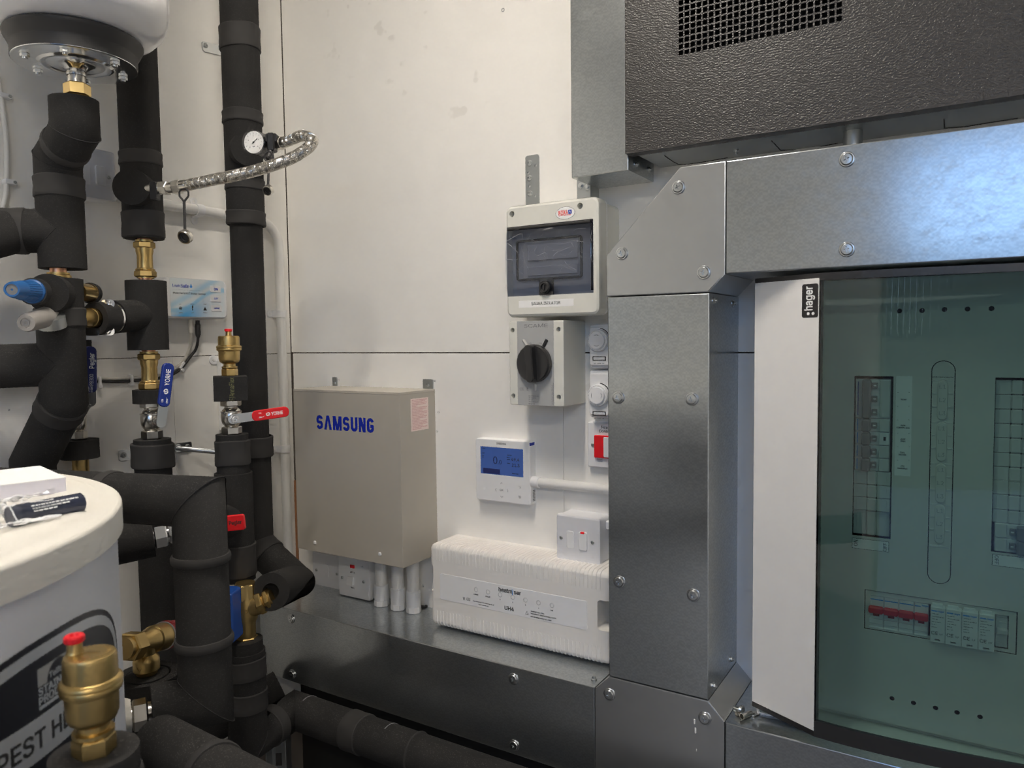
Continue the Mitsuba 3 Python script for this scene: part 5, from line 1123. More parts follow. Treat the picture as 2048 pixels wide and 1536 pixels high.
# 3-port valve
kM = thing('three_port_valve', 'brass three-port valve with a blue actuator, right of the large insulated bend', 'valve')
Vm = Vert(492, 1215, 1.34)
mz = lambda y: Vm.z(y)
rb = rad(44, 1.34)
add(kM, 'body', cat(lathe([(0, 0), (rb*0.72, 0), (rb*0.80, 0.004), (rb*0.80, mz(1245)-mz(1280)), (rb*1.0, mz(1235)-mz(1280)), (rb*1.08, mz(1218)-mz(1280)), (rb*1.0, mz(1200)-mz(1280)), (rb*0.86, mz(1192)-mz(1280)), (rb*0.86, mz(1165)-mz(1280)), (0, mz(1165)-mz(1280))], Vm.p(1280), n=32)), 'brass')
add(kM, 'nut', hexnut(rb*0.98, mz(1166)-mz(1198), Vm.p(1198), (0, 0, 1)), 'brass', False); add(kM, 'nut', hexnut(rb*0.98, mz(1272)-mz(1283), Vm.p(1283), (0, 0, 1)), 'brass', False)
pr0, pr1 = Vm.p(1218), pd(545, 1194, 1.343); prd = unit(pr1-pr0)
PL = np.linalg.norm(pr1-pr0)
add(kM, 'side_port', lathe([(0, 0), (rb*1.0, 0), (rb*0.95, PL*0.6), (rb*0.72, PL*0.65), (rb*0.72, PL), (0, PL)], pr0, prd, 28), 'brass'); add(kM, 'nut', hexnut(rb*1.12, PL*0.24, pr0+prd*PL*0.46, prd), 'brass', False); add(kM, 'nut', hexnut(rb*1.02, PL*0.16, pr0+prd*PL*0.76, prd), 'brass', False)
add(kM, 'casting_mark', moved(cat(moved(bar(0.001, 0.006, 0.001), (-0.004, 0, 0)), moved(bar(0.001, 0.006, 0.001), (0.002, 0.002, 0)), moved(ringd(0.0022, 0.003, 0.001, 14), (0.008, 0.002, 0))), pr0+unit((0.5, -0.86, 0))*rb*1.0, basis((0.5, -0.86, 0))), 'brass', False)
ca = pd(460, 1228, 1.31); hb_ = 100*1.31/F_PX
act = rbox(0.030, hb_, 0.045, 0.004, 12)
add(kM, 'actuator', moved(act, ca, basis((0.45, -0.89, 0))), 'actuator_blue', 35, label='blue actuator housing')
kB2 = pipe_thing('black insulated pipe under the brass three-port valve, turning right under the trunking')
Bl = Vert(492, 1340, 1.34)
rB2 = rad(76, 1.34)
sleeve(kB2, [Bl.p(1306), Bl.p(1278)], rad(68, 1.34), bore=0.014)
pe = Bl.p(1478); h1 = pd(590, 1418, 1.40); h2 = pd(1090, 1592, 0.985+0.10)
h1 = atY(590, 1420, 0.985); zz = h1[2]; h2 = np.array([0.75, h1[1]-0.0, zz])
pe = np.array([Bl.x, Bl.y, zz]); 
sleeve(kB2, [Bl.p(1300), pe+np.array([0, 0, 0.0]), h1, h2], rB2); mitre_seam(kB2, pe, h1, h2, rB2); mitre_seam(kB2, Bl.p(1300), pe, h1, rB2)
vband(kB2, Bl, 1312, 1352, rB2+0.0006, wob=0.001, seed=1); vband(kB2, Bl, 1376, 1416, rB2+0.0008, wob=0.0012, seed=4)
hd = unit(h1-pe); band(kB2, pe+hd*0.050, pe+hd*0.075, rB2+0.001, wob=0.001, seed=8)
hx_ = unit(h2-h1)
for t0, t1, sd in ((0.145, 0.185, 2), (0.30, 0.305, 3)): band(kB2, h1+hx_*t0, h1+hx_*t1, rB2+0.0012, wob=0.001, seed=sd)
for t0 in (0.035, 0.24):                                              # pale split lines where the foam joins
    pp = h1+hx_*t0; Mq = basis(hx_); add(kB2, 'foam_joint', sweep([pp+Mq[:, 0]*(rB2+0.0003)*math.cos(t)+Mq[:, 1]*(rB2+0.0003)*math.sin(t) for t in np.linspace(-0.3, 1.9, 12)], 0.0008, 6), 'ink_grey')

# --- the large bend in front (G): from behind the cylinder, along, down and back to the cylinder
kG = pipe_thing('large black insulated bend in front of the other pipes, beside the white cylinder')
dG = 0.94; rG = rad(103, 0.935)
g0, g1, g3 = pd(-60, 978, 1.06), pd(398, 1004, 0.93), pd(303, 1424, 0.915); g2 = g3
g2 = np.array([g1[0], g1[1], g2[2]])
sleeve(kG, [g0, g1, g2, g3], rG, n=40, bore=0.016); mitre_seam(kG, g0, g1, g2, rG); mitre_seam(kG, g1, g2, g3, rG)
def along(a, b, t): return a+(b-a)*t
vd = unit(g2-g1)
for px_, hh_ in ((1112, 0.011), (1272, 0.012)):
    t = (px_-1006)/(1388-1006.); c = along(g1, g2, t); band(kG, c-vd*hh_/2, c+vd*hh_/2, rG+0.0022, wob=0.0006, seed=px_)
hd_ = unit(g1-g0); c = pd(292, 992, 1.03); tt = (c-g0)@hd_; band(kG, g0+hd_*(tt-0.009), g0+hd_*(tt+0.009), rG+0.0012, wob=0.0006, seed=3)
# scuffs on the foam
sc_ = []
for (x, y, d, L) in ((331, 1388, 0.80, 0.010),):
    p = pd(x, y, d)
# pipe stub with chrome fittings behind the bend
kS = pipe_thing('short black insulated stub with chrome nuts, just right of the cylinder lid')
s0_, s1_ = pd(212, 1094, 1.10), pd(306, 1074, 1.13)
sleeve(kS, [s0_, s1_], rad(80, 1.11), bore=0.013)
sd_ = unit(s1_-s0_)
add(kS, 'nut', cat(hexnut(0.0185, 0.018, s1_+sd_*0.001, sd_)), 'chrome', False); add(kS, 'nut', hexnut(0.0165, 0.014, s1_+sd_*0.022, sd_), 'chrome', False); add(kS, 'tail', lathe([(0, -0.01), (0.0125, -0.01), (0.0125, 0.045), (0, 0.045)], s1_, sd_, 28), 'chrome')

# --- front-left pipes low down
kL1 = pipe_thing('thick black insulated pipe crossing the bottom edge below the large bend')
l0, l1 = pd(290, 1490, 0.80), pd(318, 1486, 0.865)+unit(pd(520, 1600, 0.72)-pd(318, 1486, 0.865))*0.6
rl = rad(118, 0.78)
sleeve(kL1, [pd(318, 1486, 0.865), l1], rl); l0 = pd(318, 1486, 0.865)
ld = unit(l1-l0); c = pd(404, 1516, 0.77); tt = (c-l0)@ld
band(kL1, l0+ld*(tt-0.006), l0+ld*(tt+0.006), rl+0.0018, wob=0.0006, seed=2)
kL2 = pipe_thing('dark insulated pipe low in the shadow behind the three-port valve pipe')
sleeve(kL2, [pd(345, 1500, 1.46), pd(560, 1372, 1.56)], rad(66, 1.5))

# --- first pipe (D): from the white vessel down past the blue and grey valve caps
Dv = Vert(122, 450, 1.15)
rD = rad(86, 1.15)
kD = pipe_thing('black insulated pipe with elbows hanging from the underside of the white vessel')
v0 = Vert(148, 210, 1.10)
sleeve(kD, [v0.p(200), v0.p(262), Dv.p(318), Dv.p(538)], rD, bore=0.014); mitre_seam(kD, v0.p(182), v0.p(262), Dv.p(318), rD); mitre_seam(kD, v0.p(262), Dv.p(318), Dv.p(538), rD)
dg = unit(Dv.p(318)-v0.p(262)); band(kD, v0.p(262)+dg*0.030, v0.p(262)+dg*0.044, rD+0.0008, seed=3)
vband(kD, Dv, 355, 398, rD+0.0012, wob=0.001, seed=2)
t0 = Dv.p(462); sleeve(kD, [t0, pd(25, 462, 1.13), pd(25, 462, 1.13)+unit(pd(-40, 478, 1.08)-pd(25, 462, 1.13))*0.13], rD*1.0, part='branch_sleeve'); tee_seam(kD, t0, (0, 0, 1), pd(25, 462, 1.13)-t0, rD)
td = unit(pd(25, 462, 1.13)-t0); band(kD, t0+td*0.045, t0+td*0.082, rD+0.0008, wob=0.001, seed=4)
kD2 = pipe_thing('black insulated pipe below the blue valve cap, turning down behind the cylinder')
De = Vert(124, 700, 1.15)
bot = pd(66, 925, 1.22)
sleeve(kD2, [De.p(558), De.p(800), bot, bot+np.array([0, 0, -0.03])], rD)
vband(kD2, De, 616, 654, rD+0.0014, wob=0.0006, seed=6)
dq = unit(bot-De.p(800)); band(kD2, De.p(800)+dq*0.004, De.p(800)+dq*0.030, rD+0.0022, wob=0.0008, seed=9)
t1_ = De.p(728); sleeve(kD2, [t1_, t1_+unit(pd(-60, 735, 1.12)-t1_)*0.5], rD, part='branch_sleeve'); tee_seam(kD2, t1_, (0, 0, 1), pd(-60, 735, 1.12)-t1_, rD)
add(kD2, 'pipe_end', lathe([(0, 0), (0.0115, 0), (0.0115, De.z(534)-De.z(560)), (0, De.z(534)-De.z(560))], De.p(560)), 'copper')
add(kD2, 'brass_collar', lathe([(0, 0), (0.0175, 0), (0.0175, 0.004), (0.0155, 0.005), (0.0155, 0.008), (0, 0.008)], De.p(556), n=32), 'brass')
# valve block in the same column: rounded foam shoulder and the two caps
top = De.p(590); fdir = unit(pd(75, 583, 1.06)-top)
sleeve(kD2, [top, top+fdir*0.048], rD*0.86, part='shoulder_sleeve')
c0, c1 = pd(66, 583, 1.065), pd(23, 579, 1.0); cd = unit(c1-c0); cl = np.linalg.norm(c1-c0)
add(kD2, 'cap_neck', lathe([(0, -0.016), (0.019, -0.016), (0.019, 0.002), (0, 0.002)], c0, cd, 28), 'black_rubber')
pv = [(0.0, 0), (0.0168, 0), (0.0172, 0.002), (0.0168, 0.0045), (0.0150, 0.006), (0.0112, cl*0.90), (0.0098, cl), (0.0076, cl), (0.0070, cl-0.002), (0, cl-0.002)]
kc_ = add(kD2, 'valve_cap', lathe(pv, c0, cd, 48), 'blue_plastic', 35, label='ribbed blue valve cap')
Mc = basis(cd); rb_ = []
for t in np.arange(28)*2*math.pi/28:
    q = math.cos(t)*Mc[:, 0]+math.sin(t)*Mc[:, 1]; rb_.append(sweep([c0+cd*0.006+q*0.0149, c0+cd*cl*0.60+q*0.0128], 0.0006, 5))
add(kc_, 'grip_rib', cat(*rb_), 'blue_plastic', 40, kind='stuff')
add(kc_, 'end_disc', lathe([(0.0015, 0), (0.0074, 0), (0.0074, 0.0006), (0.0015, 0.0006)], c0+cd*(cl-0.002), cd, 24), 'dark_grey_plastic')
c0, c1 = pd(92, 634, 1.10), pd(52, 646, 1.03); cd = unit(c1-c0); cl = np.linalg.norm(c1-c0)
kc_ = add(kD2, 'valve_cap', lathe([(0, -0.02), (0.0135, -0.02), (0.0135, 0), (0.0150, 0.002), (0.0128, cl*0.92), (0.0112, cl), (0.0070, cl), (0.0066, cl-0.0015), (0, cl-0.0015)], c0, cd, 40), 'warm_grey_plastic', 35, label='smooth grey valve cap')
add(kD2, 'cap_neck', lathe([(0, -0.02), (0.019, -0.02), (0.019, -0.004), (0, -0.004)], pd(100, 628, 1.10), unit((0.3, -0.3, 1)), 28), 'dull_zinc')
add(kc_, 'end_screw', lathe([(0.002, 0), (0.0042, 0), (0.0042, 0.0012), (0.002, 0.0012), (0.002, 0)], c0+cd*(cl-0.0015), cd, 20), 'ink_grey')
# brass ports and the clamped foam collar between D and the tee
kp = thing('brass_union', 'two brass ports with black foam rings right of the blue valve cap', 'pipe fitting')
tb = tz; 
for (x, y, d, dx, dy, rpx, m_) in ((166, 585, 1.18, 18, 1, 36, 'bright_brass'), (166, 635, 1.18, 24, 1, 38, 'brass')):
    p0, p1 = pd(x, y, d), pd(x+dx, y+dy, d+0.03); L = np.linalg.norm(p1-p0); r_ = rad(rpx, d)
    add(kp, 'port', lathe([(0, -0.02), (r_, -0.02), (r_, L*0.5), (r_*1.06, L*0.55), (r_*1.06, L*0.85), (r_*0.9, L), (0, L)], p0, unit(p1-p0), 32), m_)
pa, pb = pd(178, 586, 1.20), pd(186, 587, 1.215); add(kp, 'foam_ring', lathe([(0, 0), (rad(40, 1.2), 0), (rad(42, 1.2), 0.003), (rad(40, 1.2), 0.012), (0, 0.012)], pa, unit(pb-pa), 32), 'foam')
pa, pb = pd(190, 637, 1.205), pd(222, 636, 1.235); du_ = unit(pb-pa); LQ = np.linalg.norm(pb-pa)
add(kp, 'foam_sleeve', sweep([pa, pb], rad(66, 1.22), 32, True, bore=rad(40, 1.22)), 'foam', 40)
kq = thing('pipe_clamp', 'zinc two-screw pipe clamp around the pipe between the brass ports and the tee piece', 'pipe clamp')
pc = pb-du_*0.006; Mk = basis(du_); rk_ = rad(62, 1.23)
add(kq, 'strap', lathe([(rk_-0.003, 0), (rk_-0.001, 0), (rk_-0.001, 0.012), (rk_-0.003, 0.012), (rk_-0.003, 0)], pc, du_, 36), 'chrome')
for sgn, y in ((1, 608), (-1, 662)):
    q = pd(216, y, 1.215)
    ear = rplate(0.020, 0.014, 0.006, [(0, -0.0015), (0, 0.0015)]); add(kq, 'ear', moved(ear, q, basis(unit((0.7, -0.7, 0.15*sgn)))), 'chrome'); add(kq, 'screw', moved(recess_screw(0.0052, 0.0035), q+unit((0.7, -0.7, 0.15*sgn))*0.0015, basis(unit((0.7, -0.7, 0.15*sgn)))), 'chrome')
q = pd(184, 664, 1.20); add(kq, 'ear', moved(rplate(0.022, 0.012, 0.005, [(0, -0.0015), (0, 0.0015)]), q, basis(unit((0.7, -0.7, 0)))), 'chrome')

# --- valve E with the navy lever, near the wall
E_ = Vert(158, 860, 1.30)
kE, pE, sE = ball_valve('nickel ball valve with a navy blue upright lever at the left, behind the insulated pipe', E_, 800, 878, rad(30, 1.30), (0.80, -0.60, 0))
pE2 = pd(179, 822, 1.262)
lever(kE, pd(181, 800, 1.262), sE, (0.02, 0.02, 1), 0.090, 0.0200, 'navy_vinyl', start=0.012, tint='navy blue lever sleeve', texts=(('Pegler', 0.066, 0.0045, 0.026, 0.0078, 90, True), ('PB300', 0.034, 0.0025, 0.019, 0.0060, 90, False), ('OPEN', 0.018, -0.002, None, 0.0024, 90, True), ('CLOSE', 0.018, 0.0025, None, 0.0024, 90, True), ('UK 15 1/2', 0.050, -0.0060, 0.020, 0.0022, 90, False)))
add(kE, 'bracket', sweep([pE, pd(181, 806, 1.262)], 0.0045, 12), 'dull_zinc')
kE2 = thing('foam_ring', 'black foam ring under the navy lever valve, above the cylinder', 'pipe insulation')
add(kE2, 'ring', sweep([E_.p(916), E_.p(879)], rad(70, 1.30), 32, True, bore=0.012), 'foam', 40); add(kE2, 'brass_tail', lathe([(0, 0), (0.013, 0), (0.013, 0.03), (0, 0.03)], E_.p(950)), 'brass')
kE3 = thing('foam_ring', 'short black foam piece above the navy lever, behind the pipe', 'pipe insulation')
add(kE3, 'ring', sweep([Vert(160, 700, 1.30).p(800), Vert(160, 700, 1.30).p(680)], rad(42, 1.30), 28), 'foam', 40)

# ------------------------------------------------------------------ white hot water cylinder
CX, CY, CRAD, CZ = -0.893, 0.126, 0.340, -0.152
k = thing('hot_water_cylinder', 'white hot water cylinder with a cream plastic lid and a black and silver label', 'hot water cylinder')
add(k, 'jacket', lathe([(0, ZF-CZ+0.001), (CRAD, ZF-CZ+0.001), (CRAD, -0.024), (0, -0.024)], (CX, CY, CZ), n=128), 'white_jacket', 40)
RL_ = CRAD+0.0055
add(k, 'lid', lathe([(CRAD-0.003, -0.0280), (RL_, -0.0280), (RL_, -0.0045), (RL_-0.0012, -0.0018), (RL_-0.004, -0.0004), (RL_-0.013, 0.0), (RL_-0.0185, 0.0002), (RL_-0.021, 0.0018), (RL_-0.026, 0.0034), (RL_-0.034, 0.0038), (RL_-0.044, 0.0030), (RL_-0.060, 0.0012), (RL_-0.15, 0.0012), (0, 0.0012)], (CX, CY, CZ), n=144), 'lid_plastic', 40)
def wrap(m, size=0.006, out=0.0):
    """Bends a flat mesh (x = arc length, y = height, z = out) around the cylinder, x = 0 at angle 0 towards +X."""
    v, f = trimesh.remesh.subdivide_to_size(m.vertices, m.faces, size)
    a = v[:, 0]/CRAD; r = CRAD+v[:, 2]+out
    return tm(np.stack([CX+r*np.cos(a), CY+r*np.sin(a), v[:, 1]], 1), f)
deg = math.pi/180*CRAD
def cylpt(px, py):
    d = ray(px, py); a = d[0]**2+d[1]**2; b = -2*(d[0]*CX+d[1]*CY); c = CX*CX+CY*CY-CRAD**2; t = (-b-math.sqrt(max(b*b-4*a*c, 0)))/(2*a); p = d*t
    return math.atan2(p[1]-CY, p[0]-CX)*CRAD, p[2]
outl = [cylpt(x, y) for x, y in ((0, 1354), (51, 1304), (103, 1273.5), (154, 1259), (185, 1256), (206, 1262), (222, 1280), (232, 1302), (234, 1327))]
xc = 29.5*deg; zc = -0.2925
# upper half measured, the rest by symmetry
half = sorted([(x, z) for x, z in outl if x > xc-0.02*0], key=lambda t: t[0])
Rx, Rz = outl[-1][0]-xc+0.004, outl[0][1]-zc
up = max(z for x, z in outl); Rz = up-zc+0.004
def blob(sx, sz, n=72, p=2.35): return sg.Polygon([(xc+sx*math.copysign(abs(math.cos(t))**(2/p), math.cos(t)), zc+sz*math.copysign(abs(math.sin(t))**(2/p), math.sin(t))) for t in np.linspace(0, 2*math.pi, n, endpoint=False)])
add(k, 'label_plate', wrap(extrude(blob(Rx, Rz), 0.0003), 0.008), 'label_black', 40, label='black oval label with silver bands')
ring_ = blob(Rx*0.965, Rz*0.93).difference(blob(Rx*0.915, Rz*0.815))
add(k, 'label_plate__border', wrap(extrude(ring_, 0.0003), 0.008, 0.0003), 'silver_foil', 40)
bt, bb = -0.2765, -0.3085
bandp = sg.box(xc-Rx*2, bb, xc+Rx*2, bt).intersection(blob(Rx*0.90, Rz*0.80))
add(k, 'label_plate__band', wrap(extrude(bandp, 0.0003), 0.008, 0.0003), 'silver_foil', 40)
t = text('TEMPEST HEAT PUMP', w=0.200, h=0.0135, bold=True, depth=0.0003); t.apply_translation([xc, (bt+bb)/2-0.0005, 0]); add(k, 'label_plate__lettering', wrap(t, 0.01, 0.0006), 'ink_black', False)
lx0, lz1 = cylpt(74, 1343); lx1, lz0 = cylpt(78, 1411)
lw_ = 0.046; lcx = lx0+lw_/2
hT = 0.0062
t = text('STAINLESS', w=lw_, h=hT*0.9, bold=True, depth=0.0003); t.apply_translation([lcx, lz1-0.0165, 0]); add(k, 'label_plate__lettering', wrap(t, 0.01, 0.0003), 'silver_foil', False)
t = text('PRODUCTS', w=lw_, h=hT*0.9, bold=True, depth=0.0003); t.apply_translation([lcx, lz1-0.0235, 0]); add(k, 'label_plate__lettering', wrap(t, 0.01, 0.0003), 'silver_foil', False)
pl = sg.box(lx0, lz1-0.0125, lx0+lw_, lz1+0.001).difference(sg.Point(lcx, lz1-0.0125).buffer(0.0135))
add(k, 'label_plate__emblem', wrap(extrude(pl, 0.0003), 0.006, 0.0003), 'mid_grey_plastic', 40); add(k, 'label_plate__emblem_bar', wrap(extrude(sg.box(lx0, lz1-0.0300, lx0+lw_, lz1-0.0275), 0.0003), 0.006, 0.0003), 'silver_foil', 40)
t = text('Telford', w=lw_*0.48, h=hT*0.72, depth=0.0003); t.apply_translation([lcx, lz1-0.0085, 0]); add(k, 'label_plate__lettering', wrap(t, 0.01, 0.0003), 'silver_foil', False)
# connection on the side, meeting the large bend
ge = unit(g3-g2); tcol = g3+ge*0.002
add(k, 'outlet_nut', cat(hexnut(0.0185, 0.017, g3+ge*0.004, ge), lathe([(0, -0.01), (0.013, -0.01), (0.013, 0.05), (0, 0.05)], g3, ge, 28)), 'nickel', 25)
add(k, 'outlet_cover', lathe([(0, 0.022), (0.020, 0.022), (0.022, 0.026), (0.0245, 0.032), (0.025, 0.038), (0.025, 0.06), (0, 0.06)], g3, ge, 40), 'lid_plastic', 40)

# --- pressure relief valve on the cylinder
k = thing('relief_valve', 'brass relief valve with a red cap between the cylinder and the large insulated bend', 'valve')
a, b = pd(247, 1298, 0.93), pd(338, 1268, 1.02); d_ = unit(b-a); L = np.linalg.norm(b-a); M_ = basis(d_)
r_ = 0.0152
add(k, 'body', lathe([(0, 0), (r_*0.9, 0), (r_*0.9, L*0.12), (r_*0.78, L*0.14), (r_*0.78, L*0.36), (r_*1.02, L*0.52), (r_*1.05, L*0.60), (r_*1.16, L*0.62), (r_*1.16, L*0.86), (0, L*0.86)], a, d_, 40), 'brass')
add(k, 'nut', hexnut(r_*1.22, L*0.22, a+d_*L*0.08, d_), 'brass', False)
add(k, 'cap', lathe([(0, L*0.86), (r_*1.14, L*0.86), (r_*1.22, L*0.88), (r_*1.22, L*0.97), (r_*1.12, L*1.0), (r_*1.08, L*1.12), (0, L*1.12)], a, d_, 40), 'dark_red', 35, label='red cap'); add(k, 'cap_rim', lathe([(r_*1.15, L*0.852), (r_*1.24, L*0.855), (r_*1.24, L*0.872), (r_*1.15, L*0.875)], a, d_, 40), 'pale_grey_plastic')
add(k, 'grip_rib', cat(*[sweep([a+d_*L*0.90+(M_[:, 0]*math.cos(t)+M_[:, 1]*math.sin(t))*r_*1.22, a+d_*L*0.99+(M_[:, 0]*math.cos(t)+M_[:, 1]*math.sin(t))*r_*1.18], 0.0007, 5) for t in np.arange(30)*2*math.pi/30]), 'dark_red', 40, kind='stuff')
oc = a+d_*L*0.46
dn = np.array([0, 0, -1.0])
add(k, 'outlet', lathe([(0, 0), (r_*0.80, 0), (r_*0.76, 0.016), (r_*1.0, 0.020), (r_*1.06, 0.024), (r_*1.06, 0.036), (r_*0.9, 0.038), (r_*0.82, 0.042), (0, 0.042)], oc, dn, 36), 'brass')
fs = unit((0.45, -0.89, 0)); add(k, 'casting_mark', cat(moved(ringd(0.0034, 0.0042, 0.0012, 20), a+d_*L*0.44+fs*r_*0.90, basis(fs)), moved(ringd(0.0044, 0.0054, 0.0012, 20), a+d_*L*0.72+fs*r_*1.10, basis(fs)), moved(sweep([(-0.003, 0.002, 0), (0, -0.003, 0), (0.003, 0.002, 0)], 0.0006, 6), oc+dn*0.030+fs*r_*1.06, basis(fs))), 'brass', False)
kk_ = pipe_thing('black insulated upright with a wide foam collar under the brass relief valve')
ob = oc+dn*0.041
sleeve(kk_, [ob+dn*0.30, ob+dn*0.002], 0.0260, bore=0.010); add(kk_, 'outer_sleeve', sweep([ob+dn*0.31+np.array([-0.004, 0.004, 0]), ob+dn*0.004+np.array([-0.004, 0.004, 0])], 0.0400, 36, True, bore=0.0275), 'foam', 40)

# --- foreground air vent on its insulated riser
AV = Vert(184, 1400, 0.535)
off = pd(146, 1280, 0.535)-pd(184, 1280, 0.535); off[2] = 0
hA = AV.z(1266)-AV.z(1506)
k = air_vent('large blurred brass air vent with a bright red cap in the left foreground', AV.p(1506), hA, off=off, wide=0.93)
rng = np.random.default_rng(3); dots = []
zt_ = AV.p(1506)[2]+0.0730*hA/0.087
for i in range(26):
    t = i*0.24; dots.append(moved(bar(0.0011, 0.0024, 0.0008, e=0.0002), (AV.x+0.0125*math.cos(t), AV.y+0.0125*math.sin(t), zt_), trimesh.transformations.rotation_matrix(t+1.57, [0, 0, 1])[:3, :3]))
for i in range(5): dots.append(moved(bar(0.0012, 0.003, 0.0008, e=0.0002), (AV.x+(-0.004+i*0.0024)*0.8, AV.y+(-0.004+i*0.0024)*0.6, zt_)))
add(k, 'body__raised_mark', cat(*dots), 'bright_brass', False, kind='stuff')
kk_ = pipe_thing('black insulated riser under the large foreground air vent')
p = AV.p(1503)
sleeve(kk_, [p+dn*0.25, p], 0.0292, bore=0.0125, n=48)
band(kk_, p+dn*0.030, p+dn*0.016, 0.0302, wob=0.0004, seed=2)

# ------------------------------------------------------------------ white expansion vessel, top left
k = thing('expansion_vessel', 'glossy white expansion vessel with a bolted flange and black gasket, top left', 'expansion vessel')
VX = Vert(152, 130, 1.10)
zf = VX.z(133)                      # underside of the steel flange
RF = rad(224, 1.10); RG = rad(248, 1.10); RV = 0.128
o = np.array([VX.x, VX.y, zf])
zs = 0.038
prof = [(RF*0.9, zs-0.004), (RG*0.88, zs), (RG*0.98, zs+0.003)]
ves = [(RG*0.6, zs), (RG*0.86, zs+0.0005), (RG*1.0, zs+0.003), (RG+0.006, zs+0.005), (RV-0.020, zs+0.011), (RV-0.009, zs+0.022), (RV-0.002, zs+0.040), (RV, zs+0.058), (RV, zs+0.42), (RV-0.01, zs+0.45), (RV-0.05, zs+0.48), (0, zs+0.49)]
add(k, 'shell', lathe(ves, o, n=112), 'white_enamel', 50)
add(k, 'gasket', lathe([(RF*0.9, 0.0025), (RF*1.0, 0.0025), (RF*1.0, 0.017), (RF*1.02, 0.020), (RG*0.98, 0.030), (RG, 0.034), (RG, zs-0.0015), (RG*0.97, zs+0.001), (RG*0.7, zs+0.001)], o, n=96), 'black_rubber', 40)
add(k, 'flange', lathe([(0.0135, -0.0145), (0.0135, -0.006), (0.020, -0.001), (0.028, 0.0012), (0.038, 0.0016), (0.042, -0.0008), (0.046, -0.0010), (0.050, 0.0014), (RF*0.80, 0.0014), (RF*0.955, 0.0010), (RF*0.99, 0.0016), (RF, 0.0040), (RF*0.985, 0.0062), (RF*0.9, 0.0066)], o, n=96), 'chrome', 30)
add(k, 'connector', lathe([(0, -0.026), (0.0122, -0.026), (0.0122, -0.0125), (0.0136, -0.0125), (0.0136, -0.010), (0, -0.010)], o, n=36), 'nickel')
for i in range(6):
    t = math.radians(20+60*i); c_ = o+np.array([RF*0.80*math.cos(t), RF*0.80*math.sin(t), 0.0012])
    add(k, 'bolt', cat(hexnut(0.0062, 0.0048, c_, (0, 0, -1)), lathe([(0, 0), (0.0034, 0), (0.0034, 0.0075), (0, 0.0075)], c_, (0, 0, -1), 16)), 'zinc', 25)
k2 = thing('brass_union', 'brass hexagon union between the white vessel and the insulated elbow', 'pipe fitting')
add(k2, 'nut', hexnut(0.0180, 0.018, o+np.array([0, 0, -0.043]), (0, 0, 1)), 'bright_brass', False); add(k2, 'tail', lathe([(0, 0), (0.0122, 0), (0.0122, 0.03), (0, 0.03)], o+np.array([0, 0, -0.06]), n=28), 'brass')

# ------------------------------------------------------------------ filling loop: braided hose, pressure gauge, caps on straps
k = thing('braided_hose', 'stainless braided filling hose looping between the two insulated pipes', 'hose')
ctrl = [pd(362, 373, 1.25), pd(420, 361, 1.245), pd(500, 344, 1.235), pd(570, 322, 1.235), pd(612, 299, 1.25), pd(625, 281, 1.27), pd(606, 271, 1.30), pd(577, 282, 1.335), pd(566, 285, 1.345)]
path = curve(ctrl, 14); rh = rad(21, 1.25)
add(k, 'core', sweep(path, rh*0.93, 20), 'braid_core', 60)
# the braid: two families of wires wound round the core
Pn = np.array(path); ds = np.r_[0, np.cumsum(np.linalg.norm(np.diff(Pn, axis=0), axis=1))]; Lh = ds[-1]
S = np.linspace(0, Lh, 520); C3 = np.stack([np.interp(S, ds, Pn[:, i]) for i in range(3)], 1)
Tn = np.gradient(C3, axis=0); Tn /= np.linalg.norm(Tn, axis=1, keepdims=True)
Nn = np.cross(Tn, [0, 0, 1.0]); Nn /= np.linalg.norm(Nn, axis=1, keepdims=True); Bn = np.cross(Tn, Nn)
ms = []
for sgn in (1, -1):
    for j in range(9):
        ph = 2*math.pi*j/9+sgn*S/0.024*2*math.pi
        rr = rh
        ms.append(sweep(list(C3+(np.cos(ph)[:, None]*Nn+np.sin(ph)[:, None]*Bn)*rr), 0.00095, 4, True))
add(k, 'braid', cat(*ms), 'nickel', 60, kind='stuff')
def ferrule(p, q, r, lab=None): add(k, 'ferrule', lathe([(0, 0), (r, 0), (r, 0.012), (r*0.9, 0.014), (0, 0.014)], p, unit(q-p), 28), 'nickel')
ferrule(ctrl[0]-unit(ctrl[1]-ctrl[0])*0.004, ctrl[1], rh*1.12); ferrule(ctrl[-1]-unit(ctrl[-2]-ctrl[-1])*0.004, ctrl[-2], rh*1.12)
add(k, 'hose_nut', cat(hexnut(0.0118, 0.014, pd(362, 373, 1.25)-unit(ctrl[1]-ctrl[0])*0.014, unit(ctrl[1]-ctrl[0]))), 'nickel', False)
add(k, 'hose_nut', cat(hexnut(0.0118, 0.014, ctrl[-1]-unit(ctrl[-2]-ctrl[-1])*0.014, unit(ctrl[-2]-ctrl[-1]))), 'nickel', False)
# lower end valve on pipe C
k = thing('filling_valve', 'small black-handled valve joining the braided hose to the second insulated pipe', 'valve')
p0, p1 = brC-bd*0.02, ctrl[0]-unit(ctrl[1]-ctrl[0])*0.012
dv = unit(p1-p0); LV = np.linalg.norm(p1-p0)
add(k, 'body', lathe([(0, 0), (0.0085, 0), (0.0085, LV*0.4), (0.0105, LV*0.45), (0.0105, LV*0.62), (0.0085, LV*0.66), (0.0085, LV), (0, LV)], p0, dv, 28), 'nickel'); add(k, 'nut', hexnut(0.0115, LV*0.18, p0+dv*LV*0.68, dv), 'nickel', False)
hpos = pd(312, 383, 1.262); add(k, 'handle', moved(cat(rplate(0.012, 0.030, 0.003, [(0, -0.003), (0, 0.009), (0.001, 0.010)]), moved(bar(0.020, 0.008, 0.008), (0.004, 0, 0.002))), hpos, basis(unit((0.45, -0.89, 0)))), 'black_plastic')
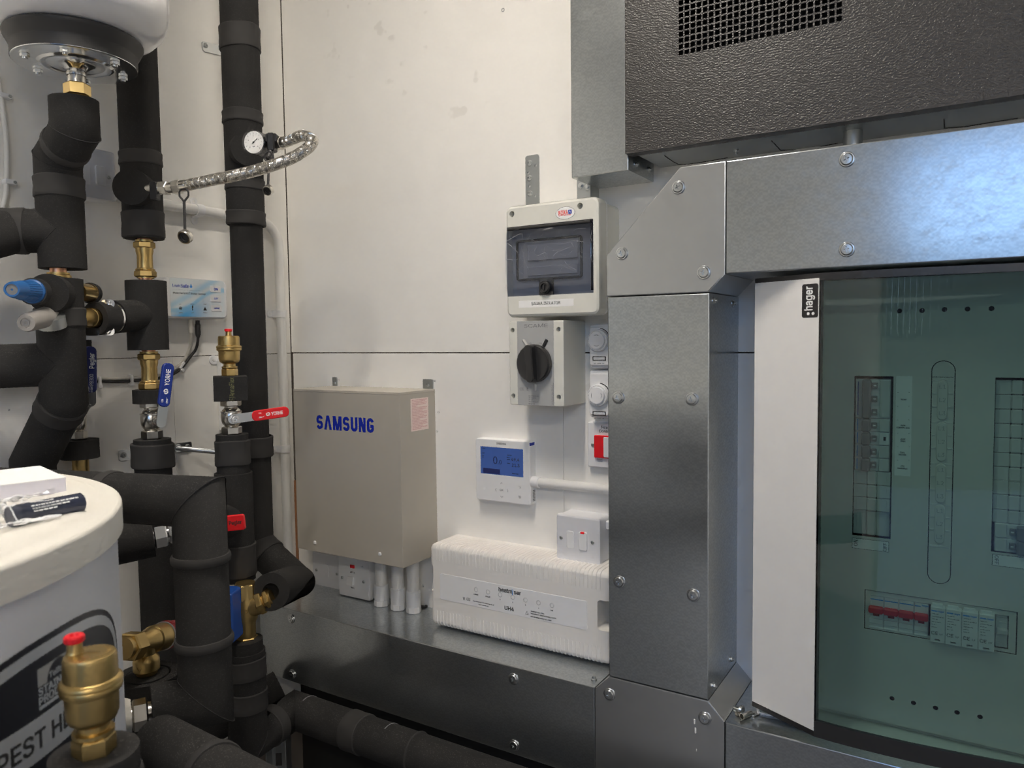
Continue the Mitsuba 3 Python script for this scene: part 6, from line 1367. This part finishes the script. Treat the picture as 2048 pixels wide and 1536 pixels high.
# cap hanging on its strap
def hung_cap(label, top, bottom, d, rc=0.0118, nm='strap_cap'):
    k = thing('cap_on_strap', label, 'cap', None)
    a, b = pd(*top, d), pd(*bottom, d-0.004)
    fork = a+(b-a)*0.16; side = unit((0.85, 0.52, 0))*0.0075
    add(k, 'strap', cat(sweep([fork, b], 0.0022, 8), sweep([a-side, fork], 0.0017, 8), sweep([a+side, fork], 0.0017, 8), sweep(curve([a-side, a-side*0.9+np.array([0, 0, 0.008]), a+np.array([0, 0, 0.013]), a+side*0.9+np.array([0, 0, 0.008]), a+side], 5), 0.0015, 8)), 'black_rubber')
    ax = unit((0.25, -0.75, -0.45)); c_ = b+np.array([0, 0, -rc*0.8])
    add(k, 'cap', lathe([(0, -0.006), (rc*0.86, -0.006), (rc, -0.004), (rc, 0.003), (rc*0.9, 0.005), (rc*0.78, 0.005), (rc*0.74, 0.0), (0, 0.0)], c_, ax, 36), 'nickel', 30)
    add(k, 'cap_seal', lathe([(0, 0.0005), (rc*0.70, 0.0005), (rc*0.70, 0.002), (rc*0.45, 0.0022), (rc*0.42, 0.0008), (0, 0.0008)], c_, ax, 32), 'black_rubber', 30)
    return k
hung_cap('nickel cap hanging on a black strap below the lower end of the braided hose', (368, 392), (370, 462), 1.245)
hung_cap('smaller nickel cap on a black strap below the pressure gauge', (538, 318), (536, 372), 1.32, 0.0090)
# gauge assembly on pipe A
k = thing('pressure_gauge', 'small round pressure gauge with a black case on the tall insulated pipe', 'gauge')
gc = pd(506, 284, 1.335); gax = unit((0.30, -0.95, -0.05)); rg = rad(46, 1.335)
add(k, 'case', lathe([(0, -0.030), (rg*0.94, -0.030), (rg, -0.026), (rg, -0.003), (0, -0.003)], gc, gax, 44), 'black_plastic')
add(k, 'bezel', lathe([(rg*0.90, -0.003), (rg*1.03, -0.004), (rg*1.04, 0.001), (rg*0.98, 0.002), (rg*0.92, 0.0012), (rg*0.90, -0.003)], gc, gax, 44), 'clear_pane', 30)
add(k, 'face', lathe([(0, -0.0025), (rg*0.95, -0.0025), (rg*0.95, -0.0020), (0, -0.0020)], gc, gax, 44), 'paper')
Mg = basis(gax)
mk = []
for i in range(13):
    t = math.radians(-45+22.5*i); q = np.array([math.cos(t), math.sin(t), 0])*rg*0.76
    mk.append(moved(bar(0.0026, 0.0005, 0.0002, e=0.00005), (q[0], q[1], -0.0019), trimesh.transformations.rotation_matrix(t, [0, 0, 1])[:3, :3]))
for i, s_ in enumerate(('4', '3', '2', '1', '0')):
    t = math.radians(-45+67.5*i); q = np.array([math.cos(t), math.sin(t), 0])*rg*0.54; mk.append(moved(text(s_, h=0.0026, depth=0.0002), (q[0], q[1], -0.0019)))
mk.append(moved(text('bar', h=0.0020, depth=0.0002), (0, -rg*0.36, -0.0019)))
add(k, 'dial_marks', moved(cat(*mk), gc, Mg), 'ink_black', False)
add(k, 'needle', moved(cat(sweep([(-0.003, -0.0022, -0.0012), (0.008, 0.0058, -0.0012)], 0.0005, 6), lathe([(0, -0.0018), (0.0016, -0.0018), (0.0016, -0.0008), (0, -0.0008)], n=16)), gc, Mg), 'ink_black')
k = thing('filling_valve', 'small black-handled valve between the pressure gauge and the upper end of the braided hose', 'valve')
va_, vb_2 = pd(530, 290, 1.36), ctrl[-1]-unit(ctrl[-2]-ctrl[-1])*0.012
dv = unit(vb_2-va_); LV = np.linalg.norm(vb_2-va_)
add(k, 'body', lathe([(0, -0.02), (0.0085, -0.02), (0.0085, LV*0.3), (0.011, LV*0.35), (0.011, LV*0.7), (0.0085, LV*0.72), (0.0085, LV), (0, LV)], va_, dv, 28), 'nickel'); add(k, 'nut', hexnut(0.0115, LV*0.25, va_+dv*LV*0.70, dv), 'nickel', False)
add(k, 'handle', moved(cat(rplate(0.013, 0.032, 0.004, [(0, -0.004), (0, 0.012), (0.002, 0.014)]), moved(rplate(0.020, 0.014, 0.003, [(0, -0.004), (0, 0.010)]), (0, 0.008, 0))), pd(546, 287, 1.345), basis(unit((0.5, -0.86, 0)))), 'black_plastic')
add(k, 'spindle', sweep([pd(546, 290, 1.345), pd(536, 320, 1.33)], 0.006, 12), 'black_plastic')

# ------------------------------------------------------------------ things on the left wall
def lspan(tl, tr, bl_, br_, w):
    a, b, c, d = [lx(x, y, w) for x, y in (tl, tr, bl_, br_)]
    return (a[0]+b[0]+c[0]+d[0])/4, (a[1]+b[1]+c[1]+d[1])/4, (b[0]-a[0]+d[0]-c[0])/2, (a[1]-c[1]+b[1]-d[1])/2
# --- water valve control box
wL = 0.036
k = thing('valve_control_box', 'white water valve control box with a blue wave print and three buttons', 'control box')
cu, cv, lw_, lh_ = lspan((325, 553), (454.5, 562), (330, 634), (457.5, 640), wL)
add(k, 'case', onL(rplate(lw_, lh_, 0.012, [(0.0015, 0), (0, 0.003), (0, wL-0.008), (0.0010, wL-0.003), (0.0035, wL-0.0005), (0.006, wL)], 8), cu, cv, 0), 'white_plastic')
pu, pv, pw, ph = lspan((338.5, 556), (447, 562), (343, 633), (450, 634.5), wL)
def leak_c(p, n, uv, c=(pu, pv, pw, ph)):
    a, b = (p.y-c[0])/c[2], (p.z-c[1])/c[3]
    w1 = mikit.smoothstep(0.10, 0.02, dr.abs(b-0.55*a+0.05-0.10*dr.sin(6.0*a))); w2 = mikit.smoothstep(0.02, -0.35, b-0.75*a+0.02*dr.sin(9.0*a)-0.05)*mikit.smoothstep(0.35, -0.30, a)
    w3 = mikit.smoothstep(0.16, 0.0, dr.abs(b-0.9*a-0.22))*0.6
    return mikit.mix(mikit.mix((0.72, 0.77, 0.79), (0.30, 0.58, 0.78), dr.maximum(w1*0.8, w3)), (0.06, 0.36, 0.70), w2)
mat('printed_label', base_color=proc(leak_c), roughness=0.4)
add(k, 'printed_panel', onL(rplate(pw, ph, 0.002, [(0, -0.0003), (0, 0.0003)], 3), pu, pv, wL), 'printed_label', label='printed panel with pale and blue waves')
wq = wL+0.0003
def tl(s, x, y, w=None, h=None, bold=False, m='ink_blue', dx=0): 
    t = text(s, w=w, h=h, bold=bold); u, v = lx(x*0.3125, 400+y*0.3125, wq); add(k, 'lettering', onL(t, u, v, wq), m, False)
def lwid(x0, x1, y): return lx(x1*0.3125, 400+y*0.3125, wq)[0]-lx(x0*0.3125, 400+y*0.3125, wq)[0]
tl('Leak', 1128, 547, w=lwid(1105, 1152, 548)); tl('Safe', 1182, 551, w=lwid(1156, 1208, 548), bold=True)
u, v = lx(1222*0.3125, 400+549*0.3125, wq); dp = [(0.0026*math.sin(t)*(1 if True else 1), -0.0018+0.0026*math.cos(t)) for t in np.linspace(0.6, 2*math.pi-0.6, 16)]+[(0, 0.0045)]
add(k, 'drop_emblem', onL(extrude(sg.Polygon(dp), 0.0003), u, v, wq), 'ink_sky', False)
tl('WaterSwitch3 | Valve Control', 1213, 598, w=lwid(1108, 1318, 598), m='ink_black')
u, v = lx(1210*0.3125, 400+578*0.3125, wq); add(k, 'rule', onL(bar(lwid(1108, 1318, 578), 0.0003, 0.0002, e=0.00005), u, v, wq), 'ink_grey', False)
for s_, x, y in (('ON', 1378, 571), ('OFF', 1381, 632), ('EMERG', 1385, 693)):
    u, v = lx(x*0.3125, 400+y*0.3125, wq); key = add(k, 'button', onL(rplate(lwid(1345, 1412, y), 0.0128, 0.0015, [(0, 0), (0, 0.0008), (0.0004, 0.0012)]), u, v, wq), 'white_plastic'); nm = key[len(k)+2:]
    add(k, nm+'__lettering', onL(text(s_, w=lwid(1368, 1393, y) if s_ != 'EMERG' else lwid(1368, 1402, y), bold=True), u, v, wq+0.0012), 'ink_blue', False)
u, v = lx(1155*0.3125, 400+693*0.3125, wq); add(k, 'indicator', onL(cat(ringd(0.0022, 0.0032, 0.0003), disc(0.0015, 0.0003)), u, v, wq), 'ink_black', False)
u, v = lx(1232*0.3125, 400+690*0.3125, wq); add(k, 'symbol', onL(cat(moved(rplate(0.0030, 0.0062, 0.0015, [(0, 0), (0, 0.0003)]), (0, 0.0014, 0)), moved(disc(0.0013, 0.0003), (0, -0.0036, 0))), u, v, wq), 'ink_black', False)
u, v = lx(1312*0.3125, 400+696*0.3125, wq); add(k, 'symbol', onL(extrude(sg.Polygon([(-0.0040, -0.0034), (0.0040, -0.0034), (0, 0.0036)]), 0.0003), u, v, wq), 'ink_black', False)
for s_, x, y in (('VALVE', 1153, 667), ('CONNECTED', 1158, 722), ('TEMP TIMER', 1230, 667), ('CLOSED', 1232, 722), ('WARNING', 1310, 667), ('DISCONNECT', 1313, 722)): tl(s_, x, y, h=0.0010, bold=True, m='ink_grey')
# its two leads
def lpt(x, y, w): return atX(x*0.3125, 400+y*0.3125, XL+w)
k = thing('cable', 'pale grey lead hanging from the valve control box and running left along the wall', 'cable')
pts = [lpt(1222, 770, 0.020), lpt(1222, 850, 0.020), lpt(1215, 940, 0.012), lpt(1175, 1030, 0.006), lpt(1100, 1090, 0.005), lpt(1010, 1125, 0.005), lpt(900, 1135, 0.005), lpt(760, 1143, 0.005), lpt(640, 1143, 0.005), lpt(560, 1150, 0.005)]
add(k, 'lead', sweep(curve(pts, 8), 0.0030, 10), 'grey_cable', 60); add(k, 'plug', lathe([(0, 0), (0.0048, 0), (0.0048, 0.020), (0.0042, 0.022), (0.0042, 0.026), (0, 0.026)], pts[1], (0, 0, 1), 20), 'grey_cable')
k = thing('cable', 'black lead hanging from the valve control box and running left below the grey one', 'cable')
pts = [lpt(1268, 770, 0.020), lpt(1268, 880, 0.020), lpt(1255, 950, 0.013), lpt(1220, 1000, 0.007), lpt(1165, 1072, 0.006), lpt(1110, 1112, 0.005), lpt(1010, 1142, 0.005), lpt(900, 1153, 0.005), lpt(760, 1162, 0.005), lpt(640, 1160, 0.005), lpt(560, 1168, 0.005)]
add(k, 'lead', sweep(curve(pts, 8), 0.0028, 10), 'black_rubber', 60); add(k, 'plug', lathe([(0, 0), (0.0030, 0), (0.0054, 0.006), (0.0054, 0.026), (0.0042, 0.028), (0.0042, 0.034), (0, 0.034)], pts[1], (0, 0, 1), 20), 'black_rubber')
for i, (x, y) in enumerate(((1165, 1058), (845, 1145), (640, 1160))):
    k = thing('cable_clip', ['white cable tie clip holding the two leads right of the blue lever', 'white cable tie clip holding the two leads left of the lower brass coupling', 'white cable clip beside the navy blue lever'][i], 'cable clip', 'cable clips on the left wall')
    p = lpt(x, y, 0.0085); a = math.radians((-40, 0, 0)[i]) 
    add(k, 'strap', onL(moved(rplate(0.0055, 0.017, 0.002, [(0, 0), (0, 0.0090), (0.001, 0.0102)]), (0, 0, 0), trimesh.transformations.rotation_matrix(a, [0, 0, 1])[:3, :3]), p[1], p[2], 0.0003), 'white_plastic'); add(k, 'head', onL(moved(bar(0.007, 0.006, 0.011), (0, -0.0095, 0.0055), trimesh.transformations.rotation_matrix(a, [0, 0, 1])[:3, :3]), p[1], p[2], 0.0003), 'white_plastic')
# --- fused switch plate behind the first pipe
wS = 0.042
a, c = lx(230, 308, wS), lx(234, 401, wS)
s_ = 0.0865; cu, cv = (a[0]+c[0])/2-s_/2, (a[1]+c[1])/2
k = thing('fused_switch', 'white fused switch plate on the left wall, half hidden behind the first insulated pipe', 'switch')
add(k, 'back_box', onL(rplate(s_-0.002, s_-0.002, 0.006, [(0, 0), (0, 0.031)]), cu, cv, 0), 'white_plastic'); add(k, 'face_plate', onL(rplate(s_, s_, 0.0045, [(0, 0.0314), (0, wS-0.003), (0.0008, wS-0.001), (0.0028, wS)]), cu, cv, 0), 'grey_white_plastic')
u, v = lx(200, 351.5, wS); add(k, 'rocker', onL(rplate(0.0170, 0.034, 0.003, [(0, 0), (0, 0.0022), (0.0006, 0.003)]), u, v, wS), 'white_plastic')
u, v = lx(171, 348, wS); add(k, 'fuse_holder', onL(rplate(0.0150, 0.034, 0.003, [(0, 0), (0, 0.0009), (0.0005, 0.0013)]), u, v, wS), 'white_plastic')
u, v = lx(218, 355, wS); add(k, 'screw', onL(slot_screw(0.0034, 120), u, v, wS), 'dull_zinc')
add(k, 'cable_gland', onL(rplate(0.020, 0.016, 0.003, [(0, 0), (0, 0.02), (0.001, 0.021)]), cu+s_/2+0.0105, lx(237, 390, 0.02)[1], 0.001), 'white_plastic')
# --- white conduit along the wall, over a bend and down the corner
wC = 0.016
k = thing('conduit', 'long white conduit along the left wall, bending down beside the room corner', 'conduit')
cp = [lx(x, y, wC) for x, y in ((236, 394), (330, 410), (390, 419.5), (450, 429))]
Yv = np.mean([lx(562, 625, wC)[0], lx(565.5, 897, wC)[0], lx(580, 1100, wC)[0]])
zc_ = np.polyfit([p[0] for p in cp], [p[1] for p in cp], 1)
zhor = np.polyval(zc_, Yv); rbnd = 0.055
pts = [np.array([XL+wC, cp[0][0], np.polyval(zc_, cp[0][0])])]
for t in np.linspace(0, math.pi/2, 9): pts.append(np.array([XL+wC, Yv-rbnd+rbnd*math.sin(t), np.polyval(zc_, Yv-rbnd)-rbnd+rbnd*math.cos(t)]))
pts.append(np.array([XL+wC, Yv, -0.78]))
add(k, 'pipe', sweep(pts, 0.0103, 24), 'pvc', 60)
def saddle(label, y, z, vertical, half=None):
    k = thing('pipe_saddle', label, 'pipe clip', 'white saddles on the left wall'); m = []
    arc = [(0.0125*math.cos(t), wC+0.0125*math.sin(t)) for t in np.linspace(0, math.pi, 13)]
    outer = [(0.0127, 0.0006)]+arc+[(-0.0127, 0.0006)]; inner = [(x*0.86, max(w*1.0-0.0016 if w > wC else w, 0.0006)) for x, w in outer[::-1]]
    st = extrude(sg.Polygon(outer+inner).buffer(0), 0.0155)            # profile in (across, out); its length along the pipe
    st = moved(st, (0, 0, -0.00775)); Q = np.array([[1, 0, 0], [0, 0, 1], [0, 1, 0]], float) if vertical else np.array([[0, 0, 1], [1, 0, 0], [0, 1, 0]], float)
    st.vertices = st.vertices@Q.T
    add(k, 'strap', onL(st, y, z, 0), 'white_plastic', 40)
    for s in ((-1,) if half else (-1, 1)):
        lug = rplate(0.016, 0.0155, 0.007, [(0, 0.0003), (0, 0.0022), (0.0006, 0.0028)])
        off_ = (s*0.019, 0) if vertical else (0, s*0.019)
        add(k, 'lug', onL(lug, y+off_[0], z+off_[1], 0), 'white_plastic'); add(k, 'screw', onL(lathe([(0, 0), (0.0026, 0), (0.0022, 0.0012), (0, 0.0013)], n=16), y+off_[0], z+off_[1], 0.0028), 'pvc')
q = lx(397, 419, wC); saddle('white saddle on the horizontal run of the wall conduit', q[0], np.polyval(zc_, q[0]), False)
saddle('white saddle on the upright wall conduit, level with the valve control box', Yv, lx(562, 628, wC)[1], True)
saddle('white saddle on the upright wall conduit, beside the lower left of the control box', Yv, lx(566, 898, wC)[1], True)
k = thing('pipe_saddle', 'single white saddle lug on the wall left of the small air vent', 'pipe clip')
q = lx(428, 720, 0.003); add(k, 'lug', onL(rplate(0.020, 0.019, 0.0085, [(0, 0.0003), (0, 0.0022), (0.0006, 0.0028)]), q[0], q[1], 0), 'white_plastic'); add(k, 'screw', onL(lathe([(0, 0), (0.0030, 0), (0.0024, 0.0012), (0, 0.0013)], n=16), q[0]-0.001, q[1], 0.0028), 'pvc'); add(k, 'strap', onL(rplate(0.022, 0.013, 0.002, [(0, 0.0003), (0, 0.007), (0.001, 0.008)]), q[0]+0.019, q[1]-0.003, 0), 'white_plastic')
q = lx(437, 770, wC); k = thing('conduit', 'short white conduit end on the wall behind the small air vent', 'conduit'); add(k, 'pipe', sweep([np.array([XL+0.013, lx(440, 720, 0.013)[0]+0.004, lx(440, 722, 0.013)[1]]), np.array([XL+0.013, lx(440, 720, 0.013)[0]+0.004, lx(440, 860, 0.013)[1]])], 0.0095, 20), 'pvc')
# --- white cable with clips at the far left
k = thing('cable', 'white cable clipped up the wall at the far left edge', 'cable')
pts = [atX(x, y, XL+0.007) for x, y in ((-6, 150), (3, 200), (11, 262), (13.5, 320), (12, 380), (4, 420), (-8, 455))]
add(k, 'sheath', sweep(curve(pts, 8), 0.0038, 12), 'white_cable', 60)
for i, (x, y) in enumerate(((4, 190), (14, 363))):
    k = thing('cable_clip', ['upper white cable clip at the far left edge', 'lower white cable clip at the far left edge'][i], 'cable clip', 'cable clips at the far left')
    q = lx(x, y, 0.008); add(k, 'clip', onL(rplate(0.019, 0.009, 0.003, [(0, 0), (0, 0.009), (0.001, 0.0115)]), q[0]+0.005, q[1], 0.0004), 'white_plastic'); add(k, 'nail', onL(lathe([(0, 0), (0.0028, 0), (0.0022, 0.0014), (0, 0.0015)], n=16), q[0]+0.0105, q[1], 0.0119), 'dull_zinc')
# --- pipe brackets fixed to the wall
def wall_bracket(label, pts_, w=0.003, h=0.020, holes=(), rod=None):
    k = thing('pipe_bracket', label, 'pipe bracket'); a, b = lx(*pts_[0], w), lx(*pts_[1], w)
    L = b[0]-a[0]; an = math.atan2(b[1]-a[1], L); R = trimesh.transformations.rotation_matrix(an, [0, 0, 1])[:3, :3]
    m = rplate(math.hypot(L, b[1]-a[1]), h, 0.005, [(0, 0.0006), (0, 0.0024), (0.0005, 0.0030)])
    add(k, 'plate', onL(moved(m, (0, 0, 0), R), (a[0]+b[0])/2, (a[1]+b[1])/2, 0), 'zinc', 30)
    for x, y in holes: u, v = lx(x, y, w); add(k, 'screw', onL(recess_screw(0.0052, 0.0030), u, v, w), 'dull_zinc')
    if rod:
        r0, r1 = atX(*rod[0], XL+0.003), rod[1]; d_ = unit(r1-r0)
        add(k, 'rod', sweep([r0, r1], 0.0042, 14), 'zinc'); add(k, 'hexagon', hexnut(0.0088, 0.012, r0, d_), 'zinc', False)
        rg_ = [sweep([r0+d_*t+(basis(d_)[:, 0]*math.cos(x)+basis(d_)[:, 1]*math.sin(x))*0.0043 for x in np.linspace(0, 2*math.pi, 9)], 0.0005, 4) for t in np.arange(0.014, np.linalg.norm(r1-r0), 0.0022)]
        add(k, 'thread', cat(*rg_), 'zinc', 40, kind='stuff')
    return k
q = A.p(115)
wall_bracket('zinc bracket plate on the left wall beside the top of the tall pipe', ((405, 92), (470, 108)), holes=((411, 91),), rod=((463, 106), A.p(112)))
wall_bracket('zinc bracket plate with a threaded rod, behind the foam under the blue lever valve', ((238, 912), (384, 893)), h=0.021, holes=((247, 910), (375, 893)), rod=((350, 896), B.p(906)))
# --- slotted channel post low down
k = thing('channel_post', 'dark slotted steel channel post standing under the pipes at the bottom', 'post')
p = pd(557, 1500, 1.52); zt_ = pd(557, 1470, 1.52)[2]
post = cat(box2(-0.0205, 0.0205, 0.018, 0.0205, ZF, zt_), box2(-0.0205, -0.018, -0.0205, 0.0205, ZF, zt_), box2(0.018, 0.0205, -0.0205, 0.0205, ZF, zt_))
add(k, 'channel', moved(post, (p[0], p[1], 0), trimesh.transformations.rotation_matrix(0.6, [0, 0, 1])[:3, :3]), 'dull_zinc', False)
for i in range(3): add(k, 'slot', moved(bar(0.012, 0.0012, 0.026), (p[0], p[1], zt_-0.05-0.05*i), trimesh.transformations.rotation_matrix(0.6, [0, 0, 1])[:3, :3]), 'dark_slot', False)
# --- marks on the left wall
for x, y, r in ((80, 790, .0028), (18, 820, .0012), (590, 724, .002)):
    u, v = lx(x, y); add('wall_left', 'screw_hole', onL(lathe([(0, -0.002), (r*0.8, -0.0002), (r, 0.0004), (r*1.15, 0.0002), (r*1.2, 0)], n=16), u, v, 0.0002), 'ink_grey')

# ------------------------------------------------------------------ things lying on the cylinder lid
zl = CZ+0.0016
Cc, Ff = atZ(134, 984, zl), atZ(0, 1002, zl); e1_ = unit(Ff-Cc); e2_ = np.array([e1_[1], -e1_[0], 0.0])
Bt = atZ(40, 962, zl)
if (Bt-Cc)@e2_ < 0: e2_ = -e2_
k = thing('manual', 'thick white manual with a printed grey cover lying on the cylinder lid', 'book')
lenA, lenB, thk = 0.17, 0.105, 0.0145
Mb = np.stack([e1_, e2_, np.cross(e1_, e2_)], 1); sgn_ = 1 if Mb[2, 2] > 0 else -1
def onBook(m): m = m.copy(); v = m.vertices; m.vertices = Cc+v[:, :1]*e1_+v[:, 1:2]*e2_+v[:, 2:3]*np.array([0, 0, 1.0]); 
def bk(x0, x1, y0, y1, z0, z1):
    v = [Cc+e1_*x+e2_*y+np.array([0, 0, z]) for x in (x0, x1) for y in (y0, y1) for z in (z0, z1)]; return trimesh.convex.convex_hull(np.array(v))
add(k, 'pages', bk(0.0005, lenA, 0.0005, lenB, 0.0, thk), 'lavender_box', False)
add(k, 'cover', bk(0, lenA+0.0005, 0, lenB+0.0005, thk, thk+0.0008), 'paper', False)
add(k, 'cover_picture', bk(0.085, lenA-0.004, 0.004, lenB-0.004, thk+0.0008, thk+0.001), 'grey_book', False, label='grey cover picture'); add(k, 'cover_stripe', bk(0.072, 0.080, 0.002, lenB-0.002, thk+0.0008, thk+0.001), 'ink_black', False); add(k, 'cover_stripe', bk(0.082, lenA-0.004, 0.045, 0.060, thk+0.001, thk+0.0012), 'ink_black', False)
k = thing('wrapped_tube', 'dark printed tube in a clear plastic bag on the cylinder lid', 'tube')
rt = 0.0085
ta, tb_ = atZ(163, 1023, zl)+np.array([0, 0, rt]), atZ(20, 1053, zl)+np.array([0, 0, rt]); td_ = unit(tb_-ta); tL = np.linalg.norm(tb_-ta)
add(k, 'tube', lathe([(0.0055, 0.004), (0.006, 0), (rt-0.0006, 0), (rt, 0.0006), (rt, tL), (0, tL)], ta, td_, 40), 'clear_print', 40)
Mt = basis(td_); nrm = unit(np.array([-ta[0], -ta[1], 0])); nrm = unit(nrm-td_*(nrm@td_)+np.array([0, 0, 0.9])); nrm = unit(nrm-td_*(nrm@td_))
pm = lines([1, .8, .5], 0.040, 0.0028, 0.0014, 0.0003, 30); Mp = np.stack([-td_, np.cross(nrm, -td_), nrm], 1)
add(k, 'tube_print', moved(pm, ta+td_*0.026+nrm*(rt-0.0001), Mp), 'ink_white', False)
# the clear bag: a crumpled open sheet lying over the tube
rng = np.random.default_rng(11)
nx, ny = 34, 22
S0 = ta+td_*0.020; bag = []
fl = np.cross(np.array([0, 0, 1.0]), td_); fl = fl if fl@(-ta) > 0 else -fl
vv = []
for i in range(nx+1):
    for j in range(ny+1):
        s, t = i/nx, j/ny
        p = S0+td_*(s*0.15)+fl*(0.022-0.060*t)
        d_ax = 0.022-0.060*t
        hgt = math.sqrt(max((rt+0.001)**2-d_ax**2, 0))
        base = hgt if abs(d_ax) < rt+0.001 else 0.0
        nz = meshkit.fbm(np.array([[s*9, t*7, 0.3]]), 3, 4)[0]
        peak = 0.026*math.exp(-((s-0.42)/0.14)**2-((t-0.80)/0.20)**2)
        z = (rt if base else 0)+base+0.004+abs(nz-0.5)*0.022*(0.35+t)+peak
        p = np.array([p[0], p[1], zl+max(z, 0.0015)]); vv.append(p)
ff = []
for i in range(nx):
    for j in range(ny): a = i*(ny+1)+j; ff += [(a, a+1, a+ny+2), (a, a+ny+2, a+ny+1)]
k = thing('plastic_bag', 'crumpled clear plastic bag on the cylinder lid, over the dark tube', 'plastic bag')
add(k, 'film', tm(vv, ff), 'clear_pane', False)
V3 = np.array(vv).reshape(nx+1, ny+1, 3); cr = []
for _ in range(120):
    i, j = rng.integers(2, nx-8), rng.integers(1, ny-3); n_ = rng.integers(4, 8); dj = rng.integers(-1, 2)
    pts = [V3[min(i+q, nx), int(np.clip(j+(q*dj)//2, 0, ny))]+np.array([0, 0, 0.0004]) for q in range(n_)]
    cr.append(sweep(curve(pts, 3), rng.uniform(0.0003, 0.0008), 4))  # white strokes put the glints of the film into colour
add(k, 'crease', cat(*cr), 'ink_white', 40, kind='stuff', label='glints of the film painted as white crease lines')
